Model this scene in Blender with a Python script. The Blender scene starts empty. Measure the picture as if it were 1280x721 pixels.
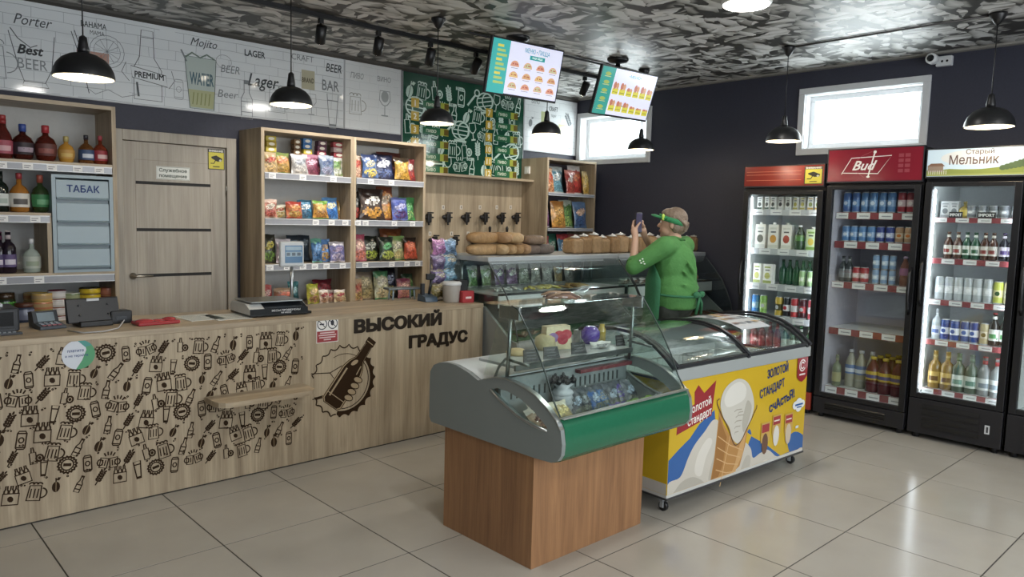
import bpy, bmesh, math, random
import numpy as np
from mathutils import Vector, Matrix
from mathutils.geometry import delaunay_2d_cdt

S = bpy.context.scene
COL = S.collection
R = math.radians
random.seed(7)

# ------------------------------------------------------------------ camera
CF, YAW, PITCH, ROLL = 936.5052, 0.7541041, 0.0941679, 0.0256316
CX, CY, CZ = -0.7149069, -4.4760725, 1.5199967
def _axes():
    cy, sy, cp, sp = math.cos(YAW), math.sin(YAW), math.cos(PITCH), math.sin(PITCH)
    f = Vector((sy*cp, cy*cp, -sp)); r = Vector((cy, -sy, 0)); u = r.cross(f)
    cr, sr = math.cos(ROLL), math.sin(ROLL)
    return cr*r + sr*u, -sr*r + cr*u, f
CR, CU, CFW = _axes()
cam = bpy.data.cameras.new('camera'); camo = bpy.data.objects.new('camera', cam); COL.objects.link(camo)
cam.sensor_width = 36.0; cam.lens = CF/1280*36.0; cam.clip_start = .05
m = Matrix((CR, CU, -CFW)).transposed().to_4x4(); m.translation = (CX, CY, CZ)
camo.matrix_world = m
S.camera = camo

# ------------------------------------------------------------------ world, lights, exposure
W = bpy.data.worlds.new('sky'); S.world = W; W.use_nodes = True
W.node_tree.nodes['Background'].inputs[0].default_value = (.86, .93, 1, 1)
W.node_tree.nodes['Background'].inputs[1].default_value = 3.2
S.view_settings.view_transform = 'Standard'; S.view_settings.look = 'None'
S.view_settings.exposure = 0.0; S.view_settings.gamma = 1; S.view_settings.use_curve_mapping = False
S.cycles.max_bounces = 10; S.cycles.transparent_max_bounces = 24
S.cycles.sample_clamp_indirect = 6
def area(name, loc, rot, sx, sy, power, col=(1, 1, 1)):
    l = bpy.data.lights.new(name, 'AREA'); l.shape = 'RECTANGLE'; l.size = sx; l.size_y = sy; l.energy = power; l.color = col
    o = bpy.data.objects.new(name, l); COL.objects.link(o); o.location = loc; o.rotation_euler = rot
    return o
# daylight entering through the shop windows behind the photographer
area('shop_window_daylight', (2.9, -6.32, 1.65), (R(90), 0, 0), 2.6, 2.0, 48, (.92, .97, 1))
area('shop_door_daylight', (-.4, -6.32, 1.65), (R(90), 0, 0), 2.2, 2.0, 33, (.92, .97, 1))
# daylight through the two high windows
area('high_window_daylight', (5.93, -1.79, 2.42), (0, R(90), 0), .45, .95, 15, (.92, .97, 1))
area('corner_window_daylight', (5.93, .86, 2.42), (0, R(90), 0), .45, .95, 15, (.92, .97, 1))

# ------------------------------------------------------------------ helpers
def lin(c):
    if isinstance(c, str):
        c = c.lstrip('#'); c = tuple(int(c[i:i+2], 16)/255 for i in (0, 2, 4))
    g = .3*c[0]+.59*c[1]+.11*c[2]; c = tuple(x+(g-x)*.12 for x in c)
    return tuple((x/12.92 if x <= .04045 else ((x+.055)/1.055)**2.4) for x in c)
def at(ax, val, px, py):
    d = CFW + (px-640)/CF*CR - (py-360.5)/CF*CU
    k = 'xyz'.index(ax); C = Vector((CX, CY, CZ))
    return C + (val-C[k])/d[k]*d

class MB:
    """collects faces with a flat colour each; build() links them as one mesh object"""
    def __init__(s): s.v = []; s.f = []; s.c = []; s.s = []
    def add(s, vs, fs, col='#808080', smooth=False, cols=None):
        b = len(s.v); s.v += [tuple(v) for v in vs]
        for i, f in enumerate(fs):
            s.f.append(tuple(b+k for k in f)); s.c.append(cols[i] if cols else col); s.s.append(smooth)
        return b
    def box(s, x0, x1, y0, y1, z0, z1, col='#808080', ch=0):
        if ch <= 0:
            vs = [(x, y, z) for z in (z0, z1) for y in (y0, y1) for x in (x0, x1)]
            s.add(vs, [(0, 2, 3, 1), (4, 5, 7, 6), (0, 1, 5, 4), (2, 6, 7, 3), (0, 4, 6, 2), (1, 3, 7, 5)], col); return
        bm = bmesh.new(); bmesh.ops.create_cube(bm, size=1)
        for v in bm.verts: v.co = Vector(((x0+x1)/2+v.co.x*(x1-x0), (y0+y1)/2+v.co.y*(y1-y0), (z0+z1)/2+v.co.z*(z1-z0)))
        bmesh.ops.bevel(bm, geom=bm.edges[:], offset=ch, segments=2, profile=.5, affect='EDGES')
        s.bm(bm, col)
    def bm(s, bm, col, smooth=False, M=None):
        bm.verts.ensure_lookup_table(); bm.verts.index_update()
        s.add([(M @ v.co if M else v.co) for v in bm.verts], [[v.index for v in f.verts] for f in bm.faces], col, smooth); bm.free()
    def lathe(s, prof, col='#808080', n=14, o=(0, 0, 0), ax='z', cols=None, M=None):
        vs, fs, cs = [], [], []
        for (r, z) in prof:
            for k in range(n):
                a = 2*math.pi*k/n; p = (r*math.cos(a), r*math.sin(a), z)
                if ax == 'x': p = (p[2], p[0], p[1])
                elif ax == 'y': p = (p[0], p[2], p[1])
                p = Vector(p)
                if M: p = M @ p
                vs.append((p[0]+o[0], p[1]+o[1], p[2]+o[2]))
        for i in range(len(prof)-1):
            for k in range(n):
                a, b = i*n+k, i*n+(k+1) % n
                fs.append((a, b, b+n, a+n)); cs.append(cols[i] if cols else col)
        if prof[0][0] > 1e-5: fs.append(tuple(range(n-1, -1, -1))); cs.append(cs[0])
        if prof[-1][0] > 1e-5: fs.append(tuple((len(prof)-1)*n+k for k in range(n))); cs.append(cs[-1-(prof[0][0] > 1e-5)])
        s.add(vs, fs, smooth=True, cols=cs)
    def cyl(s, p0, p1, r0, col, r1=None, n=10):
        s.tube([p0, p1], [r0, r0 if r1 is None else r1], col, n)
    def tube(s, pts, r, col, n=8):
        pts = [Vector(p) for p in pts]; vs, fs = [], []
        up = None
        for i, p in enumerate(pts):
            d = (pts[min(i+1, len(pts)-1)]-pts[max(i-1, 0)]).normalized()
            if up is None: up = Vector((0, 0, 1)) if abs(d.z) < .9 else Vector((1, 0, 0))
            a = d.cross(up).normalized(); b = a.cross(d); up = b
            rr = r[i] if isinstance(r, (list, tuple)) else r
            for k in range(n):
                t = 2*math.pi*k/n; vs.append(p+a*rr*math.cos(t)+b*rr*math.sin(t))
        for i in range(len(pts)-1):
            for k in range(n):
                q, w = i*n+k, i*n+(k+1) % n; fs.append((q, q+n, w+n, w))
        fs.append(tuple(range(n))); fs.append(tuple(len(pts)*n-1-k for k in range(n)))
        s.add(vs, fs, col, True)
    def prism(s, poly, lo, hi, ax='x', col='#808080', smooth=False):
        n = len(poly)
        def P(a, b, c): return {'x': (c, a, b), 'y': (a, c, b), 'z': (a, b, c)}[ax]
        vs = [P(a, b, lo) for a, b in poly]+[P(a, b, hi) for a, b in poly]
        s.add(vs, [(i, (i+1) % n, n+(i+1) % n, n+i) for i in range(n)], col, smooth)
        s.add(vs, [tuple(range(n-1, -1, -1)), tuple(range(n, 2*n))], col)
    def sheet(s, prof, lo, hi, th, ax='x', col='#808080'):
        """a bent sheet of thickness th following a 2d profile, extruded along ax"""
        q = []
        for i, p in enumerate(prof):
            a = Vector(prof[max(i-1, 0)]); b = Vector(prof[min(i+1, len(prof)-1)]); d = (b-a).normalized()
            q.append((p[0]-d.y*th, p[1]+d.x*th))
        s.prism(list(prof)+q[::-1], lo, hi, ax, col, True)
    def ball(s, c, r, col, u=10, v=7, M=None):
        rx, ry, rz = r if isinstance(r, (tuple, list)) else (r, r, r)
        vs, fs = [], []
        for i in range(v+1):
            t = math.pi*i/v
            for k in range(u):
                a = 2*math.pi*k/u
                p = Vector((rx*max(math.sin(t), .02)*math.cos(a), ry*max(math.sin(t), .02)*math.sin(a), -rz*math.cos(t)))
                if M: p = M @ p
                vs.append((c[0]+p[0], c[1]+p[1], c[2]+p[2]))
        for i in range(v):
            for k in range(u): fs.append((i*u+k, i*u+(k+1) % u, (i+1)*u+(k+1) % u, (i+1)*u+k))
        fs.append(tuple(range(u-1, -1, -1))); fs.append(tuple(v*u+k for k in range(u)))
        s.add(vs, fs, col, True)
    def move(s, M, since=0):
        s.v[since:] = [tuple(M @ Vector(p)) for p in s.v[since:]]
    def mesh(s, name):
        me = bpy.data.meshes.new(name); me.from_pydata(s.v, [], s.f)
        ca = me.color_attributes.new('Col', 'FLOAT_COLOR', 'CORNER')
        buf = []
        memo = {}
        for f, c in zip(s.f, s.c):
            if c not in memo: memo[c] = (*lin(c), 1.0)
            buf += list(memo[c])*len(f)
        ca.data.foreach_set('color', buf)
        me.polygons.foreach_set('use_smooth', s.s)
        me.update(); return me
    def build(s, name, mat, parent=None, base=True):
        """coordinates are world coordinates: a child is shifted into its parent's frame, a top-level mesh gets its origin at its base"""
        if parent is not None:
            L = wloc(parent)
        elif base:
            a = np.array(s.v); L = Vector(((a[:, 0].min()+a[:, 0].max())/2, (a[:, 1].min()+a[:, 1].max())/2, a[:, 2].min()))
        else: L = Vector((0, 0, 0))
        s.v = [(p[0]-L.x, p[1]-L.y, p[2]-L.z) for p in s.v]
        o = bpy.data.objects.new(name, s.mesh(name)); COL.objects.link(o)
        o.data.materials.append(mat)
        if parent is not None: o.parent = parent
        else: o.location = L
        return o
    def local(s, name, mat, parent=None):
        """coordinates are already local to the parent"""
        o = bpy.data.objects.new(name, s.mesh(name)); COL.objects.link(o); o.data.materials.append(mat)
        if parent is not None: o.parent = parent
        return o
def wloc(o):
    L = Vector(o.location)
    while o.parent is not None: o = o.parent; L = L+Vector(o.location)
    return L
def tag(o, label, cat, group=None, kind=None):
    if label: o['label'] = label
    if cat: o['category'] = cat
    if group: o['group'] = group
    if kind: o['kind'] = kind
    return o
def thing(name, label, cat, loc, rz=0, group=None):
    o = bpy.data.objects.new(name, None); COL.objects.link(o); o.empty_display_size = .1
    o.location = loc; o.rotation_euler = (0, 0, rz)
    return tag(o, label, cat, group)
def copy_tree(o, parent=None):
    c = o.copy(); COL.objects.link(c)
    if parent is not None: c.parent = parent
    for ch in list(o.children): copy_tree(ch, c)
    return c
def struct(name, mb, mat, parent=None):
    o = mb.build(name, mat, parent)
    if parent is None: o['kind'] = 'structure'
    return o
def soften(o, w=.002, seg=2):
    b = o.modifiers.new('bevel', 'BEVEL'); b.width = w; b.segments = seg; b.limit_method = 'ANGLE'; b.angle_limit = R(40)
    return o
ORD = ['first', 'second', 'third', 'fourth', 'fifth', 'sixth', 'seventh', 'eighth', 'ninth', 'tenth', 'eleventh', 'twelfth', 'thirteenth', 'fourteenth']

# flat print on a plane: O + x*u + y*v, each layer slightly proud of the last
class Pr(MB):
    def __init__(s, O, u, v, n, gap=.0006, step=.00025):
        super().__init__(); s.O = Vector(O); s.u = Vector(u); s.vv = Vector(v); s.n = Vector(n); s.g = gap; s.st = step
        s.T = (0, 0, 1, 1, 0); s.k = 0
    def p(s, x, y, e=None):
        tx, ty, sx, sy, a = s.T; ca, sa = math.cos(a), math.sin(a)
        x, y = x*sx, y*sy; x, y = tx+x*ca-y*sa, ty+x*sa+y*ca
        return s.O+s.u*x+s.vv*y+s.n*(s.g+(s.k % 12 if e is None else e)*.00002)
    def up(s): s.g += s.st
    def fill(s, pts, col):
        s.k += 1; s.add([s.p(*q) for q in pts], [tuple(range(len(pts)))], col)
    def rect(s, x0, x1, y0, y1, col): s.fill([(x0, y0), (x1, y0), (x1, y1), (x0, y1)], col)
    def ell(s, x, y, rx, ry, col, n=18, a=0):
        ca, sa = math.cos(a), math.sin(a)
        s.fill([(x+rx*math.cos(t)*ca-ry*math.sin(t)*sa, y+rx*math.cos(t)*sa+ry*math.sin(t)*ca) for t in [2*math.pi*k/n for k in range(n)]], col)
    def line(s, pts, w, col, closed=False):
        s.k += 1; n = len(pts); P = [Vector(q) for q in pts]; L, Rr = [], []
        for i in range(n):
            a = P[i-1] if (i or closed) else P[i]; b = P[(i+1) % n] if (i < n-1 or closed) else P[i]
            d = b-a
            d = d.normalized() if d.length > 1e-9 else Vector((1, 0))
            nn = Vector((-d.y, d.x))*w/2
            L.append(P[i]+nn); Rr.append(P[i]-nn)
        vs = [s.p(*q) for q in L]+[s.p(*q) for q in Rr]
        k = n if closed else n-1
        s.add(vs, [(i, n+i, n+(i+1) % n, (i+1) % n) for i in range(k)], col)
    def ring(s, x, y, rx, ry, w, col, n=18, a0=0, a1=360):
        full = (a1-a0) >= 360
        s.line([(x+rx*math.cos(R(a0+(a1-a0)*k/n)), y+ry*math.sin(R(a0+(a1-a0)*k/n))) for k in range(n if full else n+1)], w, col, full)
    def text(s, body, x, y, h, col, bold=.0, align='c', shear=0, width=None, res=2):
        a, fs, n0 = text_mesh(body, bold, shear, res)
        if len(a) == 0: return
        x0, x1 = a[:, 0].min(), a[:, 0].max(); k = h/.72; kx = k if width is None else width/(x1-x0)
        ox = {'c': -(x0+x1)/2, 'l': -x0, 'r': -x1}[align]
        s.add([s.p(x+(q[0]+ox)*kx, y+q[1]*k, 11.5 if i < n0 else ((i-n0)//4) % 11) for i, q in enumerate(a)], fs, col)
_tm = {}
def text_mesh(body, bold=0, shear=0, res=2):
    """letter outlines as flat 2d faces; bold adds a ribbon along every outline"""
    k = (body, bold, shear, res)
    if k in _tm: return _tm[k]
    c = bpy.data.curves.new('lettering', 'FONT'); c.body = body; c.size = 1; c.shear = shear; c.resolution_u = res; c.fill_mode = 'NONE'
    o = bpy.data.objects.new('lettering', c); COL.objects.link(o)
    dg = bpy.context.evaluated_depsgraph_get()
    me = bpy.data.meshes.new_from_object(o.evaluated_get(dg))
    bpy.data.objects.remove(o); bpy.data.curves.remove(c)
    # outlines -> directed loops -> triangles inside by winding number (some letters have overlapping outlines)
    pv = [Vector((v.co.x, v.co.y)) for v in me.vertices]; adj = {}
    for e in me.edges:
        a, b = e.vertices; adj.setdefault(a, []).append(b); adj.setdefault(b, []).append(a)
    bpy.data.meshes.remove(me)
    seen_, segs = set(), []
    for st in sorted(adj):
        if st in seen_: continue
        prev, cur = None, st
        while True:
            seen_.add(cur); nx_ = [q for q in sorted(adj[cur], key=lambda q: (q != cur+1, q)) if q != prev and (q not in seen_ or q == st)]
            if not nx_: break
            segs.append((cur, nx_[0])); prev, cur = cur, nx_[0]
            if cur == st: break
    vv, _e, ff = delaunay_2d_cdt(pv, segs, [], 0, 1e-6)[:3]
    A = np.array([pv[a] for a, b in segs]); Bq = np.array([pv[b] for a, b in segs])
    vs = [(v.x, v.y) for v in vv]; fs = []
    for f in ff:
        x = sum(vs[q][0] for q in f)/len(f); y = sum(vs[q][1] for q in f)/len(f)+1e-7
        up_ = (A[:, 1] <= y) & (Bq[:, 1] > y); dn_ = (A[:, 1] > y) & (Bq[:, 1] <= y)
        m_ = up_ | dn_
        xi = A[m_, 0]+(y-A[m_, 1])*(Bq[m_, 0]-A[m_, 0])/(Bq[m_, 1]-A[m_, 1])
        w_ = int(np.sum(np.where(up_[m_], 1, -1)*(xi > x)))
        if w_ != 0: fs.append(tuple(f))
    n0 = len(vs)
    if bold:
        cnt = {}
        for f in fs:
            for a, b in zip(f, f[1:]+f[:1]): e = (min(a, b), max(a, b)); cnt[e] = cnt.get(e, 0)+1
        for (a, b), n in cnt.items():
            if n != 1: continue
            p, q = Vector(vs[a]), Vector(vs[b]); d = (q-p)
            if d.length < 1e-6: continue
            d = d.normalized()*bold; n_ = Vector((-d.y, d.x)); b0 = len(vs)
            vs += [tuple(p-d*.5+n_), tuple(q+d*.5+n_), tuple(q+d*.5-n_), tuple(p-d*.5-n_)]; fs.append((b0, b0+3, b0+2, b0+1))
    _tm[k] = (np.array(vs), fs, n0)
    return _tm[k]

# ------------------------------------------------------------------ materials
def nt(name):
    m = bpy.data.materials.new(name); m.use_nodes = True
    t = m.node_tree; b = t.nodes['Principled BSDF']
    return m, t, b
def nd(t, typ, **kw):
    n = t.nodes.new(typ)
    for k, v in kw.items():
        if k[0] == '_': n.inputs[int(k[1:])].default_value = v
        else: setattr(n, k, v)
    return n
def col_mat(name, rough=.5, metal=0, coat=0, spec=.5, vary=.06, scale=40, bump=0, emit=0, trans=0):
    """colour from the mesh's own face colours, with a light mottling and relief"""
    m, t, b = nt(name)
    a = nd(t, 'ShaderNodeAttribute', attribute_name='Col')
    tc = nd(t, 'ShaderNodeTexCoord'); no = nd(t, 'ShaderNodeTexNoise'); no.inputs['Scale'].default_value = scale
    t.links.new(tc.outputs['Object'], no.inputs['Vector'])
    mr = nd(t, 'ShaderNodeMapRange', _3=1-vary, _4=1+vary); t.links.new(no.outputs[0], mr.inputs[0])
    mx = nd(t, 'ShaderNodeVectorMath', operation='SCALE'); t.links.new(a.outputs['Color'], mx.inputs[0]); t.links.new(mr.outputs[0], mx.inputs['Scale'])
    t.links.new(mx.outputs[0], b.inputs['Base Color'])
    b.inputs['Roughness'].default_value = rough; b.inputs['Metallic'].default_value = metal
    b.inputs['Coat Weight'].default_value = coat; b.inputs['Coat Roughness'].default_value = .08
    b.inputs['Specular IOR Level'].default_value = spec
    if trans: b.inputs['Transmission Weight'].default_value = trans
    if emit:
        t.links.new(a.outputs['Color'], b.inputs['Emission Color']); b.inputs['Emission Strength'].default_value = emit
    if bump:
        bp = nd(t, 'ShaderNodeBump', _0=bump); bp.inputs['Distance'].default_value = .01
        t.links.new(no.outputs[0], bp.inputs['Height']); t.links.new(bp.outputs[0], b.inputs['Normal'])
    return m
def wood_mat(name, c0, c1, rough=.5, sc=(14, 14, 1.1), rings=.5):
    m, t, b = nt(name)
    tc = nd(t, 'ShaderNodeTexCoord'); mp = nd(t, 'ShaderNodeMapping'); mp.inputs['Scale'].default_value = sc
    t.links.new(tc.outputs['Object'], mp.inputs[0])
    n1 = nd(t, 'ShaderNodeTexNoise'); n1.inputs['Scale'].default_value = 1.0; n1.inputs['Detail'].default_value = 8; n1.inputs['Roughness'].default_value = .62; n1.inputs['Distortion'].default_value = .5
    t.links.new(mp.outputs[0], n1.inputs['Vector'])
    mp2 = nd(t, 'ShaderNodeMapping'); mp2.inputs['Scale'].default_value = (sc[0]*7, sc[1]*7, sc[2]*2)
    t.links.new(tc.outputs['Object'], mp2.inputs[0])
    n2 = nd(t, 'ShaderNodeTexNoise'); n2.inputs['Detail'].default_value = 3; n2.inputs['Scale'].default_value = 1; t.links.new(mp2.outputs[0], n2.inputs['Vector'])
    mx = nd(t, 'ShaderNodeMath', operation='MULTIPLY_ADD', _1=.35); t.links.new(n2.outputs[0], mx.inputs[0]); t.links.new(n1.outputs[0], mx.inputs[2])
    cr = nd(t, 'ShaderNodeValToRGB'); e = cr.color_ramp.elements
    e[0].position = .42; e[0].color = (*lin(c1), 1); e[1].position = .92; e[1].color = (*lin(c0), 1)
    t.links.new(mx.outputs[0], cr.inputs[0]); t.links.new(cr.outputs[0], b.inputs['Base Color'])
    b.inputs['Roughness'].default_value = rough
    bp = nd(t, 'ShaderNodeBump', _0=.12); bp.inputs['Distance'].default_value = .004; t.links.new(mx.outputs[0], bp.inputs['Height']); t.links.new(bp.outputs[0], b.inputs['Normal'])
    return m
def glass_mat(name, tint=(.96, .985, .975), refl=.06, rough=.02):
    """thin pane: see-through with a Fresnel reflection"""
    m, t, b = nt(name); t.nodes.remove(b)
    out = t.nodes['Material Output']
    tr = nd(t, 'ShaderNodeBsdfTransparent'); tr.inputs[0].default_value = (*tint, 1)
    gl = nd(t, 'ShaderNodeBsdfGlossy'); gl.inputs['Roughness'].default_value = rough; gl.inputs[0].default_value = (1, 1, 1, 1)
    fr = nd(t, 'ShaderNodeLayerWeight'); fr.inputs[0].default_value = .5
    pw = nd(t, 'ShaderNodeMath', operation='POWER', _1=4.0); t.links.new(fr.outputs['Facing'], pw.inputs[0])
    mr = nd(t, 'ShaderNodeMapRange', _3=refl, _4=.8); t.links.new(pw.outputs[0], mr.inputs[0])
    mx = nd(t, 'ShaderNodeMixShader'); t.links.new(mr.outputs[0], mx.inputs[0]); t.links.new(tr.outputs[0], mx.inputs[1]); t.links.new(gl.outputs[0], mx.inputs[2])
    t.links.new(mx.outputs[0], out.inputs[0])
    return m
MATTE = col_mat('matte_paint', .65)
SATIN = col_mat('satin_plastic', .38)
GLOSS = col_mat('gloss_plastic', .18)
FOIL = col_mat('printed_foil', .28, coat=.4, vary=.1, scale=25, bump=.5)
BOTTLE = col_mat('bottle_glass', .06, coat=.3, vary=.15, scale=14)
METAL = col_mat('brushed_metal', .32, metal=1, vary=.08, scale=60)
PAINTM = col_mat('painted_metal', .35, vary=.03, scale=12)
PAPER = col_mat('printed_paper', .55, vary=.03)
PRINT = col_mat('print_ink', .6, vary=.03, spec=.15)
GPRINT = col_mat('gloss_print', .14, vary=.03, scale=8)
FOOD = col_mat('food', .6, vary=.3, scale=35, bump=.6)
CLOTH = col_mat('cloth', .8, vary=.1, scale=60, bump=.3)
SKIN = col_mat('skin', .5, vary=.05)
HAIR = col_mat('hair', .5, vary=.35, scale=70, bump=.6)
LIQUOR = col_mat('liquor_bottle', .05, vary=.2, scale=14, trans=.55)
PANELG = col_mat('laminated_panel', .07, vary=.02, scale=6)
GLOW = col_mat('lamp_glow', .4, emit=14)
LEDG = col_mat('led_strip', .4, emit=15)
SIGNG = col_mat('backlit_sign', .25, emit=.35, vary=.02)
SCREEN = col_mat('screen', .2, emit=.62, vary=.01)
PANE = glass_mat('clear_pane')
CASE = glass_mat('case_glass', (.94, .98, .962), .045)
OAK = wood_mat('sonoma_oak', '#c8b596', '#8a775e', .48)
OAKH = wood_mat('sonoma_oak_flat', '#c8b596', '#8f7c64', .42, sc=(1.1, 14, 14))
BEECH = wood_mat('beech_laminate', '#ab7a4e', '#805636', .42, sc=(22, 22, 1.6))
DOORW = wood_mat('door_laminate', '#b5ad9f', '#948b7d', .5, sc=(20, 20, 1.2))

def ceiling_mat():
    m, t, b = nt('shard_ceiling')
    tc = nd(t, 'ShaderNodeTexCoord')
    no = nd(t, 'ShaderNodeTexNoise'); no.inputs['Scale'].default_value = 3; no.inputs['Detail'].default_value = 3; t.links.new(tc.outputs['Object'], no.inputs['Vector'])
    ad = nd(t, 'ShaderNodeVectorMath', operation='MULTIPLY_ADD'); ad.inputs[1].default_value = (.16, .16, .16)
    t.links.new(no.outputs['Color'], ad.inputs[0]); t.links.new(tc.outputs['Object'], ad.inputs[2])
    outs = []
    for (ang, sc) in ((35, (5.2, 12, 1)), (-40, (12.5, 4.6, 1))):
        mp = nd(t, 'ShaderNodeMapping'); mp.inputs['Scale'].default_value = sc; mp.inputs['Rotation'].default_value = (0, 0, R(ang)); t.links.new(ad.outputs[0], mp.inputs[0])
        v = nd(t, 'ShaderNodeTexVoronoi', distance='CHEBYCHEV'); v.inputs['Scale'].default_value = 1; t.links.new(mp.outputs[0], v.inputs['Vector'])
        sub = nd(t, 'ShaderNodeVectorMath', operation='SUBTRACT'); t.links.new(mp.outputs[0], sub.inputs[0]); t.links.new(v.outputs['Position'], sub.inputs[1])
        rc = nd(t, 'ShaderNodeVectorMath', operation='SUBTRACT'); rc.inputs[1].default_value = (.5, .5, .5); t.links.new(v.outputs['Color'], rc.inputs[0])
        dt = nd(t, 'ShaderNodeVectorMath', operation='DOT_PRODUCT'); t.links.new(sub.outputs[0], dt.inputs[0]); t.links.new(rc.outputs[0], dt.inputs[1])
        sep = nd(t, 'ShaderNodeSeparateColor'); t.links.new(v.outputs['Color'], sep.inputs[0])
        m1 = nd(t, 'ShaderNodeMath', operation='MULTIPLY_ADD', _1=1.5); t.links.new(dt.outputs['Value'], m1.inputs[0]); t.links.new(sep.outputs[0], m1.inputs[2])
        m2 = nd(t, 'ShaderNodeMath', operation='MULTIPLY_ADD', _1=-.75); t.links.new(v.outputs['Distance'], m2.inputs[0]); t.links.new(m1.outputs[0], m2.inputs[2])
        outs.append((m2, sep))
    gt = nd(t, 'ShaderNodeMath', operation='GREATER_THAN', _1=.5); t.links.new(outs[0][1].outputs[1], gt.inputs[0])
    mix = nd(t, 'ShaderNodeMix'); t.links.new(gt.outputs[0], mix.inputs[0]); t.links.new(outs[0][0].outputs[0], mix.inputs[2]); t.links.new(outs[1][0].outputs[0], mix.inputs[3])
    cr = nd(t, 'ShaderNodeValToRGB'); e = cr.color_ramp.elements
    e[0].position = -.0; e[0].color = (*lin('#43423f'), 1); e[1].position = .62; e[1].color = (*lin('#dcdbd9'), 1)
    q = e.new(.13); q.color = (*lin('#96958f'), 1); q = e.new(.34); q.color = (*lin('#bbbab7'), 1)
    t.links.new(mix.outputs[0], cr.inputs[0]); t.links.new(cr.outputs[0], b.inputs['Base Color'])
    b.inputs['Roughness'].default_value = .42; b.inputs['Specular IOR Level'].default_value = .3
    return m
def tile_mat():
    m, t, b = nt('floor_tile')
    tc = nd(t, 'ShaderNodeTexCoord'); oi = nd(t, 'ShaderNodeObjectInfo')
    no = nd(t, 'ShaderNodeTexNoise'); no.inputs['Scale'].default_value = 3.2; no.inputs['Detail'].default_value = 5
    ad = nd(t, 'ShaderNodeVectorMath', operation='ADD'); t.links.new(tc.outputs['Object'], ad.inputs[0]); t.links.new(oi.outputs['Location'], ad.inputs[1]); t.links.new(ad.outputs[0], no.inputs['Vector'])
    cr = nd(t, 'ShaderNodeValToRGB'); e = cr.color_ramp.elements
    e[0].position = .3; e[0].color = (*lin('#aaa498'), 1); e[1].position = .75; e[1].color = (*lin('#b2aca0'), 1)
    t.links.new(no.outputs[0], cr.inputs[0])
    mr = nd(t, 'ShaderNodeMapRange', _3=.98, _4=1.02); t.links.new(oi.outputs['Random'], mr.inputs[0])
    sc = nd(t, 'ShaderNodeVectorMath', operation='SCALE'); t.links.new(cr.outputs[0], sc.inputs[0]); t.links.new(mr.outputs[0], sc.inputs['Scale'])
    t.links.new(sc.outputs[0], b.inputs['Base Color']); 
    r2 = nd(t, 'ShaderNodeMapRange', _3=.1, _4=.26); t.links.new(no.outputs[0], r2.inputs[0]); t.links.new(r2.outputs[0], b.inputs['Roughness'])
    return m
def wall_mat():
    m, t, b = nt('charcoal_wall')
    tc = nd(t, 'ShaderNodeTexCoord'); no = nd(t, 'ShaderNodeTexNoise'); no.inputs['Scale'].default_value = 60; no.inputs['Detail'].default_value = 4
    t.links.new(tc.outputs['Object'], no.inputs['Vector'])
    cr = nd(t, 'ShaderNodeValToRGB'); e = cr.color_ramp.elements
    e[0].color = (*lin('#2f3140'), 1); e[1].color = (*lin('#3a3c4d'), 1); t.links.new(no.outputs[0], cr.inputs[0]); t.links.new(cr.outputs[0], b.inputs['Base Color'])
    bp = nd(t, 'ShaderNodeBump', _0=.25); bp.inputs['Distance'].default_value = .003; t.links.new(no.outputs[0], bp.inputs['Height']); t.links.new(bp.outputs[0], b.inputs['Normal'])
    b.inputs['Roughness'].default_value = .6
    return m
CEIL, TILE, WALL = ceiling_mat(), tile_mat(), wall_mat()

# ------------------------------------------------------------------ room shell
XL, XR, YF, YB, ZC = -2.4, 5.75, -6.3, 1.4, 2.88
mb = MB(); mb.box(XL, XR, YF, YB, -.06, -.0012, '#37322a'); floor = struct('floor', mb, MATTE)
G = .0030
full = None
for i in range(-4, 10):
    for j in range(-2, 11):
        x0, x1 = max(i*.6, XL), min(i*.6+.6, XR); y1, y0 = min(-j*.6+.6, YB), max(-j*.6, YF)
        if x1-x0 < .02 or y1-y0 < .02: continue
        mb = MB(); w, h = (x1-x0)/2-G, (y1-y0)/2-G
        isfull = abs(x1-x0-.6) < 1e-6 and abs(y1-y0-.6) < 1e-6
        if isfull and full is not None: o = bpy.data.objects.new('tile', full); COL.objects.link(o)
        else:
            e = .0004
            mb.add([(-w, -h, -.004), (w, -h, -.004), (w, h, -.004), (-w, h, -.004), (-w, -h, -e), (w, -h, -e), (w, h, -e), (-w, h, -e), (-w+e, -h+e, 0), (w-e, -h+e, 0), (w-e, h-e, 0), (-w+e, h-e, 0)],
                   [(0, 1, 5, 4), (1, 2, 6, 5), (2, 3, 7, 6), (3, 0, 4, 7), (4, 5, 9, 8), (5, 6, 10, 9), (6, 7, 11, 10), (7, 4, 8, 11), (8, 9, 10, 11)])
            o = mb.local('tile', TILE)
            if isfull: full = o.data
        o.parent = floor; L = wloc(floor); o.location = ((x0+x1)/2-L.x, (y0+y1)/2-L.y, -L.z)
mb = MB(); mb.box(XL, XR, YF, YB, ZC, ZC+.08); struct('ceiling', mb, CEIL)
mb = MB(); mb.box(XL-.1, XR+.2, YB, YB+.12, -.06, ZC+.08); struct('wall_back', mb, WALL)
mb = MB(); mb.box(XL-.12, XL, YF, YB, -.06, ZC+.08, '#55545c'); struct('wall_left', mb, MATTE)
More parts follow.
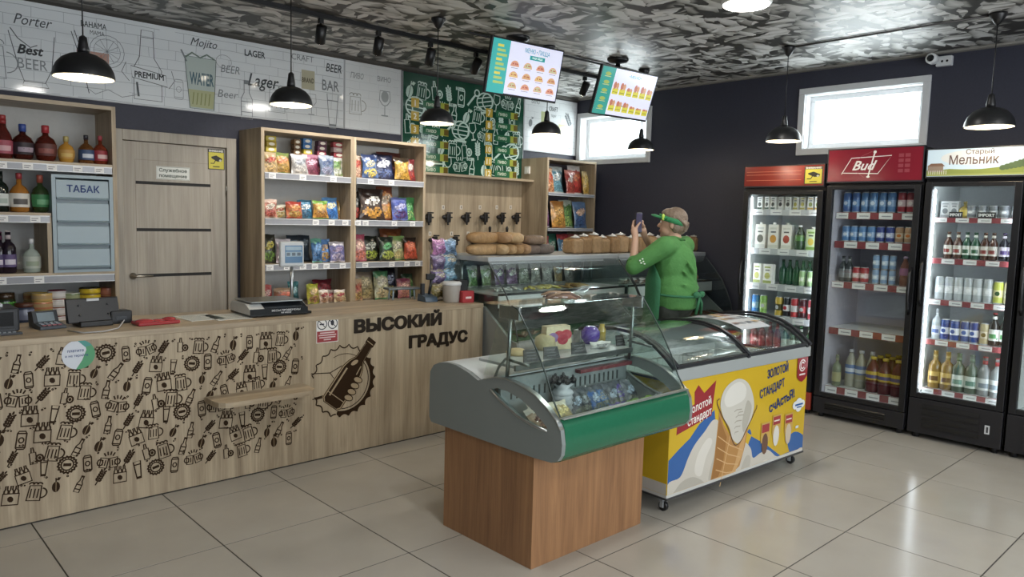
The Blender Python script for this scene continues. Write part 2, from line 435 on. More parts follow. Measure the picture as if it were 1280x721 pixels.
# right wall with two high windows
WZ0, WZ1 = 2.19, 2.66
wins = [(-2.27, -1.31), (.40, 1.32)]
mb = MB()
mb.box(XR, XR+.2, YF, YB, -.06, WZ0); mb.box(XR, XR+.2, YF, YB, WZ1, ZC+.08)
ys = [YF]+[y for w in wins for y in w]+[YB]
for a, b in zip(ys[::2], ys[1::2]): mb.box(XR, XR+.2, a, b, WZ0, WZ1)
struct('wall_right', mb, WALL)
for k, (a, b) in enumerate(wins):
    w = thing('window_%d' % (k+1), None, None, (XR, (a+b)/2, WZ0)); w['kind'] = 'structure'
    mb = MB(); t = .055
    for (p, q, r, s) in ((a-t, b+t, WZ0-t, WZ0), (a-t, b+t, WZ1, WZ1+t), (a-t, a, WZ0, WZ1), (b, b+t, WZ0, WZ1)):
        mb.box(XR-.02, XR+.004, p, q, r, s, '#d6d8da')
    soften(mb.build('casing', PAINTM, w), .004)
    mb = MB(); t = .006
    for (p, q, r, s) in ((a, b, WZ0, WZ0+t), (a, b, WZ1-t, WZ1), (a, a+t, WZ0, WZ1), (b-t, b, WZ0, WZ1)): mb.box(XR, XR+.2, p, q, r, s, '#e8eaec')
    mb.build('reveal', MATTE, w)
    mb = MB(); t = .05
    for (p, q, r, s) in ((a+.006, b-.006, WZ0+.006, WZ0+t), (a+.006, b-.006, WZ1-t, WZ1-.006), (a+.006, a+t, WZ0+t, WZ1-t), (b-t, b-.006, WZ0+t, WZ1-t)): mb.box(XR+.09, XR+.14, p, q, r, s, '#eef0f2')
    soften(mb.build('window_frame', GLOSS, w), .004)
    mb = MB(); mb.box(XR+.11, XR+.118, a+t, b-t, WZ0+t, WZ1-t, '#ffffff'); mb.build('pane', PANE, w)
# front wall behind the photographer: shop windows
mb = MB()
mb.box(XL-.1, XR+.2, YF-.15, YF, -.06, .6); mb.box(XL-.1, XR+.2, YF-.15, YF, 2.7, ZC+.08)
for a, b in ((XL-.1, -1.55), (.75, 1.55), (4.25, XR+.2)): mb.box(a, b, YF-.15, YF, .6, 2.7)
mb2 = mb; struct('wall_front', mb, MATTE)
for k, (a, b) in enumerate(((-1.55, .75), (1.55, 4.25))):
    w = thing('window_%d' % (k+3), None, None, ((a+b)/2, YF, .6)); w['kind'] = 'structure'
    mb = MB()
    for (p, q, r, s) in ((a, b, .6, .66), (a, b, 2.64, 2.7), (a, a+.06, .66, 2.64), (b-.06, b, .66, 2.64), ((a+b)/2-.03, (a+b)/2+.03, .66, 2.64)): mb.box(p, q, YF-.1, YF-.03, r, s, '#e6e8ea')
    mb.build('window_frame', GLOSS, w)
# ceiling cornice along the back wall, dark strip
mb = MB(); mb.prism([(YB, ZC), (YB-.05, ZC), (YB-.045, ZC-.02), (YB-.012, ZC-.035), (YB, ZC-.035)], XL, XR-.001, 'x', '#4a4742'); struct('trim_1', mb, MATTE)
mb = MB(); mb.prism([(XR, ZC), (XR-.04, ZC), (XR-.036, ZC-.015), (XR, ZC-.02)], YF, YB-.05, 'y', '#8a8780'); struct('trim_2', mb, MATTE)
# ------------------------------------------------------------------ motif library for the printed patterns (unit size, stroke width w)
LG = '#c4ddd0'
def motif(P, kind, c, w):
    L, F, E, K = P.line, P.fill, P.ell, P.ring
    if kind == 'mug':
        L([(-.3, .28), (-.34, -.4), (.2, -.4), (.16, .28)], w, c, True); K(.2, -.05, .22, .22, w, c, 10, -85, 85)
        for x in (-.22, -.07, .07): L([(x, .14), (x-.01, -.28)], w*.8, c)
        for x in (-.24, -.08, .08): K(x, .33, .1, .09, w, c, 8, 0, 180)
    elif kind == 'bottle':
        L([(-.07, .5), (-.07, .18), (-.15, .02), (-.15, -.5), (.15, -.5), (.15, .02), (.07, .18), (.07, .5)], w, c, True)
        F([(-.07, .5), (.07, .5), (.07, .4), (-.07, .4)], c); L([(-.15, -.05), (.15, -.05)], w, c); L([(-.15, -.32), (.15, -.32)], w, c)
    elif kind == 'can':
        L([(-.2, .34), (-.2, -.38), (-.15, -.45), (.15, -.45), (.2, -.38), (.2, .34), (.14, .45), (-.14, .45)], w, c, True)
        L([(-.2, .34), (.2, .34)], w, c); L([(-.2, -.36), (.2, -.36)], w, c); K(0, 0, .11, .13, w, c, 10)
    elif kind == 'hop':
        E(0, -.08, .20, .30, c, 12, R(-12)); P.up(); L([(.06, .2), (-.05, -.34)], w*.6, '#8f7a5c' if c != LG else '#1b4c38'); P.g -= P.st
        L([(.06, .2), (.10, .42)], w, c); F([(.09, .28), (.2, .42), (.34, .36), (.22, .22)], c)
    elif kind == 'wheat':
        L([(0, -.5), (0, .3)], w, c)
        for k in range(5):
            y = -.2+k*.13
            E(-.1, y, .06, .1, c, 7, R(35)); E(.1, y, .06, .1, c, 7, R(-35))
        E(0, .42, .05, .1, c, 7)
    elif kind == 'cap':
        pts = [((.4 if k % 2 else .34)*math.cos(math.pi*k/16), (.4 if k % 2 else .34)*math.sin(math.pi*k/16)) for k in range(32)]
        L(pts, w*1.6, c, True); K(0, 0, .26, .26, w, c, 16); P.rect(-.17, .17, -.07, .07, c)
    elif kind == 'pack':
        L([(-.32, .1), (-.32, -.42), (.32, -.42), (.32, .1)], w, c, True)
        for x in (-.2, 0, .2): L([(x-.08, .1), (x-.08, .22), (x-.04, .3), (x-.04, .45), (x+.04, .45), (x+.04, .3), (x+.08, .22), (x+.08, .1)], w, c)
        E(0, -.16, .12, .15, c, 8, .5)
    elif kind == 'glass':
        L([(-.18, .48), (-.1, -.48), (.1, -.48), (.18, .48)], w, c, True); L([(-.16, .3), (.16, .3)], w, c); F([(-.1, -.48), (.1, -.48), (.11, -.36), (-.11, -.36)], c)
    elif kind == 'cheers':
        for s in (-1, 1):
            L([(s*.02, .12), (s*.08, -.34), (s*.4, -.28), (s*.36, .18)], w, c, True); K(s*.38, -.05, .12, .15, w, c, 8)
            L([(s*.14, .05), (s*.18, -.22)], w*.8, c); L([(s*.26, .07), (s*.28, -.2)], w*.8, c)
        for a in (60, 80, 100, 120): L([(.3*math.cos(R(a)), .3*math.sin(R(a))-.02), (.48*math.cos(R(a)), .48*math.sin(R(a))-.02)], w, c)
    elif kind == 'barrel':
        K(0, 0, .42, .34, w, c, 16); K(.12, 0, .26, .3, w, c, 14)
        for y in (-.16, 0, .16): L([(-.38, y), (.36, y)], w*.8, c)
        L([(-.3, -.4), (.3, -.4)], w*1.5, c)
    elif kind == 'goblet':
        L([(-.2, .42), (-.22, .1), (-.1, -.05), (0, -.08), (.1, -.05), (.22, .1), (.2, .42)], w, c, True); L([(0, -.08), (0, -.4)], w, c); L([(-.14, -.42), (.14, -.42)], w*1.4, c)
    elif kind == 'opener':
        L([(-.4, -.4), (.14, .14)], w*2, c); K(.25, .25, .16, .16, w*1.4, c, 10)
    elif kind == 'dots':
        K(-.1, .1, .09, .09, w, c, 7); E(.12, -.02, .05, .05, c, 6); K(.02, -.2, .06, .06, w, c, 6)
    elif kind == 'jug':
        L([(-.25, .2), (-.25, -.42), (.05, -.42), (.05, .2)], w, c, True); L([(-.16, .2), (-.13, .48), (-.05, .48), (-.02, .2)], w, c); K(.2, -.16, .16, .18, w*1.5, c, 10); E(.2, -.16, .08, .1, c, 7)
def put(P, kind, x, y, s, a, c, w):
    T = P.T; P.T = (x, y, s, s, R(a)); motif(P, kind, c, w); P.T = T

# ------------------------------------------------------------------ bar counter
CYF, CTZ = -.385, .895
ctr = thing('bar_counter', 'long oak-look bar counter with dark drink pattern, bottle emblem and raised lettering', 'counter', (.7, -.1, 0))
X0c, X1c = -1.6, 2.845
mb = MB(); mb.box(X0c, X1c, CYF, CYF+.02, .0, CTZ-.03); mb.build('front_panel', OAK, ctr)
mb = MB(); mb.box(X0c, X1c, CYF-.004, .19, CTZ-.03, CTZ); soften(mb.build('countertop', OAKH, ctr), .002)
for x in (X0c, X1c-.02): mb = MB(); mb.box(x, x+.02, CYF+.02, .17, 0, CTZ-.03); mb.build('side_panel', OAK, ctr)
mb = MB(); mb.box(X0c+.02, X1c-.02, .05, .07, .0, CTZ-.03); mb.build('back_panel', OAK, ctr)
mb = MB(); mb.box(X0c, X1c, CYF-.0018, CYF, 0, .006, '#2a241c'); mb.build('floor_joint', MATTE, ctr)
# hinged ledge
mb = MB(); d = .21; r = .07
pl = [(.83, CYF-.001), (.83, CYF-d+r)]+[(.83+r-r*math.cos(t), CYF-d+r-r*math.sin(t)) for t in (R(30), R(60), R(90))]+[(1.41-r+r*math.sin(t), CYF-d+r-r*math.cos(t)) for t in (R(0), R(30), R(60), R(90))]+[(1.41, CYF-.001)]
mb.prism(pl, .468, .496, 'z'); lg = mb.build('shelf_ledge', OAKH, ctr); lg['label'] = 'small rounded oak shelf sticking out of the counter front'
INK = '#33210f'
def cp(gap=.0006): return Pr((0, CYF, 0), (1, 0, 0), (0, 0, 1), (0, -1, 0), gap)
P = cp(); rr = random.Random(5)
seq = ['mug', 'hop', 'bottle', 'wheat', 'pack', 'glass', 'cap', 'can', 'cheers', 'wheat', 'jug', 'mug', 'bottle', 'hop', 'can', 'pack']
PX0, PX1, PZ0, PZ1 = -1.5, 1.425, .115, .848
row = 0; z = PZ0+.045
while z < PZ1:
    x = PX0+(row % 2)*.047+.03; k = row*5
    while x < PX1-.02:
        kd = seq[k % len(seq)]; s = rr.uniform(.082, .098)*(1.14 if kd in ('mug', 'cheers', 'cap', 'pack') else 1.0)
        s *= 1 if PZ1-z > .05 else .8
        put(P, kd, x+rr.uniform(-.008, .008), z+rr.uniform(-.014, .014), s, {'wheat': -40, 'bottle': -25}.get(kd, 0)+rr.uniform(-14, 14), INK, .068)
        put(P, 'dots', x+.047, z+.045+rr.uniform(-.01, .01), .040, rr.uniform(0, 360), INK, .12)
        x += .093; k += 1
    z += .089; row += 1
# trim to the printed field
pr = P.build('drink_pattern_print', PRINT, ctr); pr['label'] = 'dark brown pattern of mugs, bottles, hops and wheat ears'
# emblem
P = cp(.0012); ex, ez, er = 1.700, .470, .236
def gear(a): 
    t = (a/360*22) % 1
    return er*(1.0-.10*max(0, math.sin(math.pi*t))**.7)
A = list(range(-105, 56, 2))
P.fill([(ex+gear(a)*math.cos(R(a)), ez+gear(a)*math.sin(R(a))) for a in A]+[(ex+er*.80*math.cos(R(a)), ez+er*.80*math.sin(R(a))) for a in A[::-1]], INK)
P.line([(ex+gear(a)*math.cos(R(a)), ez+gear(a)*math.sin(R(a))) for a in range(56, 170, 2)], .008, INK)
P.line([(ex+gear(a)*math.cos(R(a)), ez+gear(a)*math.sin(R(a))) for a in range(200, 256, 2)], .009, INK)
P.line([(ex+er*.74*math.cos(R(a)), ez+er*.74*math.sin(R(a))) for a in range(-110, 50, 4)], .006, INK)
P.line([(ex+er*.74*math.cos(R(a)), ez+er*.74*math.sin(R(a))) for a in range(60, 120, 4)], .004, INK)
# forearm and hand behind the bottle
P.line([(1.47, .545), (1.60, .535), (1.67, .565), (1.735, .585), (1.77, .60)], .006, INK)
P.line([(1.48, .385), (1.55, .39), (1.58, .40)], .006, INK)
P.fill([(1.50, .395), (1.58, .405), (1.565, .385), (1.50, .378)], INK)
P.line([(1.60, .535), (1.625, .50), (1.66, .49)], .005, INK)
P.T = (1.755, .525, 1, 1, R(-38)); P.up()
TAN = '#b09a78'
bt = [(-.068, -.225), (-.068, .0), (-.055, .045), (-.03, .09), (-.024, .20), (.024, .20), (.03, .09), (.055, .045), (.068, 0), (.068, -.225), (.05, -.245), (-.05, -.245)]
P.fill([(x*1.22, y*1.03) for x, y in bt], TAN); P.up(); P.fill(bt, INK); P.line([(x*1.14, y*1.02) for x, y in bt], .005, INK, True)
P.up(); P.fill([(-.035, .2), (.035, .2), (.035, .243), (-.035, .243)], INK); P.up()
P.line([(-.027, .215), (.027, .215)], .005, TAN); P.line([(-.045, -.2), (-.045, -.0)], .012, TAN); P.line([(-.068, -.185), (.068, -.185)], .005, TAN); P.line([(.035, .06), (.04, .0)], .007, TAN)
for k in range(4):
    P.ell(.07+.004*k, -.02-.042*k, .036, .022, INK, 12, R(15)); 
P.up()
for k in range(4): P.ell(.07+.004*k, -.02-.042*k, .030, .016, TAN, 12, R(15))
P.up()
P.ell(-.02, .055, .028, .014, TAN, 10, R(60))
em = P.build('emblem_print', PRINT, ctr); em['label'] = 'dark emblem of a hand holding a bottle inside a bottle cap ring'
for body, xa, xb, zb, h in (('ВЫСОКИЙ', 1.768, 2.463, .768, .086), ('ГРАДУС', 2.19, 2.70, .629, .084)):
    a, fs, _n = text_mesh(body, .052, 0, 3); x0 = a[:, 0].min(); kx = (xb-xa)/(a[:, 0].max()-x0); k = h/.80
    mb = MB(); n = len(a)
    pts = [(xa+(q[0]-x0)*kx, zb+(q[1]+.04)*k) for q in a]
    mb.add([(x, CYF-.006-(.0003 if i < _n else ((i-_n)//4 % 9)*.00003), z) for i, (x, z) in enumerate(pts)], fs, '#241a12')
    for f in fs:
        mb.add([(pts[i][0], y, pts[i][1]) for y in (CYF-.006, CYF-.0002) for i in f], [(i, (i+1) % len(f), len(f)+(i+1) % len(f), len(f)+i) for i in range(len(f))], '#241a12')
    o = mb.build('raised_lettering', SATIN, ctr); o['label'] = 'dark raised letters ' + body
# no-smoking sign and round sticker
P = cp(.002); P.rect(1.506, 1.655, .728, .883, '#e9e6e2'); P.up(); P.rect(1.510, 1.651, .732, .80, '#a8363a'); P.up()
for x in (1.545, 1.617):
    P.ring(x, .843, .031, .031, .0055, '#2b2d38', 20); P.line([(x-.021, .822+.042), (x+.021, .822)], .005, '#2b2d38')
P.rect(1.528, 1.558, .839, .847, '#2b2d38'); P.ell(1.615, .848, .012, .017, '#2b2d38')
for k, wd in enumerate((.10, .12, .11, .05)): P.rect(1.5805-wd/2, 1.5805+wd/2, .785-k*.014, .792-k*.014, '#e3c9c6')
o = P.build('no_smoking_sign', PAPER, ctr); o['label'] = 'white and red no smoking sign'
P = cp(.002); cx0, cz0 = .222, .798
P.ell(cx0, cz0, .073, .073, '#d3d8e0', 32); P.up()
P.fill([(cx0+.073*math.cos(R(a)), cz0+.073*math.sin(R(a))) for a in range(-100, 71, 10)]+[(cx0+.035, cz0+.02), (cx0+.015, cz0-.03)], '#4f9f6c'); P.up()
P.fill([(cx0+.073*math.cos(R(a)), cz0+.073*math.sin(R(a))) for a in range(35, 96, 10)]+[(cx0+.03, cz0+.035)], '#49998f'); P.up()
P.up(); P.text('платите', cx0-.012, cz0+.014, .014, '#2f4a86', .012); P.text('и не теряйте', cx0-.008, cz0-.010, .012, '#2f4a86', .012)
o = P.build('round_sticker', PAPER, ctr); o['label'] = 'round white and green sticker'

# ------------------------------------------------------------------ left shelf cabinet
SF, SB = 1.0, 1.395
def strip(parent, x0, x1, z, y=SF, h=.045, tags=(), facing='-y'):
    """clear price rail with paper tags along a shelf front"""
    mb = MB(); mb.box(x0, x1, y-.006, y, z-h, z, '#9a9da5'); mb.box(x0, x1, y-.009, y-.006, z-.006, z, '#dfe2e6'); mb.box(x0, x1, y-.009, y-.006, z-h, z-h+.004, '#dfe2e6')
    r = mb.build('price_rail', GLOSS, parent)
    for t in tags:
        mb = MB(); mb.box(t-.028, t+.028, y-.0085, y-.0065, z-h+.003, z-.004, '#e8e8e6'); mb.box(t-.02, t+.016, y-.009, y-.0085, z-h+.024, z-h+.029, '#8a8a90'); mb.box(t-.02, t+.006, y-.009, y-.0085, z-h+.012, z-h+.017, '#8a8a90')
        mb.build('price_tag', PAPER, r)
cab = thing('shelf_cabinet', 'tall oak shelf cabinet of spirits left of the door', 'shelf', (.17, 1.2, 0))
CXA, CXB = -.45, .797
for x in (CXA, CXB-.025): mb = MB(); mb.box(x, x+.025, SF, SB, 0, 2.18); mb.build('side_panel', OAK, cab)
mb = MB(); mb.box(CXA+.025, CXB-.025, SF, SB, 2.155, 2.18); mb.build('top_panel', OAKH, cab)
mb = MB(); mb.box(CXA+.025, CXB-.025, SB-.008, SB, 0, 2.155, '#b9bab8'); mb.build('back_panel', MATTE, cab)
mb = MB(); mb.box(.385, .41, SF, SB-.008, 1.095, 1.45); mb.build('divider', OAK, cab)
for (a, b, z) in ((CXA+.025, CXB-.025, 1.80), (CXA+.025, .41, 1.475), (CXA+.025, CXB-.025, 1.095), (CXA+.025, CXB-.025, .75)):
    mb = MB(); mb.box(a, b, SF+.004, SB-.008, z-.022, z); mb.build('shelf', OAKH, cab)
strip(cab, CXA+.03, CXB-.03, 1.783, tags=[.03, .155, .29, .42, .565, .69]); strip(cab, CXA+.03, .40, 1.458, tags=[.02, .15, .32]); strip(cab, CXA+.03, CXB-.03, 1.08, h=.05, tags=[.13, .33])
tb = thing('tobacco_cabinet', 'blue-grey metal tobacco cabinet with flap fronts and blue lettering', 'cabinet', (.594, 1.15, 1.096))
ta, tz, TZ = .414, .768, 1.72
mb = MB(); mb.box(ta, tz, SF-.01, 1.3, 1.096, 1.112, '#8fa3ad'); mb.box(ta, tz, SF-.01, 1.3, TZ-.02, TZ, '#8fa3ad'); mb.box(ta, ta+.022, SF-.01, 1.3, 1.112, TZ-.02, '#8fa3ad'); mb.box(tz-.022, tz, SF-.01, 1.3, 1.112, TZ-.02, '#8fa3ad'); mb.box(ta+.022, tz-.022, 1.28, 1.3, 1.112, TZ-.02, '#5c6e78'); mb.build('housing', PAINTM, tb)
z = TZ-.03
for k in range(4):
    mb = MB(); hh = .112
    mb.prism([(SF+.004, z), (SF-.002, z-.004), (SF-.006, z-hh), (SF-.020, z-hh-.006), (SF-.014, z-hh-.014), (SF+.012, z-hh-.012), (SF+.012, z)], ta+.026, tz-.026, 'x', '#93a8b3')
    mb.box(ta+.026, tz-.026, SF+.006, SF+.016, z-hh-.036, z-hh-.012, '#5f727c')
    fl = mb.build('flap', PAINTM, tb)
    if k == 0:
        P = Pr((0, SF-.0055, 0), (1, 0, 0), (0, 0, 1), (0, -1, 0), gap=.001); P.text('ТАБАК', .594, z-.078, .044, '#33477e', .02, width=.19); P.build('lettering', PRINT, fl)
    z -= .147
# ------------------------------------------------------------------ staff door
dr = thing('door_1', None, None, (1.31, 1.37, 0)); dr['kind'] = 'structure'
DX0, DX1, DZ = .93, 1.675, 2.0
mb = MB(); mb.box(DX0-.075, DX0, 1.33, 1.399, 0, DZ+.075); mb.box(DX1, DX1+.075, 1.33, 1.399, 0, DZ+.075); mb.box(DX0, DX1, 1.33, 1.399, DZ, DZ+.075); soften(mb.build('door_frame', DOORW, dr), .003)
mb = MB(); mb.box(DX0+.004, DX1-.004, 1.352, 1.39, .004, DZ-.004)
lf = soften(mb.build('door_leaf', DOORW, dr), .002)
mb = MB(); s = .0008
for (a, b, c, d) in ((1.015, 1.555, 1.868, 1.87), (1.015, 1.017, .1, 1.87), (1.553, 1.555, .1, 1.87)): mb.box(a, b, 1.352-s, 1.3525, c, d, '#857c6e')
mb.build('panel_groove', MATTE, lf)
for z in (1.705, 1.365, 1.03, .69): mb = MB(); mb.box(1.017, 1.553, 1.3505, 1.354, z-.011, z+.011, '#1b1a19'); mb.build('inlay_strip', MATTE, lf)
mb = MB(); mb.lathe([(.024, 0), (.024, .012), (.012, .016), (.010, .05)], '#b8b4ac', 14, (.985, 1.352, 1.03), 'y', M=Matrix.Scale(-1, 3, (0, 1, 0))); mb.tube([(.985, 1.305, 1.03), (1.0, 1.302, 1.03), (1.11, 1.304, 1.027)], [.009, .009, .007], '#b8b4ac'); mb.build('door_handle', METAL, lf)
for z in (1.68, .4): mb = MB(); mb.cyl((DX1-.001, 1.347, z-.045), (DX1-.001, 1.347, z+.045), .007, '#a9a49a'); mb.build('hinge', METAL, dr)
P = Pr((0, 1.352, 0), (1, 0, 0), (0, 0, 1), (0, -1, 0), gap=.001)
P.rect(1.159, 1.398, 1.735, 1.832, '#dfe2dc'); P.up(); P.line([(1.163, 1.739), (1.394, 1.739), (1.394, 1.828), (1.163, 1.828)], .003, '#6d7469', True)
P.text('Служебное', 1.2785, 1.792, .024, '#4a5a4e', .03, width=.2); P.text('помещение', 1.2785, 1.752, .024, '#4a5a4e', .03, width=.2)
o = P.build('door_sign', PAPER, lf); o['label'] = 'white staff room sign'
def cctv_sticker(P, x0, x1, z0, z1):
    w, h = x1-x0, z1-z0
    P.rect(x0, x1, z0, z1, '#22231c'); P.up(); P.rect(x0+w*.05, x1-w*.05, z0+h*.04, z1-h*.16, '#c9bd3a'); P.up()
    P.text('ВНИМАНИЕ!', (x0+x1)/2, z1-h*.13, h*.09, '#eceadf', .03, width=w*.84)
    P.fill([(x0+w*.2, z0+h*.62), (x0+w*.5, z0+h*.7), (x0+w*.86, z0+h*.55), (x0+w*.82, z0+h*.42), (x0+w*.55, z0+h*.4), (x0+w*.22, z0+h*.55)], '#23231c'); P.line([(x0+w*.16, z0+h*.3), (x0+w*.36, z0+h*.3), (x0+w*.45, z0+h*.45)], w*.05, '#23231c')
    P.up(); P.ell(x0+w*.74, z0+h*.46, w*.07, h*.05, '#b9bdb4', 10); P.rect(x0+w*.3, x0+w*.7, z0+h*.12, z0+h*.17, '#4a4820')
P = Pr((0, 1.352, 0), (1, 0, 0), (0, 0, 1), (0, -1, 0), gap=.001); cctv_sticker(P, 1.535, 1.664, 1.83, 1.985); o = P.build('camera_sticker', PAPER, lf); o['label'] = 'yellow video surveillance sticker'

# ------------------------------------------------------------------ snack shelf units
def shelf_unit(name, label, x0, x1, tagx, z_top=2.15, zs=(1.815, 1.466, 1.112, .775), back='#c6c6c3', rail_h=.048):
    u = thing(name, label, 'shelf', ((x0+x1)/2, (SF+SB)/2, 0)); t = .025
    for x in (x0, x1-t): mb = MB(); mb.box(x, x+t, SF, SB, 0, z_top); mb.build('side_panel', OAK, u)
    mb = MB(); mb.box(x0+t, x1-t, SF, SB, z_top-.024, z_top); mb.build('top_panel', OAKH, u)
    mb = MB(); mb.box(x0+t, x1-t, SB-.008, SB, 0, z_top-.024, back); mb.build('back_panel', MATTE, u)
    for i, z in enumerate(zs):
        mb = MB(); mb.box(x0+t, x1-t, SF+.004, SB-.008, z-.022, z); mb.build('shelf', OAKH, u)
        if i < len(zs)-1: strip(u, x0+t, x1-t, z+.002, h=rail_h, tags=[x0+t+f*(x1-x0-2*t) for f in tagx[i % len(tagx)]])
    mb = MB(); mb.box(x0+t, x1-t, SF+.01, SF+.028, 0, zs[-1]-.022); mb.build('plinth_panel', OAK, u)
    return u
shelf_unit('snack_shelf', 'oak snack shelf unit standing beside the staff door', 1.80, 2.595, [(.08, .42, .78), (.57, .76, .93), (.05, .24, .42, .56, .7, .9)])
shelf_unit('snack_shelf', 'oak snack shelf unit between the door side unit and the beer taps', 2.597, 3.335, [(.2, .5), (.02, .13, .55, .83), (.13, .52, .75, .92)])
shelf_unit('snack_shelf', 'narrow oak snack shelf unit in the room corner right of the taps', 4.885, 5.66, [(), ()], zs=(1.79, 1.42, 1.03, .7), rail_h=.03, back='#5b5864')

# ------------------------------------------------------------------ beer tap wall
tw = thing('tap_wall', 'oak wall panel with a ledge above two rows of beer taps', 'panel', (4.11, 1.38, 0))
mb = MB(); mb.box(3.337, 4.883, 1.37, 1.397, 0, 1.90); mb.build('board', OAK, tw)
mb = MB(); mb.box(3.337, 4.883, 1.19, 1.397, 1.90, 1.922); mb.build('ledge', OAKH, tw)
mb = MB(); mb.box(3.85, 3.853, 1.3695, 1.3705, 0, 1.9, '#5c4d3c'); mb.build('board_joint', MATTE, tw)
def tap():
    t = thing('beer_tap', '', 'tap', (0, 0, 0))
    mb = MB(); mb.lathe([(.022, 0), (.022, -.012), (.012, -.016), (.012, -.05)], '#2a2a2a', 12, ax='y'); mb.box(-.022, .022, -.075, -.035, -.05, .035, '#1c1a1a', .006); mb.local('tap_body', SATIN, t)
    mb = MB(); mb.box(-.014, .05, -.066, -.044, .036, .05, '#1d1b1b', .004); mb.tube([(.028, -.055, .0), (.052, -.055, .0)], .008, '#1d1b1b'); mb.local('lever', SATIN, t)
    mb = MB(); mb.tube([(0, -.055, -.05), (0, -.058, -.075)], [.013, .009], '#2b2a2a'); mb.local('spout', SATIN, t)
    mb = MB(); mb.ball((-.055, -.055, 0), .02, '#211f1f', 10, 6); mb.tube([(-.04, -.055, 0), (-.02, -.055, 0)], .006, '#444'+'444'); mb.local('knob', SATIN, t)
    return t
t0 = None
rows = [('upper', 271.5, [536.6, 560.6, 584, 607, 628, 646.5]), ('lower', 300, [544, 569.5, 593])]
for rn, py, xs in rows:
    for k, px in enumerate(xs):
        p = at('y', 1.31, px, py); p.y = 1.37
        if t0 is None: t = t0 = tap()
        else: t = copy_tree(t0)
        t.location = p; t['label'] = '%s black beer tap from the left in the %s row of the tap wall' % (ORD[k], rn); t['group'] = 'black beer taps'
p0 = None
for k, px in enumerate((612.6, 634)):
    p = at('y', 1.31, px, 296); t = thing('beer_tap', 'lower row beer tap with upright black handle, %s of the two' % ('left' if k == 0 else 'right'), 'tap', (p.x, 1.37, p.z), 0, 'upright handle taps')
    mb = MB(); mb.lathe([(.018, 0), (.018, -.012), (.010, -.016), (.010, -.05)], '#8c8a86', 12, ax='y'); mb.tube([(0, -.055, .02), (0, -.055, -.04)], [.012, .008], '#8c8a86'); mb.local('tap_body', METAL, t)
    mb = MB(); mb.lathe([(.006, 0), (.008, .01), (.014, .05), (.016, .075), (.008, .088), (0, .09)], '#1f1b1a', 10, (0, -.055, .02)); mb.local('tap_handle', SATIN, t)
mb0 = None
for py, xs in ((259, [554, 576.5, 600, 621, 638.5]), (292, [537.5, 564.5, 585, 607, 628.5])):
    for px in xs:
        p = at('y', 1.369, px, py); mb = MB(); mb.box(p.x-.016, p.x+.016, 1.368, 1.3702, p.z-.02, p.z+.02, '#d8d2c6'); mb.box(p.x-.005, p.x+.005, 1.3675, 1.3682, p.z-.012, p.z+.012, '#6a6258'); mb.build('number_plate', PAPER, tw)
# socket on the shelf side
mb = MB(); mb.box(4.872, 4.885, 1.25, 1.33, 1.985, 2.065, '#e9e7e2', .004); mb.box(4.868, 4.873, 1.27, 1.31, 2.0, 2.05, '#f4f3f0'); tag(mb.build('wall_switch', GLOSS), 'small white switch on the side of the corner shelf above the tap ledge', 'switch')

# ------------------------------------------------------------------ printed panels along the top of the back wall
def panel(name, label, x0, x1, z0, z1, col):
    t = thing(name, label, 'panel', ((x0+x1)/2, 1.392, z0))
    mb = MB(); mb.box(x0+.002, x1-.002, 1.386, 1.398, z0, z1, col); soften(mb.build('board', PANELG, t), .002)
    mb = MB()
    for (a, b, c, d) in ((x0, x1, z0-.004, z0+.004), (x0-.0, x0+.006, z0, z1), (x1-.006, x1, z0, z1)): mb.box(a, b, 1.382, 1.397, c, d, '#b9bcc0')
    mb.build('edge_trim', SATIN, t)
    return t, Pr((0, 1.386, 0), (1, 0, 0), (0, 0, 1), (0, -1, 0), gap=.0008)
def bricks(P, x0, x1, z0, z1, c='#aab0b5', rng=random.Random(3)):
    h = .068; n = int((z1-z0)/h)
    for i in range(n+1):
        z = z0+.01+i*h
        pts = [(x0+.01+k*(x1-x0-.02)/40, z+rng.uniform(-.003, .003)) for k in range(41)]
        a = 0
        while a < 40:
            b = min(40, a+rng.randint(4, 14)); P.line(pts[a:b+1], rng.uniform(.002, .004), c); a = b+(1 if rng.random() < .4 else 0)
        x = x0+.05+(i % 2)*.1
        while x < x1-.02:
            if z+h < z1: P.line([(x, z), (x+rng.uniform(-.004, .004), z+h)], .003, c)
            x += .2+rng.uniform(-.02, .02)
    P.up()
WH = '#dde2e5'; DK = '#4c5155'; MD = '#83898d'
wp, P = panel('printed_wall_panel', 'long white brick print panel with drink sketches above the door', -1.6, 2.733, 2.26, 2.845, WH)
bricks(P, -1.6, 2.73, 2.26, 2.845)
def sketch_glass(P, x, z, s, c): put(P, 'glass', x, z, s, 0, c, .03)
P.text('Porter', .42, 2.69, .07, DK, .0, shear=.35, width=.22)
P.line([(.28, 2.64), (.33, 2.42), (.36, 2.33), (.48, 2.33), (.52, 2.42), (.54, 2.64)], .005, DK); P.line([(.36, 2.335), (.35, 2.30), (.5, 2.30), (.48, 2.335)], .005, DK); P.line([(.29, 2.66), (.33, 2.6), (.4, 2.55), (.44, 2.57)], .006, DK)
P.text('Best', .40, 2.505, .06, '#26292c', .03, shear=.3, width=.15); P.text('BEER', .41, 2.41, .07, MD, .0, width=.17)
P.text('BAHAMA', .78, 2.745, .04, DK, .015, width=.16); P.text('MAMA', .80, 2.70, .03, DK, .0, width=.09)
P.ring(.86, 2.60, .11, .11, .004, MD); P.ring(.86, 2.60, .085, .085, .003, MD)
for a in range(0, 180, 30): P.line([(.86+.085*math.cos(R(a)), 2.6+.085*math.sin(R(a))), (.86-.085*math.cos(R(a)), 2.6-.085*math.sin(R(a)))], .003, MD)
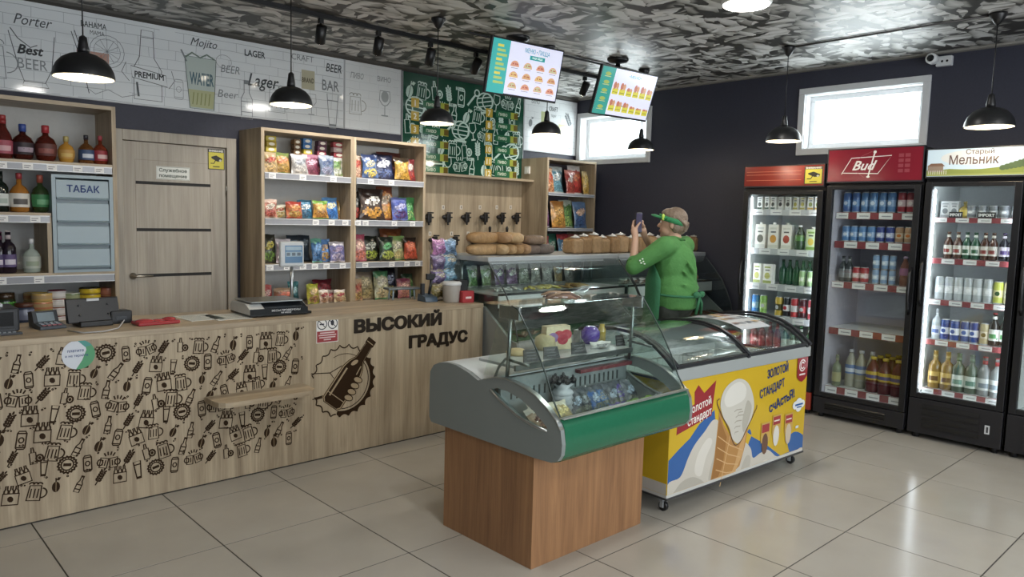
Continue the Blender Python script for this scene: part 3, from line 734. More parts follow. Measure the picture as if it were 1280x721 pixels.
P.line([(.64, 2.7), (.70, 2.5), (.74, 2.3)], .005, DK); P.line([(.66, 2.71), (.72, 2.5)], .005, DK)
P.rect(.67, .87, 2.42, 2.585, '#b98a78'); P.up(); P.line([(.68, 2.44), (.72, 2.57), (.77, 2.45), (.82, 2.57), (.86, 2.44)], .006, '#a05a48')
P.line([(.72, 2.34), (.78, 2.3), (.86, 2.34), (.95, 2.30), (1.05, 2.33)], .004, MD)
bz = 2.30
P.line([(1.03, bz), (1.03, 2.52), (1.07, 2.60), (1.085, 2.79), (1.165, 2.79), (1.17, 2.60), (1.22, 2.52), (1.22, bz)], .005, DK, True); P.line([(1.085, 2.74), (1.165, 2.74)], .004, DK)
P.fill([(1.01, 2.53), (1.25, 2.49), (1.26, 2.41), (1.02, 2.45)], WH); P.up(); P.line([(1.01, 2.53), (1.25, 2.49), (1.26, 2.41), (1.02, 2.45)], .005, DK, True); P.text('PREMIUM', 1.135, 2.455, .042, '#2d3033', .03, width=.2); P.line([(.98, 2.55), (.95, 2.48), (1.0, 2.42)], .004, DK); P.line([(1.29, 2.53), (1.31, 2.46), (1.27, 2.4)], .004, DK)
P.line([(1.05, 2.42), (1.06, 2.32)], .014, DK)
P.text('Mojito', 1.53, 2.745, .06, DK, .0, shear=.35, width=.2)
P.fill([(1.385, 2.66), (1.42, 2.28), (1.60, 2.28), (1.62, 2.66)], '#b7c4bf'); P.up(); P.fill([(1.41, 2.42), (1.425, 2.29), (1.595, 2.29), (1.605, 2.42)], '#b5b98c'); P.up(); P.line([(1.385, 2.66), (1.42, 2.28), (1.60, 2.28), (1.62, 2.66)], .006, '#5c6b66', True)
P.text('WATER', 1.51, 2.46, .09, '#54707c', .03, width=.18); P.line([(1.39, 2.65), (1.44, 2.69), (1.50, 2.66), (1.55, 2.69), (1.61, 2.66)], .012, '#74857a')
for k in range(5): P.line([(1.44+k*.03, 2.31), (1.45+k*.03, 2.40)], .006, '#83884e')
P.line([(1.36, 2.70), (1.40, 2.62)], .012, MD)
P.text('BEER', 1.73, 2.58, .06, MD, .0, width=.15, shear=.2); P.ring(1.68, 2.66, .06, .05, .003, MD); P.text('Beer', 1.71, 2.39, .06, MD, .0, shear=.2)
P.text('LAGER', 1.93, 2.735, .05, DK, .02, width=.17); P.text('Lager', 2.0, 2.51, .10, DK, .01, shear=.3, width=.26)
for (x, k, s) in ((1.86, 'bottle', .3), (2.13, 'mug', .26), (2.62, 'glass', .3), (2.42, 'goblet', .2), (1.34, 'can', .16), (2.25, 'hop', .14), (.2, 'mug', .3), (-.1, 'bottle', .4), (-.5, 'glass', .4), (-.9, 'mug', .4)): put(P, k, x, 2.42+.03*math.sin(x*9), s, 0, MD, .02)
P.rect(2.33, 2.45, 2.545, 2.70, '#b9b59b'); P.up(); P.text('BRAND', 2.39, 2.60, .04, '#5c5748', .02, width=.11); P.text('CRAFT', 2.34, 2.77, .05, MD, .0, width=.2); P.text('BAR', 2.60, 2.56, .09, MD, .01, width=.16); P.text('BEER', 2.63, 2.72, .07, DK, .01, width=.15, shear=.2)
P.build('sketch_print', PANELG, wp)
wp, P = panel('printed_wall_panel', 'short pale glossy panel with faint glass sketches left of the green panel', 2.735, 3.328, 2.26, 2.845, '#e2e6e8')
bricks(P, 2.737, 3.325, 2.26, 2.845, '#cfd4d7')
P.text('ПИВО', 2.86, 2.70, .05, MD, .0, width=.13, shear=.2); P.text('ВИНО', 3.14, 2.71, .045, MD, .0, width=.14)
put(P, 'mug', 2.86, 2.48, .22, 0, '#9b9d94', .03); put(P, 'goblet', 3.15, 2.52, .26, 0, '#9aa2a4', .03); P.ell(3.15, 2.58, .04, .05, '#aab0b2')
P.build('sketch_print', PANELG, wp)
gp, P = panel('beer_board', 'dark green beer menu panel with white drink icons above the taps', 3.34, 4.90, 1.93, 2.838, '#1b4c38')
rg = random.Random(11)
ks = ['can', 'opener', 'barrel', 'goblet', 'cheers', 'bottle', 'hop', 'mug', 'jug', 'wheat']
i = 0; z = 2.02
while z < 2.80:
    x = 3.42+(i % 2)*.07; k = i*4
    while x < 4.87:
        kd = ks[k % len(ks)]; s = {'barrel': .26, 'cheers': .18}.get(kd, .195)
        put(P, kd, x, z+rg.uniform(-.015, .015), s, rg.uniform(-12, 12), LG, .055); x += .155; k += 1
        if k % 5 == 0 and x < 4.8: P.text('BEER', x-.02, z+.06, .03, LG, .03, width=.1)
    z += .168; i += 1
P.up(); P.up()
for cxm, n0, n, z0 in ((3.485, 1, 6, 2.575), (4.405, 7, 7, 2.585)):
    for k in range(n):
        z = z0-k*.122-.005
        P.rect(cxm+.09, cxm+.40, z-.034, z+.034, '#2f6d4a'); P.up(); P.rect(cxm+.30, cxm+.40, z-.034, z+.034, '#a9b23f'); P.up()
        P.rect(cxm+.345, cxm+.40, z-.028, z+.028, '#6f5a22'); P.rect(cxm-.045, cxm+.045, z-.045, z+.04, '#c9a93c'); P.up()
        P.text(str(n0+k), cxm, z-.03, .055, '#f2ecd2', .03); P.text('ПИВО', cxm+.19, z-.014, .028, '#dce9cf', .02, width=.12)
P.build('icon_print', PANELG, gp)
wp, P = panel('printed_wall_panel', 'white sketch panel right of the green menu, ending in the room corner', 4.905, 5.735, 2.245, 2.838, '#e2e6e8')
bricks(P, 4.91, 5.73, 2.245, 2.838, '#c2c7cb')
P.text('ВИНО', 5.07, 2.75, .05, MD, .0, width=.12); P.text('CRAFT', 5.35, 2.70, .05, DK, .01, width=.14); P.text('lager', 5.36, 2.64, .03, MD, .0)
P.rect(5.16, 5.24, 2.50, 2.68, '#b9bf8e'); P.rect(5.44, 5.54, 2.47, 2.57, '#cfcb9c'); put(P, 'hop', 5.0, 2.55, .14, 0, MD, .03); put(P, 'wheat', 5.6, 2.62, .2, 30, MD, .03); put(P, 'goblet', 5.62, 2.4, .2, 0, MD, .03)
P.build('sketch_print', PANELG, wp)
# ------------------------------------------------------------------ product builders (front faces local -y, base at z = 0)
def can_mb(c1, c2, c3='#c9ccd0', h=.165, r=.031):
    mb = MB()
    mb.lathe([(r*.8, 0), (r, .008), (r, h*.22), (r, h*.30), (r, h*.62), (r, h*.70), (r, h*.90), (r*.82, h*.965), (r*.84, h), (r*.74, h-.004), (0, h-.004)], n=12,
             cols=['#b9bcc0', c1, c1, c2, c1, c1, c1, '#c4c7cb', '#d3d5d8', '#aeb1b5'])
    P = Pr((0, -r, 0), (1, 0, 0), (0, 0, 1), (0, -1, 0), gap=.0005)
    P.ell(0, h*.46, r*.5, h*.10, c3, 10); mb.add(P.v, P.f, cols=P.c)
    return mb
def bottle_prof(kind, h, r):
    return {
     'beer': [(r*.85, 0), (r, .01*h/.25), (r, h*.58), (r*.9, h*.64), (r*.45, h*.76), (r*.4, h*.95), (r*.46, h*.96), (r*.46, h)],
     'wine': [(r*.85, 0), (r, .02*h), (r, h*.60), (r*.8, h*.68), (r*.38, h*.75), (r*.36, h*.97), (r*.4, h*.975), (r*.4, h)],
     'flask': [(r*.8, 0), (r*.97, .03*h), (r, h*.3), (r*.97, h*.52), (r*.66, h*.64), (r*.27, h*.71), (r*.25, h*.84), (r*.31, h*.845), (r*.31, h)],
     'round': [(r*.6, 0), (r*.85, .06*h), (r, h*.3), (r*.98, h*.48), (r*.78, h*.62), (r*.30, h*.72), (r*.27, h*.79), (r*.35, h*.795), (r*.35, h)],
     'tall': [(r*.8, 0), (r*.9, .02*h), (r, h*.35), (r*.85, h*.55), (r*.42, h*.72), (r*.32, h*.88), (r*.38, h*.885), (r*.38, h)],
     'pet': [(r*.9, 0), (r, .02*h), (r, h*.28), (r*.93, h*.32), (r, h*.36), (r, h*.6), (r*.8, h*.72), (r*.4, h*.86), (r*.34, h*.92), (r*.45, h*.925), (r*.45, h)]}[kind]
def bottle_parts(kind, h, r, glass, label, cap, lab2=None):
    """three meshes: glass body, label band, cap"""
    pr = bottle_prof(kind, h, r); a = MB(); a.lathe(pr[:-2]+[(0, pr[-3][1])], glass, 14)
    l = MB(); z0, z1 = {'beer': (.16, .50), 'wine': (.15, .45), 'flask': (.13, .48), 'round': (.15, .48), 'tall': (.12, .42), 'pet': (.36, .60)}[kind]
    def rad(z):
        for (r0, q0), (r1, q1) in zip(pr, pr[1:]):
            if q0 <= z <= q1 and q1 > q0: return r0+(r1-r0)*(z-q0)/(q1-q0)
        return r
    n = 5; zs = [h*(z0+(z1-z0)*i/n) for i in range(n+1)]; vs, fs, cs = [], [], []
    full = 14; kk = 8 if kind != 'pet' else 14
    for z in zs:
        for k in range(kk+1):
            t = R(-90)+(k/kk-.5)*R(170 if kind != 'pet' else 360); q = rad(z)+.0012; vs.append((q*math.cos(t), q*math.sin(t), z))
    for i in range(n):
        for k in range(kk):
            fs.append((i*(kk+1)+k, i*(kk+1)+k+1, (i+1)*(kk+1)+k+1, (i+1)*(kk+1)+k))
            cs.append((lab2 or label) if (i in (1, 2) and kk*.25 <= k < kk*.75) else label)
    l.add(vs, fs, smooth=True, cols=cs)
    c = MB(); c.lathe([(pr[-2][0], pr[-3][1]+.0004), (pr[-2][0], h*.985), (pr[-2][0]*.85, h), (0, h)], cap, 10)
    if kind in ('beer', 'wine', 'tall'): c.lathe([(rad(h*.80)+.001, h*.80), (rad(h*.9)+.001, h*.9)], cap if kind != 'beer' else label, 10)
    return a, l, c
def bottle_mb(*a, **k):
    mb = MB()
    for q in bottle_parts(*a, **k): b = len(mb.v); mb.v += q.v; mb.f += [tuple(b+i for i in f) for f in q.f]; mb.c += q.c; mb.s += q.s
    return mb
def carton_mb(w, d, h, c1, c2, c3='#f1efe8', cap=True, top='flat'):
    mb = MB(); mb.box(-w/2, w/2, -d/2, d/2, 0, h, c3)
    P = Pr((0, -d/2, 0), (1, 0, 0), (0, 0, 1), (0, -1, 0), gap=.0004)
    P.rect(-w*.48, w*.48, h*.02, h*.16, c1); P.rect(-w*.34, w*.34, h*.80, h*.88, c1); P.ell(0, h*.40, w*.32, h*.17, c2, 12); P.rect(-w*.25, w*.25, h*.66, h*.72, '#55585a')
    mb.add(P.v, P.f, cols=P.c)
    if top == 'gable': mb.prism([(-d/2, h), (d/2, h), (.003, h+d*.35), (-.003, h+d*.35)], -w/2, w/2, 'x', c3)
    if cap: mb.lathe([(w*.17, h), (w*.17, h+.018), (0, h+.018)], '#e9e9e6', 10, (0, -d*.1, 0))
    return mb
def shade(c, k):
    return '#%02x%02x%02x' % tuple(min(255, int(int(c[i:i+2], 16)*k)) for i in (1, 3, 5))
def bag_mb(w, h, d, main, top, blob, img, seed=0):
    rg = random.Random(seed); mb = MB(); nx, nz = 14, 20; vs, fs, cs = [], [], []
    for side in (-1, 1):
        for j in range(nz+1):
            v = j/nz
            for i in range(nx+1):
                u = i/nx
                b = max(0, math.sin(math.pi*u))**.55*max(0, math.sin(math.pi*min(1, max(0, (v-.04)/.92))))**.5
                sq = 1-.10*math.sin(math.pi*v)+.03*math.sin(7*v+seed)
                vs.append(((u-.5)*w*sq, side*(d/2*b*(1+.18*rg.uniform(-1, 1)))+.004*math.sin(11*u+5*v+seed), v*h+.006*math.sin(9*u+seed)*(j in (0, nz))*.5))
    for s in range(2):
        o = s*(nx+1)*(nz+1)
        for j in range(nz):
            for i in range(nx):
                q = [o+j*(nx+1)+i, o+j*(nx+1)+i+1, o+(j+1)*(nx+1)+i+1, o+(j+1)*(nx+1)+i]
                fs.append(tuple(q if s == 0 else q[::-1]))
                u, v = (i+.5)/nx-.5, (j+.5)/nz
                c = shade(main, 1+.16*math.sin(13*u+5*v*(1+seed % 3)+seed)+rg.uniform(-.1, .1))
                if v > .9 or v < .06: c = top
                elif v > .74: c = top if math.sin(9*u+seed)*.03+v > .80 else main
                elif (u/.36)**2+((v-.60-u*.12)/.14)**2 < 1: c = blob if rg.random() < .86 else main
                elif v < .42 and (u/.42)**2+((v-.25)/.19)**2 < 1: c = img if rg.random() < .8 else main
                if c is img or c is blob: c = shade(c, rg.uniform(.72, 1.25))
                cs.append(c)
    mb.add(vs, fs, smooth=True, cols=cs)
    return mb
def single(mb, name, mat, label, cat, loc, rz=0, group=None, tilt=0, bev=0):
    o = mb.local(name, mat); o.location = loc; o.rotation_euler = (tilt, 0, rz)
    if bev: soften(o, bev)
    return tag(o, label, cat, group)
FR = -math.pi/2           # turns local -y to face -x (out of the fridges)

# ------------------------------------------------------------------ serving showcases continuing the counter
def showcase(x0, x1, label):
    s = thing('serving_showcase', label, 'showcase', ((x0+x1)/2, -.25, 0)); t = .022
    G1 = '#8d9392'
    sp = [(.15, .07), (.15, .90), (-.37, .87), (-.66, .655), (-.725, .645), (-.74, .60), (-.70, .52), (-.63, .07)]
    for a in (x0, x1-t): mb = MB(); mb.prism(sp, a, a+t, 'x', G1); soften(mb.build('side_panel', PAINTM, s), .003)
    mb = MB(); mb.sheet([(-.61, .07), (-.68, .52), (-.722, .60), (-.71, .655)], x0+t, x1-t, .015, 'x', '#a3a8a7'); mb.build('front_panel', PAINTM, s)
    mb = MB(); mb.box(x0+t, x1-t, -.58, .12, .0, .07, '#26262a'); mb.build('plinth', SATIN, s)
    mb = MB(); mb.box(x0+t, x1-t, -.69, .13, .60, .64, '#c3c8c8'); mb.build('deck', PAINTM, s)
    mb = MB(); mb.box(x0+t, x1-t, -.68, -.30, .641, .652, '#3f6a45'); mb.build('turf_liner', CLOTH, s)
    mb = MB(); mb.box(x0+t, x1-t, .13, .15, .07, 1.18, '#6d7376'); mb.build('back_panel', PAINTM, s)
    mb = MB(); mb.box(x0+t, x1-t, -.50, .12, .955, .965, '#b9bfc0'); sh = mb.build('shelf', PAINTM, s)
    mb = MB(); mb.box(x0+t, x1-t, -.512, -.50, .955, .972, '#26282c'); mb.box(x0+t, x1-t, -.51, -.498, .868, .955, '#cfd3d6'); mb.box(x0+t, x1-t, -.513, -.50, .850, .868, '#26282c'); mb.build('shelf_rail', SATIN, sh)
    mb = MB(); mb.box(x0, x1, -.41, .16, 1.195, 1.232, '#a9b0b4', .006); mb.build('top_slab', PAINTM, s)
    mb = MB(); mb.sheet([(-.41, 1.195), (-.50, 1.10), (-.60, .985), (-.66, .88), (-.715, .755), (-.735, .66)], x0+.004, x1-.004, .006, 'x'); mb.build('curved_glass', CASE, s)
    for a in (x0+.002, x1-.008): mb = MB(); mb.prism([(.13, .90), (.13, 1.19), (-.40, 1.19), (-.49, 1.10), (-.59, .985), (-.65, .88), (-.705, .755), (-.72, .66), (-.66, .66), (-.37, .875)], a, a+.006, 'x'); mb.build('side_glass', CASE, s)
    for a in (x0+.001, x1-.007): mb = MB(); mb.sheet([(-.413, 1.19), (-.503, 1.10), (-.604, .985), (-.664, .88), (-.719, .755), (-.739, .66)], a, a+.006, .009, 'x', '#4c5557'); mb.build('glass_edge', SATIN, s)
    mb = MB(); mb.box(x0+.1, x1-.1, -.33, -.30, 1.172, 1.19, '#f4f6ff'); mb.build('lamp_tube', SATIN, s)
    for a in (x0+.05, x1-.05): mb = MB(); mb.cyl((a, -.05, .965), (a, -.05, 1.195), .012, '#b5babb'); mb.build('post', METAL, s)
    return s
showcase(2.862, 4.345, 'curved glass serving showcase next to the counter, loaves on its top')
showcase(4.355, 5.70, 'curved glass serving showcase in the corner behind the person')
# food inside the showcases
rg = random.Random(21)
LR = ['leftmost']+ORD[1:]
def fishes(x, y, z, n, cols, ln, spread, label, name, cat, group, rows=1, up=.35):
    for k in range(n):
        mb = MB(); c = rg.choice(cols); L = ln*rg.uniform(.8, 1.15)
        mb.tube([(-L/2, 0, 0), (-L*.3, .004, .004), (0, .006, .006), (L*.3, 0, .003), (L*.42, 0, 0), (L/2, 0, 0)], [.002, .014, .017, .012, .005, .011], c, 7)
        for i, v in enumerate(mb.v): mb.v[i] = (v[0], v[1], v[2]*.6+.011)
        o = single(mb, name, FOOD, label+', '+(LR[k] if k == 0 else ORD[k]+' from left'), cat, (x+(k-(n-1)/2)*spread, y+rg.uniform(-.03, .03), z+.009*(k % 2)), R(60)+rg.uniform(-.5, .5), group)
fishes(3.13, -.33, .966, 7, ['#c9cdc8', '#b6bdbb', '#d5d3c7'], .20, .035, 'silvery dried fish on the first showcase shelf', 'dried_fish', 'fish', 'silvery fish on the showcase shelf')
fishes(3.47, -.36, .966, 11, ['#d8cb58', '#cdbd4a', '#e0d77e'], .22, .03, 'bright yellow fish strip in the showcase pile', 'dried_fish', 'fish', 'yellow fish strips on the showcase shelf')
fishes(3.85, -.36, .966, 9, ['#b58f50', '#9c7740', '#c4a566'], .22, .034, 'golden smoked fish beside the yellow strips', 'smoked_fish', 'fish', 'golden smoked fish on the showcase shelf')
fishes(3.25, -.55, .653, 9, ['#7a5a45', '#6a4c3a', '#9b7d66'], .2, .05, 'brown dried fish on the first green showcase deck', 'dried_fish', 'fish', 'brown fish on the first showcase deck')
fishes(5.28, -.56, .653, 12, ['#5e3a2a', '#6b4430', '#4d3125', '#7b5a44'], .2, .06, 'dark smoked sausage on the corner green deck', 'smoked_sausage', 'sausage', 'smoked sausages on the corner showcase deck')
for k, (x, lb) in enumerate(((4.15, 'white paper sheet lying on the shelf of the first showcase'), )):
    mb = MB(); mb.box(-.15, .15, -.13, .13, 0, .006, '#e2e4e6', .002); single(mb, 'paper_sheet', PAPER, lb, 'paper', (x, -.34, .966), .1)
for k in range(3):
    mb = MB(); mb.ball((0, 0, .03), (.09, .05, .03), '#b08860'); single(mb, 'pastry', FOOD, 'pale brown pastry on the corner showcase shelf, %s from the wall' % ORD[2-k], 'pastry', (5.12+k*.2, -.4, .966), .3*k, 'pastries in the corner showcase')
for k in range(4):
    mb = bag_mb(.12, .05, .09, '#a9a29c', '#d6d6d4', '#6d4a38', '#7c5a44', k); single(mb, 'snack_bag', FOIL, 'small clear bag of nuts on the corner showcase shelf, %s from the joint' % ORD[k], 'bag', (4.46+k*.13, -.38, .966), .2*k, 'nut bags in the corner showcase')
for k in range(9):
    c = ['#6f9a5e', '#7c9a68', '#74598a', '#8a6a92', '#8f9a86', '#9a9c90', '#b0b2ac', '#a58a50', '#8f8f8a'][k]
    mb = bag_mb(.12, .17, .05, c, '#b9beb9', '#d6dcd2', c, 40+k); single(mb, 'snack_bag', FOIL, '%s packet from the left standing at the back of the first showcase shelf' % ORD[k], 'bag', (3.1+k*.14, .03, .966), rg.uniform(-.2, .2), 'packets at the back of the showcase', R(-8))

# ------------------------------------------------------------------ small island display on a beech plinth
bs = thing('beech_plinth', 'reddish beech box plinth under the small glass display', 'plinth', (1.896, -1.963, 0))
bx0, bx1, by0, by1, bz1 = 1.508, 2.284, -2.275, -1.657, .505
for (a, b, c, d, n) in ((bx0, bx0+.018, by0+.018, by1-.018, 'side_panel'), (bx1-.018, bx1, by0+.018, by1-.018, 'side_panel'), (bx0, bx1, by0, by0+.018, 'front_panel'), (bx0, bx1, by1-.018, by1, 'back_panel')):
    mb = MB(); mb.box(a, b, c, d, 0, bz1); soften(mb.build(n, BEECH, bs), .0012)
mb = MB(); mb.box(bx0+.018, bx1-.018, by0+.018, by1-.018, bz1-.03, bz1-.012); mb.build('top_panel', BEECH, bs)
dp = thing('glass_display', 'small curved glass counter display with green front bumper on the beech plinth', 'display', (1.96, -2.0, .506))
DXa, DXb = 1.488, 2.43; GR = '#7d8583'
top_c = [(-1.555, .70), (-1.557, .757), (-1.585, .793), (-1.63, .812), (-1.70, .822), (-1.76, .820), (-1.85, .80), (-1.92, .775), (-1.965, .792), (-2.034, .812), (-2.10, .816), (-2.161, .811), (-2.23, .798), (-2.295, .777), (-2.36, .74), (-2.415, .698), (-2.442, .66), (-2.453, .60)]
bot_c = [(-2.449, .555), (-2.43, .527), (-2.395, .513), (-2.30, .508), (-2.142, .5065), (-1.572, .5065), (-1.555, .53)]
h_up = [(-2.005, .748), (-2.05, .764), (-2.12, .762), (-2.20, .745), (-2.29, .705), (-2.365, .655)]
h_dn = [(-2.365, .640), (-2.28, .645), (-2.18, .668), (-2.08, .71)]
for k, a in enumerate((DXa, DXb-.022)):
    mb = MB(); b = a+.022
    # upper half: outer top arc, then hole upper arc back; lower half below
    mb.prism(top_c+h_up[::-1], a, b, 'x', GR); mb.prism([top_c[0], h_up[0]]+h_dn[::-1]+[h_up[-1], top_c[-1]]+bot_c, a, b, 'x', GR)
    sp = mb.build('side_panel', PAINTM, dp)
    mb = MB(); mb.tube([(a+.002, y, z) for y, z in h_up[:1]+h_dn[::-1]], .006, '#c6cac9', 6)
    mb.build('slot_trim', METAL, sp)
    mb = MB(); pts = top_c[8:17]; mb.sheet([(y, z+.001) for y, z in pts], a-.002, b+.002, .004, 'x', '#c3c9c9'); mb.build('edge_trim', METAL, sp)
    mb = MB(); mb.prism(h_up+h_dn, a+.010, a+.013, 'x'); mb.build('slot_glass', CASE, sp)
xa, xb = DXa+.023, DXb-.023
mb = MB(); mb.sheet([(-2.425, .700), (-2.444, .66), (-2.453, .60), (-2.447, .555), (-2.425, .52), (-2.39, .508)], xa, xb, .02, 'x', '#21694a'); gb = mb.build('front_bumper', GLOSS, dp); gb['label'] = 'dark green rounded front bumper'
mb = MB(); mb.box(xa, xb, -2.44, -2.418, .699, .705, '#cfd6d2'); mb.build('bumper_trim', METAL, dp)
mb = MB(); mb.sheet([(-1.553, .52), (-1.556, .75), (-1.585, .788), (-1.63, .807), (-1.70, .816), (-1.76, .814), (-1.85, .795), (-1.92, .770), (-1.965, .785), (-2.035, .803)], xa, xb, -.006, 'x', '#c6cccc'); mb.build('rear_deck', PAINTM, dp)
mb = MB(); mb.box(xa, xb, -2.05, -2.035, .56, .798, '#8d9596')
for k in range(22): mb.box(xa+.06+k*.036, xa+.07+k*.036, -2.052, -2.05, .70, .745, '#3a3f41')
mb.build('inner_back_panel', PAINTM, dp)
mb = MB(); mb.box(xa, xb, -2.43, -2.035, .55, .565, '#9aa1a2'); mb.box(xa, xb, -2.432, -2.40, .565, .60, '#8b9293'); mb.build('lower_deck', PAINTM, dp)
mb = MB(); mb.box(xa, xb, -2.39, -1.575, .507, .52, '#6a7070'); mb.build('bottom_panel', PAINTM, dp)
mb = MB(); mb.box(xa+.03, xb-.03, -2.10, -1.86, .852, .866, '#b4babb', .003); us = mb.build('upper_shelf', PAINTM, dp)
mb = MB(); mb.box(xa+.03, xb-.03, -2.112, -2.10, .842, .868, '#8f9798'); mb.build('shelf_edge', METAL, us)
for x in (xa+.012, xb-.012):
    mb = MB(); mb.tube([(x, -2.075, .80), (x, -2.085, .95), (x, -2.09, 1.11)], .009, '#8f9897'); mb.box(x-.008, x+.008, -2.15, -2.02, 1.075, 1.136, '#9aa2a1', .004); mb.build('post', METAL, dp)
    mb = MB(); mb.tube([(x, -2.065, .895), (x, -2.215, .885)], .007, '#8f9897', 6); mb.tube([(x, -2.065, .895), (x, -2.02, .85), (x, -1.995, .80)], .006, '#8f9897', 6); mb.build('shelf_bracket', METAL, dp)
mb = MB(); mb.box(xa, xb, -2.14, -1.93, 1.130, 1.137, '#ffffff'); mb.build('top_glass', CASE, dp)
fg = [(-2.105, 1.138), (-2.145, 1.125), (-2.20, 1.055), (-2.27, .96), (-2.33, .86), (-2.375, .765), (-2.415, .705)]
mb = MB(); mb.sheet(fg, xa, xb, .005, 'x'); mb.build('front_glass', CASE, dp)
for x in (xa, xb-.005):
    mb = MB(); mb.prism([(-2.03, 1.128)]+[(y+.006, z-.004) for y, z in fg]+[(-2.36, .745), (-2.29, .78), (-2.16, .814), (-2.03, .815), (-1.93, .80), (-1.98, .93), (-2.015, 1.05)], x, x+.005, 'x'); mb.build('side_glass', CASE, dp)
    mb = MB(); mb.sheet([(y-.002, z+.001) for y, z in fg], x, x+.005, .005, 'x', '#3d4a47'); mb.build('glass_edge', SATIN, dp)
# things on its upper shelf and deck
SZ = .867
def pt(px, py, z=SZ): return at('z', z, px, py)
def tagcard(px, py, lab, w=.092, z=SZ, h=.056):
    p = pt(px, py, z); mb = MB(); mb.prism([(-w/2, 0), (w/2, 0), (w/2-.008, h), (-w/2+.008, h)], -.003, .003, 'y', '#0c0d0e')
    P = Pr((0, -.003, 0), (1, 0, 0), (0, 0, 1), (0, -1, 0), gap=.0005)
    for q in (.75, .5, .25): P.rect(-w*.3, w*.25, h*q-.002, h*q+.002, '#5a5d5f')
    mb.add(P.v, P.f, cols=P.c); single(mb, 'price_card', SATIN, lab, 'price card', (p.x, p.y, z), R(-12), 'black price cards', R(-18))
tagcard(665, 452, 'black chalk price card at the left end of the display shelf')
tagcard(690, 448, 'black chalk price card second from the left, before the cheese')
tagcard(724, 442, 'black chalk price card before the red heart wrapping')
tagcard(776, 432, 'black chalk price card near the right end of the display shelf', .06)
p = pt(712, 440); mb = MB(); mb.prism([(-.075, 0), (.075, 0), (.06, .12), (-.07, .115)], -.03, .03, 'y', '#d8c9a4')
P = Pr((0, -.03, 0), (1, 0, 0), (0, 0, 1), (0, -1, 0), gap=.0006)
for (x, z, c) in ((.0, .07, '#c23a48'), (.04, .075, '#c23a48'), (-.035, .06, '#8a6aa0'), (.02, .05, '#b93446')): P.ell(x, z, .03, .026, c)
mb.add(P.v, P.f, cols=P.c); single(mb, 'cheese_block', FOOD, 'beige cheese block with red and purple hearts on its wrapping', 'cheese', (p.x+.02, p.y+.11, SZ), R(-20))
p = pt(692, 440); mb = MB(); mb.lathe([(.045, 0), (.055, .02), (.05, .06), (.03, .075), (0, .078)], '#c9b98c', 16); single(mb, 'cheese_round', FOOD, 'small round yellow cheese under the glass left of the hearts', 'cheese', (p.x+.02, p.y+.08, SZ), 0)
p = pt(655, 447); mb = MB(); mb.lathe([(.05, 0), (.055, .012), (.03, .028), (0, .03)], '#c8b080', 14); single(mb, 'flat_cheese', FOOD, 'flat round cheese at the left shelf end behind the price card', 'cheese', (p.x+.03, p.y+.08, SZ), 0)
p = pt(754, 432); mb = MB(); mb.lathe([(.03, 0), (.05, .03), (.05, .065), (.03, .09), (.012, .085), (0, .06)], '#5d45a0', 14); single(mb, 'purple_cup', GLOSS, 'round purple cup on the middle of the display shelf', 'cup', (p.x+.0, p.y+.09, SZ), 0)
p = pt(756, 436); mb = bag_mb(.13, .035, .06, '#c9c7c2', '#dedcd8', '#8d8d90', '#a9a6a2', 3); single(mb, 'sugar_bag', FOIL, 'small white and grey bag before the purple cup', 'bag', (p.x, p.y+.03, SZ), R(-15))
p = pt(768, 428); mb = MB(); mb.lathe([(.022, 0), (.022, .06), (.014, .075), (.014, .09), (0, .09)], '#b9a24a', 12); single(mb, 'honey_jar', BOTTLE, 'small amber jar between the purple cup and the right price card', 'jar', (p.x+.0, p.y+.09, SZ), 0)
p = pt(800, 424); mb = bag_mb(.15, .04, .07, '#c7c2c6', '#dddadd', '#3a2f38', '#46404a', 8); single(mb, 'sweets_bag', FOIL, 'pale bag of dark sweets at the right end of the display shelf', 'bag', (p.x-.03, p.y+.05, SZ), R(-8))
DZ0 = .566
p = at('z', DZ0, 712, 530); mb = MB()
prof = []
for k in range(6): prof += [(.045, .012+k*.024), (.052, .022+k*.024), (.045, .034+k*.024)]
mb.lathe([(.06, 0), (.06, .012)]+prof+[(.03, .165), (.05, .185), (0, .185)], '#b9bdc4', 16); st = single(mb, 'spiral_stand', SATIN, 'white ribbed plastic stand inside the display', 'stand', (p.x, p.y+.05, DZ0))
for k in range(7):
    a = k*.9; mb = MB(); mb.ball((0, 0, .016), .017, '#1d1e22', 8, 6); mb.ball((0, 0, .036), .007, '#3a3c40', 6, 4); single(mb, 'black_stopper', GLOSS, 'black round stopper on top of the white stand, '+('in its middle' if k == 0 else ORD[k-1]+' of the ring'), 'stopper', (p.x+.055*math.cos(a)*(k > 0), p.y+.05+.04*math.sin(a)*(k > 0), DZ0+.186), 0, 'black stoppers on the stand')
for k, (px, py) in enumerate(((742, 492), (758, 500), (735, 515))):
    q = at('z', DZ0, px, py); mb = MB(); mb.ball((0, 0, .018), .018, '#1d1e22', 8, 6); mb.ball((0, 0, .038), .008, '#3a3c40', 6, 4); single(mb, 'black_stopper', GLOSS, 'black round stopper lying on the display deck, %s from the white stand' % ORD[k], 'stopper', (q.x, min(q.y, -2.09), DZ0), 0)
for k, (px, py, cs, lb) in enumerate(((655, 515, ('#a58a70', '#c9c2b4', '#7a4a44', '#8f6a5c'), 'clear bag of sliced dried meat in the left slot of the display'), (672, 522, ('#8a5f52', '#b9b2a4', '#6d3a3a', '#8f5a50'), 'clear bag of reddish dried meat in the left slot of the display'), (690, 505, ('#b09c6a', '#d1cbb4', '#c9b878', '#9a8a50'), 'yellowish bag of snacks at the left inside the display'))):
    q = at('z', .62, px, py); mb = bag_mb(.13, .14, .05, *cs, seed=60+k); single(mb, 'meat_bag', FOIL, lb, 'bag', (1.588+.07*k, -2.27+.055*(k % 2), DZ0+.018), R(20-10*k), None, R(-38))
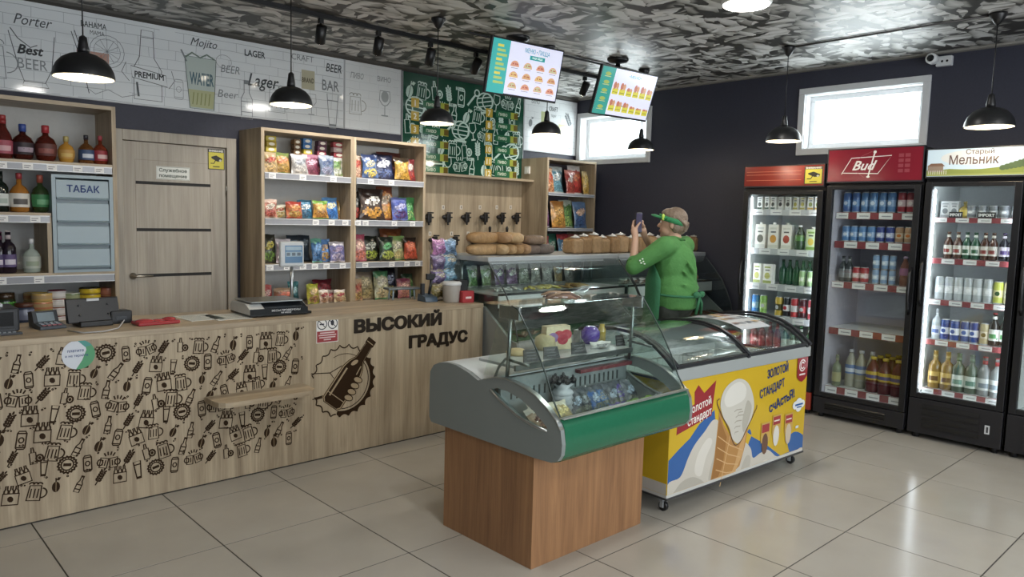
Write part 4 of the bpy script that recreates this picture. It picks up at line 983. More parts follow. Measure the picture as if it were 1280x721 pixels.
for k in range(8):
    c = ['#39405a', '#454a52', '#3a4248', '#2c5a9a', '#3d6ea8', '#4a4f55', '#59469a', '#4c5560'][k]
    mb = bag_mb(.105, .15, .035, c, '#5a6068', '#8fa0b4' if k % 2 else '#7a8288', '#6a6f60', 80+k)
    single(mb, 'fish_packet', FOIL, '%s dark packet from the left in the back row of the display deck' % ORD[k], 'packet', (1.86+k*.067, -2.17-.01*(k % 2), DZ0+.009), R(6), 'dark packets on the display deck', R(-30))
for k, (x, c, lb) in enumerate(((2.02, '#5a3fa0', 'purple packet at the front of the display deck'), (2.16, '#7fae3c', 'yellow green packet at the front of the display deck, left of its twin'), (2.27, '#8fba44', 'yellow green packet at the front right end of the display deck'))):
    mb = bag_mb(.09, .10, .03, c, c, '#d9dcc8', '#c2d07a', 95+k); single(mb, 'fish_packet', FOIL, lb, 'packet', (x, -2.34, DZ0+.009), .1, None, R(-30))
mb = MB(); mb.box(2.0, xb-.005, -2.09, -2.055, .772, .79, '#7d3a40'); single(mb, 'red_price_rail', SATIN, 'dark red rail along the inside of the display under its shelf', 'rail', (0, 0, 0))
# dried fish bag lying on the top glass
q = at('z', 1.14, 703, 375); t = thing('fish_bag', 'bag of brown dried fish lying on top of the small display', 'bag', (q.x, max(q.y, -2.10), 1.1375), R(-15))
for k in range(6):
    mb = MB(); L = .13; mb.tube([(-L/2, 0, 0), (-L*.2, 0, .01), (L*.2, 0, .01), (L/2, 0, 0)], [.003, .011, .012, .004], ['#7a5a48', '#5d4236', '#a08468'][k % 3], 6)
    mb.move(Matrix.Translation((random.uniform(-.03, .03), -.03+k*.012, .012+.006*(k % 3))) @ Matrix.Rotation(random.uniform(-.5, .5), 4, 'Z')); mb.local('dried_fish', FOOD, t)
mb = MB(); mb.tube([(-.1, 0, .014), (-.06, 0, .02), (.05, 0, .02), (.1, 0, .012)], [.015, .045, .05, .02], '#b8b4a8', 8)
for i, v in enumerate(mb.v): mb.v[i] = (v[0], v[1], max(.001, .02+(v[2]-.02)*.45))
mb.local('clear_wrap', PANE, t)

# ------------------------------------------------------------------ ice cream chest freezer
FZ = thing('chest_freezer', 'yellow ice cream chest freezer with curved sliding glass lids', 'freezer', (2.47, -2.295, 0), R(-2.6))
FW, FD = 1.385, .70
def fl(mb, name, mat): return mb.local(name, mat, FZ)
mb = MB(); e = .012
mb.box(0, FW, 0, FD, .085, .105, '#c9c9c4'); mb.box(0, FW, 0, .03, .105, .70, '#d8b11e'); mb.box(0, FW, FD-.03, FD, .105, .70, '#c9a417'); mb.box(0, .03, .03, FD-.03, .105, .70, '#d8b11e'); mb.box(FW-.03, FW, .03, FD-.03, .105, .70, '#d8b11e'); fl(mb, 'cabinet_body', GPRINT)
mb = MB(); mb.box(.03, FW-.03, .03, FD-.03, .20, .21, '#b9bdbe'); mb.box(.03, FW-.03, .03, .04, .21, .70, '#e2e6e7'); mb.box(.03, FW-.03, FD-.04, FD-.03, .21, .70, '#e2e6e7'); mb.box(.03, .04, .04, FD-.04, .21, .70, '#e2e6e7'); mb.box(FW-.04, FW-.03, .04, FD-.04, .21, .70, '#e2e6e7'); fl(mb, 'inner_tub', MATTE)
mb = MB(); mb.box(-.004, FW+.004, -.006, FD+.004, .078, .088, '#3a3a3c'); fl(mb, 'base_frame', SATIN)
mb = MB(); mb.box(-.008, FW+.008, -.012, .028, .70, .765, '#9aa09f', .004); mb.box(-.008, FW+.008, FD-.05, FD+.008, .70, .885, '#9aa09f', .004); fl(mb, 'top_rail', PAINTM)
lidp = [(-.008, .767), (.05, .815), (.12, .862), (.20, .897), (.30, .917), (.40, .922), (.50, .916), (.60, .902), (.65, .889)]
for a in (-.008, FW-.016):
    mb = MB(); mb.sheet([(y, z+.002) for y, z in lidp]+[(.665, .885)], a, a+.024, .016, 'x', '#2b2d31'); mb.box(a, a+.024, -.008, FD+.008, .70, .712, '#2b2d31'); fl(mb, 'end_frame', SATIN)
    mb = MB(); mb.prism([(.0, .712), (.0, .762)]+[(y, z-.012) for y, z in lidp[1:]]+[(.65, .712)], a+.009, a+.014, 'x'); fl(mb, 'end_glass', CASE)
for k, (a, b, dz) in enumerate(((.026, .71, .0), (.675, FW-.026, -.012))):
    L = [(y, z+dz) for y, z in lidp]
    mb = MB(); mb.sheet(L, a+.02, b-.02, .005, 'x'); ld = fl(mb, 'sliding_lid', CASE); ld['label'] = 'curved sliding glass lid'
    mb = MB()
    for (p, q) in ((a, a+.024), (b-.024, b)): mb.sheet([(y-.002, z+.002) for y, z in L], p, q, .012, 'x', '#26282c')
    mb.box(a, b, -.006, .016, .765+dz*.3, .785, '#26282c'); mb.box(a, b, .63, .66, .876, .895, '#2b2d31'); mb.local('lid_frame', SATIN, ld)
# price sheet lying on the right lid
def lidz(y):
    for (a, b), (c, d) in zip(lidp, lidp[1:]):
        if a <= y <= c: return b+(d-b)*(y-a)/(c-a)
pts = [.16, .24, .32, .40, .48, .56]
mb = MB(); mb.sheet([(y, lidz(y)+.004) for y in pts], .88, 1.19, .002, 'x', '#b9bcbc'); sh = fl(mb, 'price_sheet', PAPER); sh['label'] = 'white price sheet on the right lid'
for r_ in range(4):
    for c_ in range(4):
        mb = MB(); y = .22+r_*.085; mb.box(.90+c_*.07, .95+c_*.07, y, y+.05, lidz(y+.02)+.0075, lidz(y+.02)+.0085, ['#8a6a5a', '#a3a7a9', '#6f7478', '#b79a6a'][(r_*3+c_) % 4]); mb.local('printed_picture', PAPER, sh)
# wire baskets with ice cream packs
for k, x in enumerate((.06, .50, .93)):
    mb = MB(); w = .39
    for z in (.40, .55, .66):
        mb.tube([(x, .06, z), (x+w, .06, z), (x+w, .62, z), (x, .62, z), (x, .06, z)], .004, '#d5d8d8', 5)
    for j in range(8): mb.tube([(x+w*j/7, .06, .40), (x+w*j/7, .06, .66)], .0025, '#d5d8d8', 4); mb.tube([(x+w*j/7, .62, .40), (x+w*j/7, .62, .66)], .0025, '#d5d8d8', 4); mb.tube([(x+w*j/7, .06, .40), (x+w*j/7, .62, .40)], .0025, '#d5d8d8', 4)
    fl(mb, 'wire_basket', METAL)
fzM = Matrix.Translation(FZ.location) @ Matrix.Rotation(R(-2.6), 4, 'Z')
ic = 0
for bx_ in (.06, .50, .93):
    for r_ in range(3):
        for c_ in range(3):
            cc = [('#eceded', '#d9cdbc'), ('#e8ebee', '#b58f7c'), ('#e4eaee', '#cdb8ac'), ('#eeeae4', '#b98f88')][(r_*2+c_+int(bx_*10)) % 4]
            mb = MB(); mb.box(-.055, .055, -.08, .08, 0, .05, cc[0], .004); mb.box(-.035, .035, -.05, .05, .05, .051, cc[1])
            w = fzM @ Vector((bx_+.075+c_*.12, .15+r_*.19, .406))
            single(mb, 'ice_cream_pack', PAPER, 'pale ice cream pack in the %s freezer basket, %s row, %s from the left' % (['left', 'middle', 'right'][[.06, .50, .93].index(bx_)], ['front', 'middle', 'back'][r_], ORD[c_]), 'ice cream', w, R(-2.6), 'ice cream packs in the freezer'); ic += 1
for (x, y) in ((.045, .05), (FW-.05, .05), (.045, FD-.05), (FW-.05, FD-.05)):
    mb = MB(); mb.lathe([(.024, -.011), (.027, -.009), (.027, .009), (.024, .011)], '#1c1c1e', 14, (x, y, .027), 'x'); mb.box(x-.018, x+.018, y-.006, y+.018, .05, .08, '#8c9092'); mb.box(x-.018, x-.013, y-.01, y+.012, .02, .055, '#a5a9ab'); mb.box(x+.013, x+.018, y-.01, y+.012, .02, .055, '#a5a9ab'); fl(mb, 'castor', SATIN)
# front print, local frame (x along the front, z up)
fO = FZ.location; fu = Vector((math.cos(R(-2.6)), math.sin(R(-2.6)), 0)); fn = Vector((fu.y, -fu.x, 0))
def fp(px, py):
    d = CFW+(px-640)/CF*CR-(py-360.5)/CF*CU; C = Vector((CX, CY, CZ)); t = (fO-C).dot(fn)/d.dot(fn); p = C+t*d
    return ((p-fO).dot(fu), p.z)
P = Pr((0, 0, 0), (1, 0, 0), (0, 0, 1), (0, -1, 0), gap=.0008, step=.0003)
Z0, Z1 = .107, .698; xe = FW-.003
def clampq(q): return (min(max(q[0], .003), xe), min(max(q[1], Z0), Z1))
def spline(pts, n=5):
    out = []; m = len(pts)
    for i in range(m):
        a, b, c, d = (Vector(pts[(i+k-1) % m]) for k in range(4))
        for q in range(n):
            t = q/n; out.append(tuple(.5*(2*b+(c-a)*t+(2*a-5*b+4*c-d)*t*t+(3*b-a-3*c+d)*t**3)))
    return out
def fpoly(pts, col, smooth=False):
    q = [fp(*p) for p in pts]
    P.fill([clampq(p) for p in (spline(q) if smooth else q)], col)
P.rect(.003, xe, Z0, Z1, '#d0aa1c'); P.up()
# blue wave, cream splash
fpoly([(830, 600), (832, 577), (848, 562), (862, 548), (874, 530), (893, 512), (896, 560), (893, 600), (870, 618), (830, 628)], '#2f62a8')
fpoly([(930, 575), (936, 552), (939, 545), (946, 549), (958, 556), (975, 572), (996, 560), (1003, 562), (1003, 580), (960, 600)], '#2f62a8')
fpoly([(984, 552), (990, 541), (998, 540), (1006, 548), (1006, 566), (990, 570)], '#2f62a8', True)
fpoly([(934, 540), (937, 536), (939, 543)], '#2f62a8', True); P.up()
CRM = '#c9c3b6'
P.fill([clampq(q) for q in spline([fp(*q) for q in [(833, 640), (834, 606), (850, 596), (860, 572), (868, 556), (880, 540), (893, 524), (906, 536), (914, 560), (918, 590), (905, 618), (870, 630)]])], CRM)
P.fill([clampq(q) for q in spline([fp(*q) for q in [(905, 620), (914, 590), (922, 566), (930, 553), (938, 560), (941, 572), (950, 566), (960, 562), (974, 574), (985, 574), (996, 562), (1003, 560), (1003, 577), (950, 606)]])], CRM); P.up()
for q, c in (([(838, 625), (850, 604), (866, 596), (880, 604), (868, 618), (850, 624)], '#b3ada0'), ([(868, 590), (872, 568), (884, 548), (890, 552), (882, 572), (876, 594)], '#d8d3c8'), ([(885, 600), (892, 570), (899, 556), (901, 580), (896, 604)], '#b8b2a5'), ([(925, 590), (932, 570), (938, 572), (934, 590)], '#b8b2a5'), ([(945, 590), (955, 575), (966, 578), (958, 592)], '#d8d3c8'), ([(848, 612), (858, 604), (866, 606), (857, 614)], '#ddd8cd')):
    fpoly(q, c, True)
P.up()
# red banner with the lettering
fpoly([(845, 544), (848, 517), (868, 505), (868, 490), (873, 481), (880, 491), (895, 475), (889, 519)], '#9c2a30'); P.up()
a0, b0 = fp(853, 521), fp(891, 507); ang = math.atan2(b0[1]-a0[1], b0[0]-a0[0])
P.T = (*fp(875, 506), 1, 1, R(10)); P.text('золотой', .0, -.022, .042, '#e9e2da', .02, width=.20); P.text('стандарт', -.01, -.082, .042, '#e9e2da', .02, width=.215); P.T = (0, 0, 1, 1, 0)
# cone and scoop
fpoly([(899, 512), (904, 530), (912, 544), (920, 556), (929, 546), (936, 524), (931, 556), (924, 582), (915, 606), (900, 612), (887, 612), (892, 575)], '#b98446'); P.up()
fpoly([(899, 520), (904, 536), (908, 546), (903, 580), (896, 611), (888, 611), (893, 572)], '#a06c34'); fpoly([(924, 556), (933, 535), (928, 566), (918, 597), (913, 604), (918, 580)], '#cf9f62'); P.up()
for k in range(5):
    a, b = fp(897+k*-1.0, 545+k*14), fp(927-k*2.7, 562+k*9); P.line([clampq(a), clampq(((a[0]+b[0])/2, (a[1]+b[1])/2-.012)), clampq(b)], .0055, '#d6aa70')
a, b = fp(912, 545), fp(899, 608); P.line([a, b], .006, '#d6aa70'); P.up()
ol = spline([fp(*q) for q in [(900, 506), (904, 489), (913, 478), (924, 473), (934, 478), (940, 491), (942, 508), (938, 524), (931, 538), (926, 550), (921, 554), (915, 548), (911, 534), (904, 522)]], 6)
P.fill(ol, '#cbc7bb'); P.up()
fpoly([(905, 498), (912, 484), (924, 477), (932, 484), (930, 498), (918, 506), (908, 508)], '#dbd8ce', True); fpoly([(934, 500), (939, 508), (935, 526), (929, 540), (927, 528), (930, 512)], '#b3aea0', True); P.up()
P.line(spline([fp(*q) for q in [(899, 498), (900, 515), (907, 529), (912, 541), (915, 551), (919, 556), (926, 550), (934, 533), (941, 518), (943, 503)]], 4)[:-4], .007, '#6b4a33')
for (x, y, w) in ((922, 513, .045), (924, 520, .048), (922, 527, .042), (921, 534, .035), (920, 541, .022), (925, 516, .03)): P.line([fp(x-8*w/.045*.6, y+1.5), fp(x-2, y-1), fp(x+8*w/.045*.6, y-2)], .006, '#a8a395')
P.up()
# slogan
NV = '#2d4173'
for body, q, h, w, a in (('золотой', (972, 463), .05, .235, 5), ('стандарт', (965, 485), .05, .275, 9), ('счастья!', (977, 500), .055, .29, 12)):
    P.T = (*fp(*q), 1, 1, R(a)); P.text(body.upper() if body != 'счастья!' else 'счАстьЯ!', 0, -h/2, h, NV, .03, width=w); P.T = (0, 0, 1, 1, 0)
# small packs
for k, (px, py) in enumerate(((956, 540), (970, 530), (985, 528))):
    x, z = fp(px, py); P.rect(x-.048, x+.048, z-.06, z+.06, '#c9a04a'); P.up(); P.rect(x-.04, x+.04, z+.0, z+.05, '#a8383a'); P.ell(x, z-.07, .034, .065, ['#6b4a3a', '#d9d5c9', '#cbb9a0'][k], 12); P.rect(x-.03, x+.03, z+.02, z+.028, '#eadfd0'); P.up()
x, z = fp(998, 505); 
for (dx, dz, rr_) in ((-.04, 0, .035), (0, .012, .04), (.04, 0, .033), (0, -.02, .035)): P.ell(x+dx-.005, z+dz, rr_, rr_*.75, '#e4e6e4', 12)
P.up(); P.rect(x-.05, x+.045, z-.006, z+.006, '#2f62a8'); P.rect(x-.03, x+.03, z-.02, z-.012, '#2f62a8')
x, z = fp(995, 533); P.rect(x-.018, x+.018, z-.008, z+.008, '#d5d8d2')
# red shield with a white double spiral
x, z = fp(1003, 458); x = min(x, xe-.07)
P.fill([(x-.062, z+.10), (x+.062, z+.10), (x+.062, z-.06), (x+.03, z-.085), (x, z-.095), (x-.03, z-.085), (x-.062, z-.06)], '#9e2d31'); P.up()
for r_ in (.035, .02): P.ring(x-.002, z+.01, r_, r_, .008, '#e6d9d5', 14, 30, 330)
P.rect(x-.035, x+.035, z-.052, z-.042, '#e6d9d5')
o = P.local('front_print', GPRINT, FZ); o['label'] = 'yellow print with ice cream cone, red banner and blue slogan'
mb = MB(); mb.box(-.0015, -.0002, .004, FD-.004, .107, .165, '#c9c6bd'); fl(mb, 'side_print', GPRINT)
# ------------------------------------------------------------------ drinks fridges along the right wall
FX = 5.10
def fridge(label, y0, y1, zt, lb0, g0, g1, shelves, railc, lbc, kick='#1e1e23', led=True, liner='#dfe4e6', handle='l', tags=3, louvers=True, lit=False):
    """y0 is the left edge seen from the shop (larger y)"""
    f = thing('drinks_fridge', label, 'fridge', (5.42, (y0+y1)/2, 0)); BK = '#17181c'; t = .04; xb = 5.735
    mb = MB()
    mb.box(FX+.04, xb, y0-t, y0, .06, zt-.004, BK); mb.box(FX+.04, xb, y1, y1+t, .06, zt-.004, BK); mb.box(xb-.02, xb, y1+t, y0-t, .06, zt-.004, BK)
    mb.box(FX+.04, xb-.02, y1+t, y0-t, g1+.03, zt-.004, BK); mb.box(FX+.05, xb-.02, y1+t, y0-t, .06, g0-.02, BK); mb.build('housing', SATIN, f)
    mb = MB(); e = .004
    mb.box(FX+.045, xb-.024, y0-t-.012, y0-t-.001, g0-.018, g1+.028, liner); mb.box(FX+.045, xb-.024, y1+t+.001, y1+t+.012, g0-.018, g1+.028, liner); mb.box(xb-.03, xb-.021, y1+t+.012, y0-t-.012, g0-.018, g1+.028, liner)
    mb.box(FX+.045, xb-.03, y1+t+.012, y0-t-.012, g1+.018, g1+.028, liner); mb.box(FX+.045, xb-.03, y1+t+.012, y0-t-.012, g0-.018, g0-.008, liner); mb.build('liner', MATTE, f)
    # lit header
    mb = MB(); mb.box(FX, FX+.04, y1+.004, y0-.004, lb0, zt, lbc or BK); hd = mb.build('header_sign', SIGNG if lit else GPRINT, f)
    mb = MB()
    for (a, b, c, d) in ((y1, y0, zt-.004, zt+.004), (y1, y0, lb0-.012, lb0)): mb.box(FX-.004, FX+.044, a, b, c, d, '#22232a')
    mb.box(FX-.004, FX+.044, y1, y1+.006, lb0, zt, '#22232a'); mb.box(FX-.004, FX+.044, y0-.006, y0, lb0, zt, '#22232a'); mb.build('header_frame', SATIN, hd)
    # glass door
    d = MB(); fw = .045; dz0, dz1 = g0-.035, g1+.03
    for (a, b, c, e2) in ((y1+.006, y1+.006+fw, dz0, dz1), (y0-.006-fw, y0-.006, dz0, dz1), (y1+.006+fw, y0-.006-fw, dz0, g0), (y1+.006+fw, y0-.006-fw, g1, dz1)): d.box(FX, FX+.035, a, b, c, e2, BK)
    dr_ = soften(d.build('glass_door', SATIN, f), .003)
    mb = MB(); mb.box(FX+.014, FX+.020, y1+.006+fw, y0-.006-fw, g0, g1, '#ffffff'); mb.build('pane', PANE, dr_)
    mb = MB(); yh = y1+.03 if handle == 'r' else y0-.03; zc = (g0+g1)/2+.06
    mb.tube([(FX+.004, yh, zc+.17), (FX-.03, yh, zc+.12), (FX-.042, yh, zc), (FX-.03, yh, zc-.12), (FX+.004, yh, zc-.17)], [.008, .011, .012, .011, .008], '#101013', 8); mb.build('door_handle', SATIN, dr_)
    # kick panel with louvres
    mb = MB(); mb.box(FX, FX+.03, y1+.004, y0-.004, .04, dz0-.006, kick); kp = soften(mb.build('kick_panel', SATIN, f), .003)
    if louvers:
        n = 4; zz = dz0-.04; st = (zz-.07)/n
        for k in range(n): mb = MB(); mb.prism([(FX-.001, zz-k*st), (FX-.010, zz-k*st-st*.55), (FX-.001, zz-k*st-st*.6)], y1+.14, y0-.10, 'y', '#060608'); mb.v = [(p[0], p[1], p[2]) for p in mb.v]; mb.build('louvre', SATIN, kp)
    for (x, y) in ((FX+.06, y0-.05), (FX+.06, y1+.05), (xb-.06, y0-.05), (xb-.06, y1+.05)): mb = MB(); mb.cyl((x, y, 0), (x, y, .06), .02, '#222226'); mb.build('foot', SATIN, f)
    if led:
        for y in (y0-t-.018, y1+t+.018): mb = MB(); mb.box(FX+.05, FX+.06, y-.004, y+.004, g0+.02, g1-.02, '#eef4ff'); mb.build('led_strip', LEDG, f)
    for i, (z, rh) in enumerate(shelves):
        mb = MB(); mb.box(FX+.085, xb-.03, y1+t+.015, y0-t-.015, z-.012, z, '#d4d8da'); sh = mb.build('shelf', PAINTM, f)
        mb = MB(); a, b = y1+t+.02, y0-t-.02
        mb.box(FX+.079, FX+.085, a, b, z-rh, z, railc)
        nseg = 7
        for k in range(nseg):
            if (k+i) % 2 == 0:
                u0 = a+(b-a)*(k-.12)/nseg; u1 = a+(b-a)*(k+1.08)/nseg; u0 = max(u0, a); u1 = min(u1, b); mb.box(FX+.0775, FX+.079, u0, u1, z-rh+.003, z-.003, '#dfe0e0'); mb.box(FX+.077, FX+.0775, u0+.01, u1-.02, z-rh*.6, z-rh*.45, '#9a9ca0')
        mb.build('price_rail', GPRINT, sh)
    return f, hd
RED = '#8c4448'
f1, h1 = fridge('drinks fridge with orange-red header standing nearest the room corner', -1.125, -1.822, 2.0, 1.835, .22, 1.765, [(1.645, .05), (1.318, .052), (1.018, .052), (.752, .05), (.45, .05)], '#b9bcc0', '#8a2c22', kick='#a33a2a', tags=3, louvers=False)
f2, h2 = fridge('drinks fridge with dark red header between its two brighter neighbours', -1.838, -2.532, 2.105, 1.862, .205, 1.80, [(1.628, .052), (1.404, .054), (1.087, .05), (.72, .052), (.25, .06)], RED, '#8a2030', led=False, liner='#c9c6d6', handle='r')
f3, h3 = fridge('brightly lit drinks fridge with landscape header at the right of the row', -2.548, -3.150, 2.075, 1.885, .335, 1.815, [(1.6, .036), (1.31, .04), (1.014, .04), (.723, .04), (.365, .042)], RED, '#b9cfdc', handle='l', lit=True, liner='#eef2f4')
f4, h4 = fridge('black fridge at the picture edge, right of the brightly lit one', -3.165, -3.86, 2.075, 1.885, .335, 1.815, [(1.31, .045), (.723, .045)], RED, '#2a2b30', led=False)
P = Pr((FX, 0, 0), (0, -1, 0), (0, 0, 1), (-1, 0, 0), gap=.0012); cctv_sticker(P, 1.655, 1.805, 1.845, 1.985); o = P.build('camera_sticker', PAPER, h1); o['label'] = 'yellow video surveillance sticker'
P = Pr((FX, 0, 0), (0, -1, 0), (0, 0, 1), (-1, 0, 0), gap=.0012); WT = '#efe6e4'
for z in (1.88, 1.925, 1.95): P.rect(1.15, 1.63, z, z+.003, '#d97a58')
P.build('header_print', GPRINT, h1)
P = Pr((FX, 0, 0), (0, -1, 0), (0, 0, 1), (-1, 0, 0), gap=.0012)
P.line([(1.95, 1.915), (2.02, 2.035), (2.31, 2.045), (2.22, 1.915), (1.95, 1.925)], .006, WT, True); P.text('Bud', 2.12, 1.945, .07, WT, .02, shear=.4, width=.18); P.line([(2.19, 2.075), (2.15, 1.895)], .010, WT); P.ell(2.19, 2.075, .012, .012, WT, 8); P.ell(2.15, 1.893, .013, .008, WT, 8)
P.line([(2.03, 1.99), (2.10, 2.05), (2.17, 2.08)], .002, '#b9606a'); P.line([(2.06, 1.93), (2.12, 1.89)], .002, '#b9606a')
for k in range(4):
    for q in range(2): P.rect(2.36+q*.045, 2.395+q*.045, 1.92+k*.037, 1.945+k*.037, '#a04450')
P.build('header_print', GPRINT, h2)
P = Pr((FX, 0, 0), (0, -1, 0), (0, 0, 1), (-1, 0, 0), gap=.0012)
P.ell(2.82, 2.01, .18, .05, '#e6ecee', 18); P.up(); P.rect(2.555, 3.142, 1.888, 1.93, '#a8b060'); P.up(); P.fill([(2.555, 1.92), (2.70, 1.935), (2.85, 1.925), (3.0, 1.94), (3.142, 1.95), (3.142, 1.90), (2.555, 1.90)], '#8f9c50'); P.up()
P.rect(2.56, 2.66, 1.915, 1.955, '#9a8878'); P.fill([(2.555, 1.955), (2.58, 1.975), (2.65, 1.975), (2.67, 1.955)], '#8a6a58'); P.up()
for k in range(6): P.ell(3.02+k*.024, 1.935+.006*k, .02, .018+.002*k, '#5f7350', 10)
for k in range(9): P.rect(2.565+k*.014, 2.57+k*.014, 1.898, 1.925, '#d8d6c0')
P.text('Мельник', 2.845, 1.965, .062, '#73605c', .009, width=.30); P.text('Старый', 2.88, 2.033, .032, '#73605c', .008, width=.17); P.up()
P.build('header_print', GPRINT, h3)
# small plug label on the last full fridge
mb = MB(); mb.box(FX-.002, FX, -3.075, -3.045, .13, .19, '#c9cbcc'); mb.box(FX-.003, FX-.002, -3.067, -3.055, .14, .18, '#3a3a3e'); tag(mb.build('rating_label', PAPER), 'small white label on the dark base of the brightly lit fridge', 'label')

RNG = random.Random(31)
protos = {}
def stock(key, mbf, name, mat, label, cat, loc, group, rz=0):
    if key not in protos: protos[key] = mbf().mesh(name); protos[key].materials.append(mat)
    o = bpy.data.objects.new(name, protos[key]); COL.objects.link(o); o.location = loc; o.rotation_euler = (0, 0, rz)
    return tag(o, label, cat, group)
FN = {1: 'orange fridge', 2: 'dark red fridge', 3: 'bright fridge'}
RN = ['top', 'second', 'third', 'fourth', 'bottom']
def row(fr, ri, z, ya, yb, items, x=5.235, dep=1, word=None):
    n = len(items); cnt = {}
    tot = {}
    for it in items:
        if it: tot[it[4]] = tot.get(it[4], 0)+1
    for k, it in enumerate(items):
        if it is None: continue
        key, mbf, name, mat, desc, cat = it; cnt[desc] = cnt.get(desc, 0)+1
        y = ya+(yb-ya)*((k+.5)/n)
        for dd in range(dep):
            lab = '%s%s, %s row of %s%s' % ((ORD[cnt[desc]-1]+' ' if tot[desc] > 1 else ''), desc+(' from the left' if tot[desc] > 1 else ''), RN[ri] if not word else word, FN[fr], '' if dd == 0 else ', behind')
            stock(key, mbf, name, mat, lab, cat, (x+dd*.085+RNG.uniform(-.006, .006), y+RNG.uniform(-.004, .004), z+.0005), 'drinks in the %s row of the %s' % (RN[ri] if not word else word, FN[fr]), FR+RNG.uniform(-.25, .25))
def can(c1, c2, desc, c3='#c9ccd0', h=.165, r=.031): return ('can'+c1+c2+str(h), lambda: can_mb(c1, c2, c3, h, r), 'drink_can', GLOSS, desc, 'can')
def bot(kind, h, r, g, l, c, desc, l2=None): return ('bot'+kind+g+l+c+str(h), lambda: bottle_mb(kind, h, r, g, l, c, l2), 'drink_bottle' if kind == 'pet' else 'glass_bottle', BOTTLE, desc, 'bottle')
def box(w, d, h, c1, c2, desc, c3='#e6e4dc', cap=False): return ('box'+c1+c2+str(h), lambda: carton_mb(w, d, h, c1, c2, c3, cap), 'drink_carton', PAPER, desc, 'carton')
# fridge 1
L1, R1 = -1.19, -1.755
w = .046
row(1, 0, 1.645, L1, R1, [box(w, .04, .105, '#2f4a3a', '#39403c', 'small dark green carton')]*3+[box(w, .04, .105, '#c9ccc9', '#4a4c4c', 'small white and grey carton')]*2+[box(w, .04, .105, '#b9b04a', '#c9bd5a', 'small yellow carton')]*2+[box(w, .04, .105, '#c9a04a', '#8f9a52', 'small cream carton with fruit')]*2)
w = .085
row(1, 1, 1.318, L1, R1, [box(w, .07, .2, '#c9ccc8', '#5a5f5a', 'white carton with small dark picture', cap=True), box(w, .07, .2, '#d0cfc4', '#cf8f2c', 'white carton with orange picture', cap=True), box(w, .07, .2, '#d0cfc4', '#b4453a', 'white carton with red fruit picture', cap=True), bot('pet', .2, .04, '#2a3a2c', '#4f7a3c', '#e8e8e8', 'dark green bottle with white cap'), box(w, .07, .17, '#7fa64a', '#e0c24a', 'light green carton with yellow flower', '#c9d8b0', True)])
row(1, 2, 1.018, -1.19, -1.38, [box(.08, .06, .165, '#9aa84a', '#b6b45a', 'white and green carton with red badge')]*2)
gb_ = bot('beer', .21, .030, '#1f4a36', '#2f5f45', '#26382c', 'dark green glass bottle')
row(1, 2, 1.018, -1.40, -1.75, [gb_]*6, x=5.29)
row(1, 2, 1.018, -1.60, -1.74, [can('#8fb07a', '#bcd0a0', 'slim light green can', '#dfe6d4', .13, .026)]*2, x=5.215)
row(1, 3, .752, L1, R1, [can('#3f7fc4', '#8fb4d8', 'blue tall can'), can('#7fb04a', '#a9c87a', 'light green tall can'), None, can('#c9a83a', '#4a3f20', 'yellow and dark tall can'), can('#26282c', '#d9dadc', 'black and white tall can', '#b0323a'), can('#c23a40', '#d8d4d2', 'bright red tall can'), can('#4a1f26', '#a83038', 'dark red tall can'), can('#c8505c', '#efe6e4', 'pink and white tall can')])
row(1, 4, .45, L1, R1, [bot('beer', .24, .031, '#8a2a30', '#c23a40', '#c23a40', 'red bottle with red cap')]*4+[bot('beer', .24, .031, '#2f5a3c', '#d8dcd4', '#3a7a4a', 'green bottle with pale label')]*4)
# fridge 2
L2, R2 = -1.925, -2.455
row(2, 0, 1.628, L2, R2, [can('#3f5f9a', '#5a82b8', 'dark blue beer can', '#b9c6dc', .155)]*2+[can('#4a74a8', '#7a9ac4', 'blue grey beer can', '#c9d4e4', .155)]*4+[can('#9a2a36', '#c9b0b4', 'red beer can', '#e0d4d4', .155)]*2)
row(2, 1, 1.404, L2, R2, [can('#4a78b0', '#86a4cc', 'light blue beer can', '#cfd8e6', .12)]*4+[can('#2f3f8a', '#a9b0d0', 'navy patterned can', '#dfe2f0', .12)]*2+[can('#b08a6a', '#d8c4a8', 'tan and orange can', '#c9702f', .12)]*2)
row(2, 2, 1.087, -1.93, -2.02, [bot('beer', .20, .030, '#3a4044', '#7a7e82', '#2a2c30', 'dark bottle')]*2, x=5.24)
row(2, 2, 1.087, -2.03, -2.15, [can('#a8343c', '#d0b4b4', 'red can', '#e6dcdc', .12)]*2)
sl = can('#7a9cc4', '#b9cce0', 'slim pale blue can', '#e0e8f0', .11, .025)
row(2, 2, 1.087, -2.17, -2.36, [sl]*3); row(2, 2, 1.198, -2.17, -2.36, [sl]*3, word='upper third')
row(2, 2, 1.087, -2.37, -2.46, [bot('pet', .22, .035, '#7a4a3a', '#9a5f8a', '#b9a0c0', 'orange brown bottle with purple label')]*1)
cola = bot('pet', .275, .052, '#5a1f2a', '#c9ab3a', '#d0b440', 'dark red bottle with yellow cap', '#4a4a8a')
row(2, 4, .25, -1.925, -1.995, [bot('wine', .25, .035, '#6f7a60', '#a9a878', '#8a8a70', 'pale green beer bottle')])
row(2, 4, .25, -2.0, -2.24, [bot('pet', .30, .042, '#9a9a8c', '#5a7ab0', '#d0d4dc', 'clear bottle with blue label', '#c9d4e4')]*3, x=5.30)
row(2, 4, .25, -2.19, -2.46, [cola]*3, x=5.24); row(2, 4, .25, -2.20, -2.46, [cola]*3, x=5.35, word='rear'); row(2, 4, .25, -2.22, -2.46, [cola]*3, x=5.46, word='rearmost')
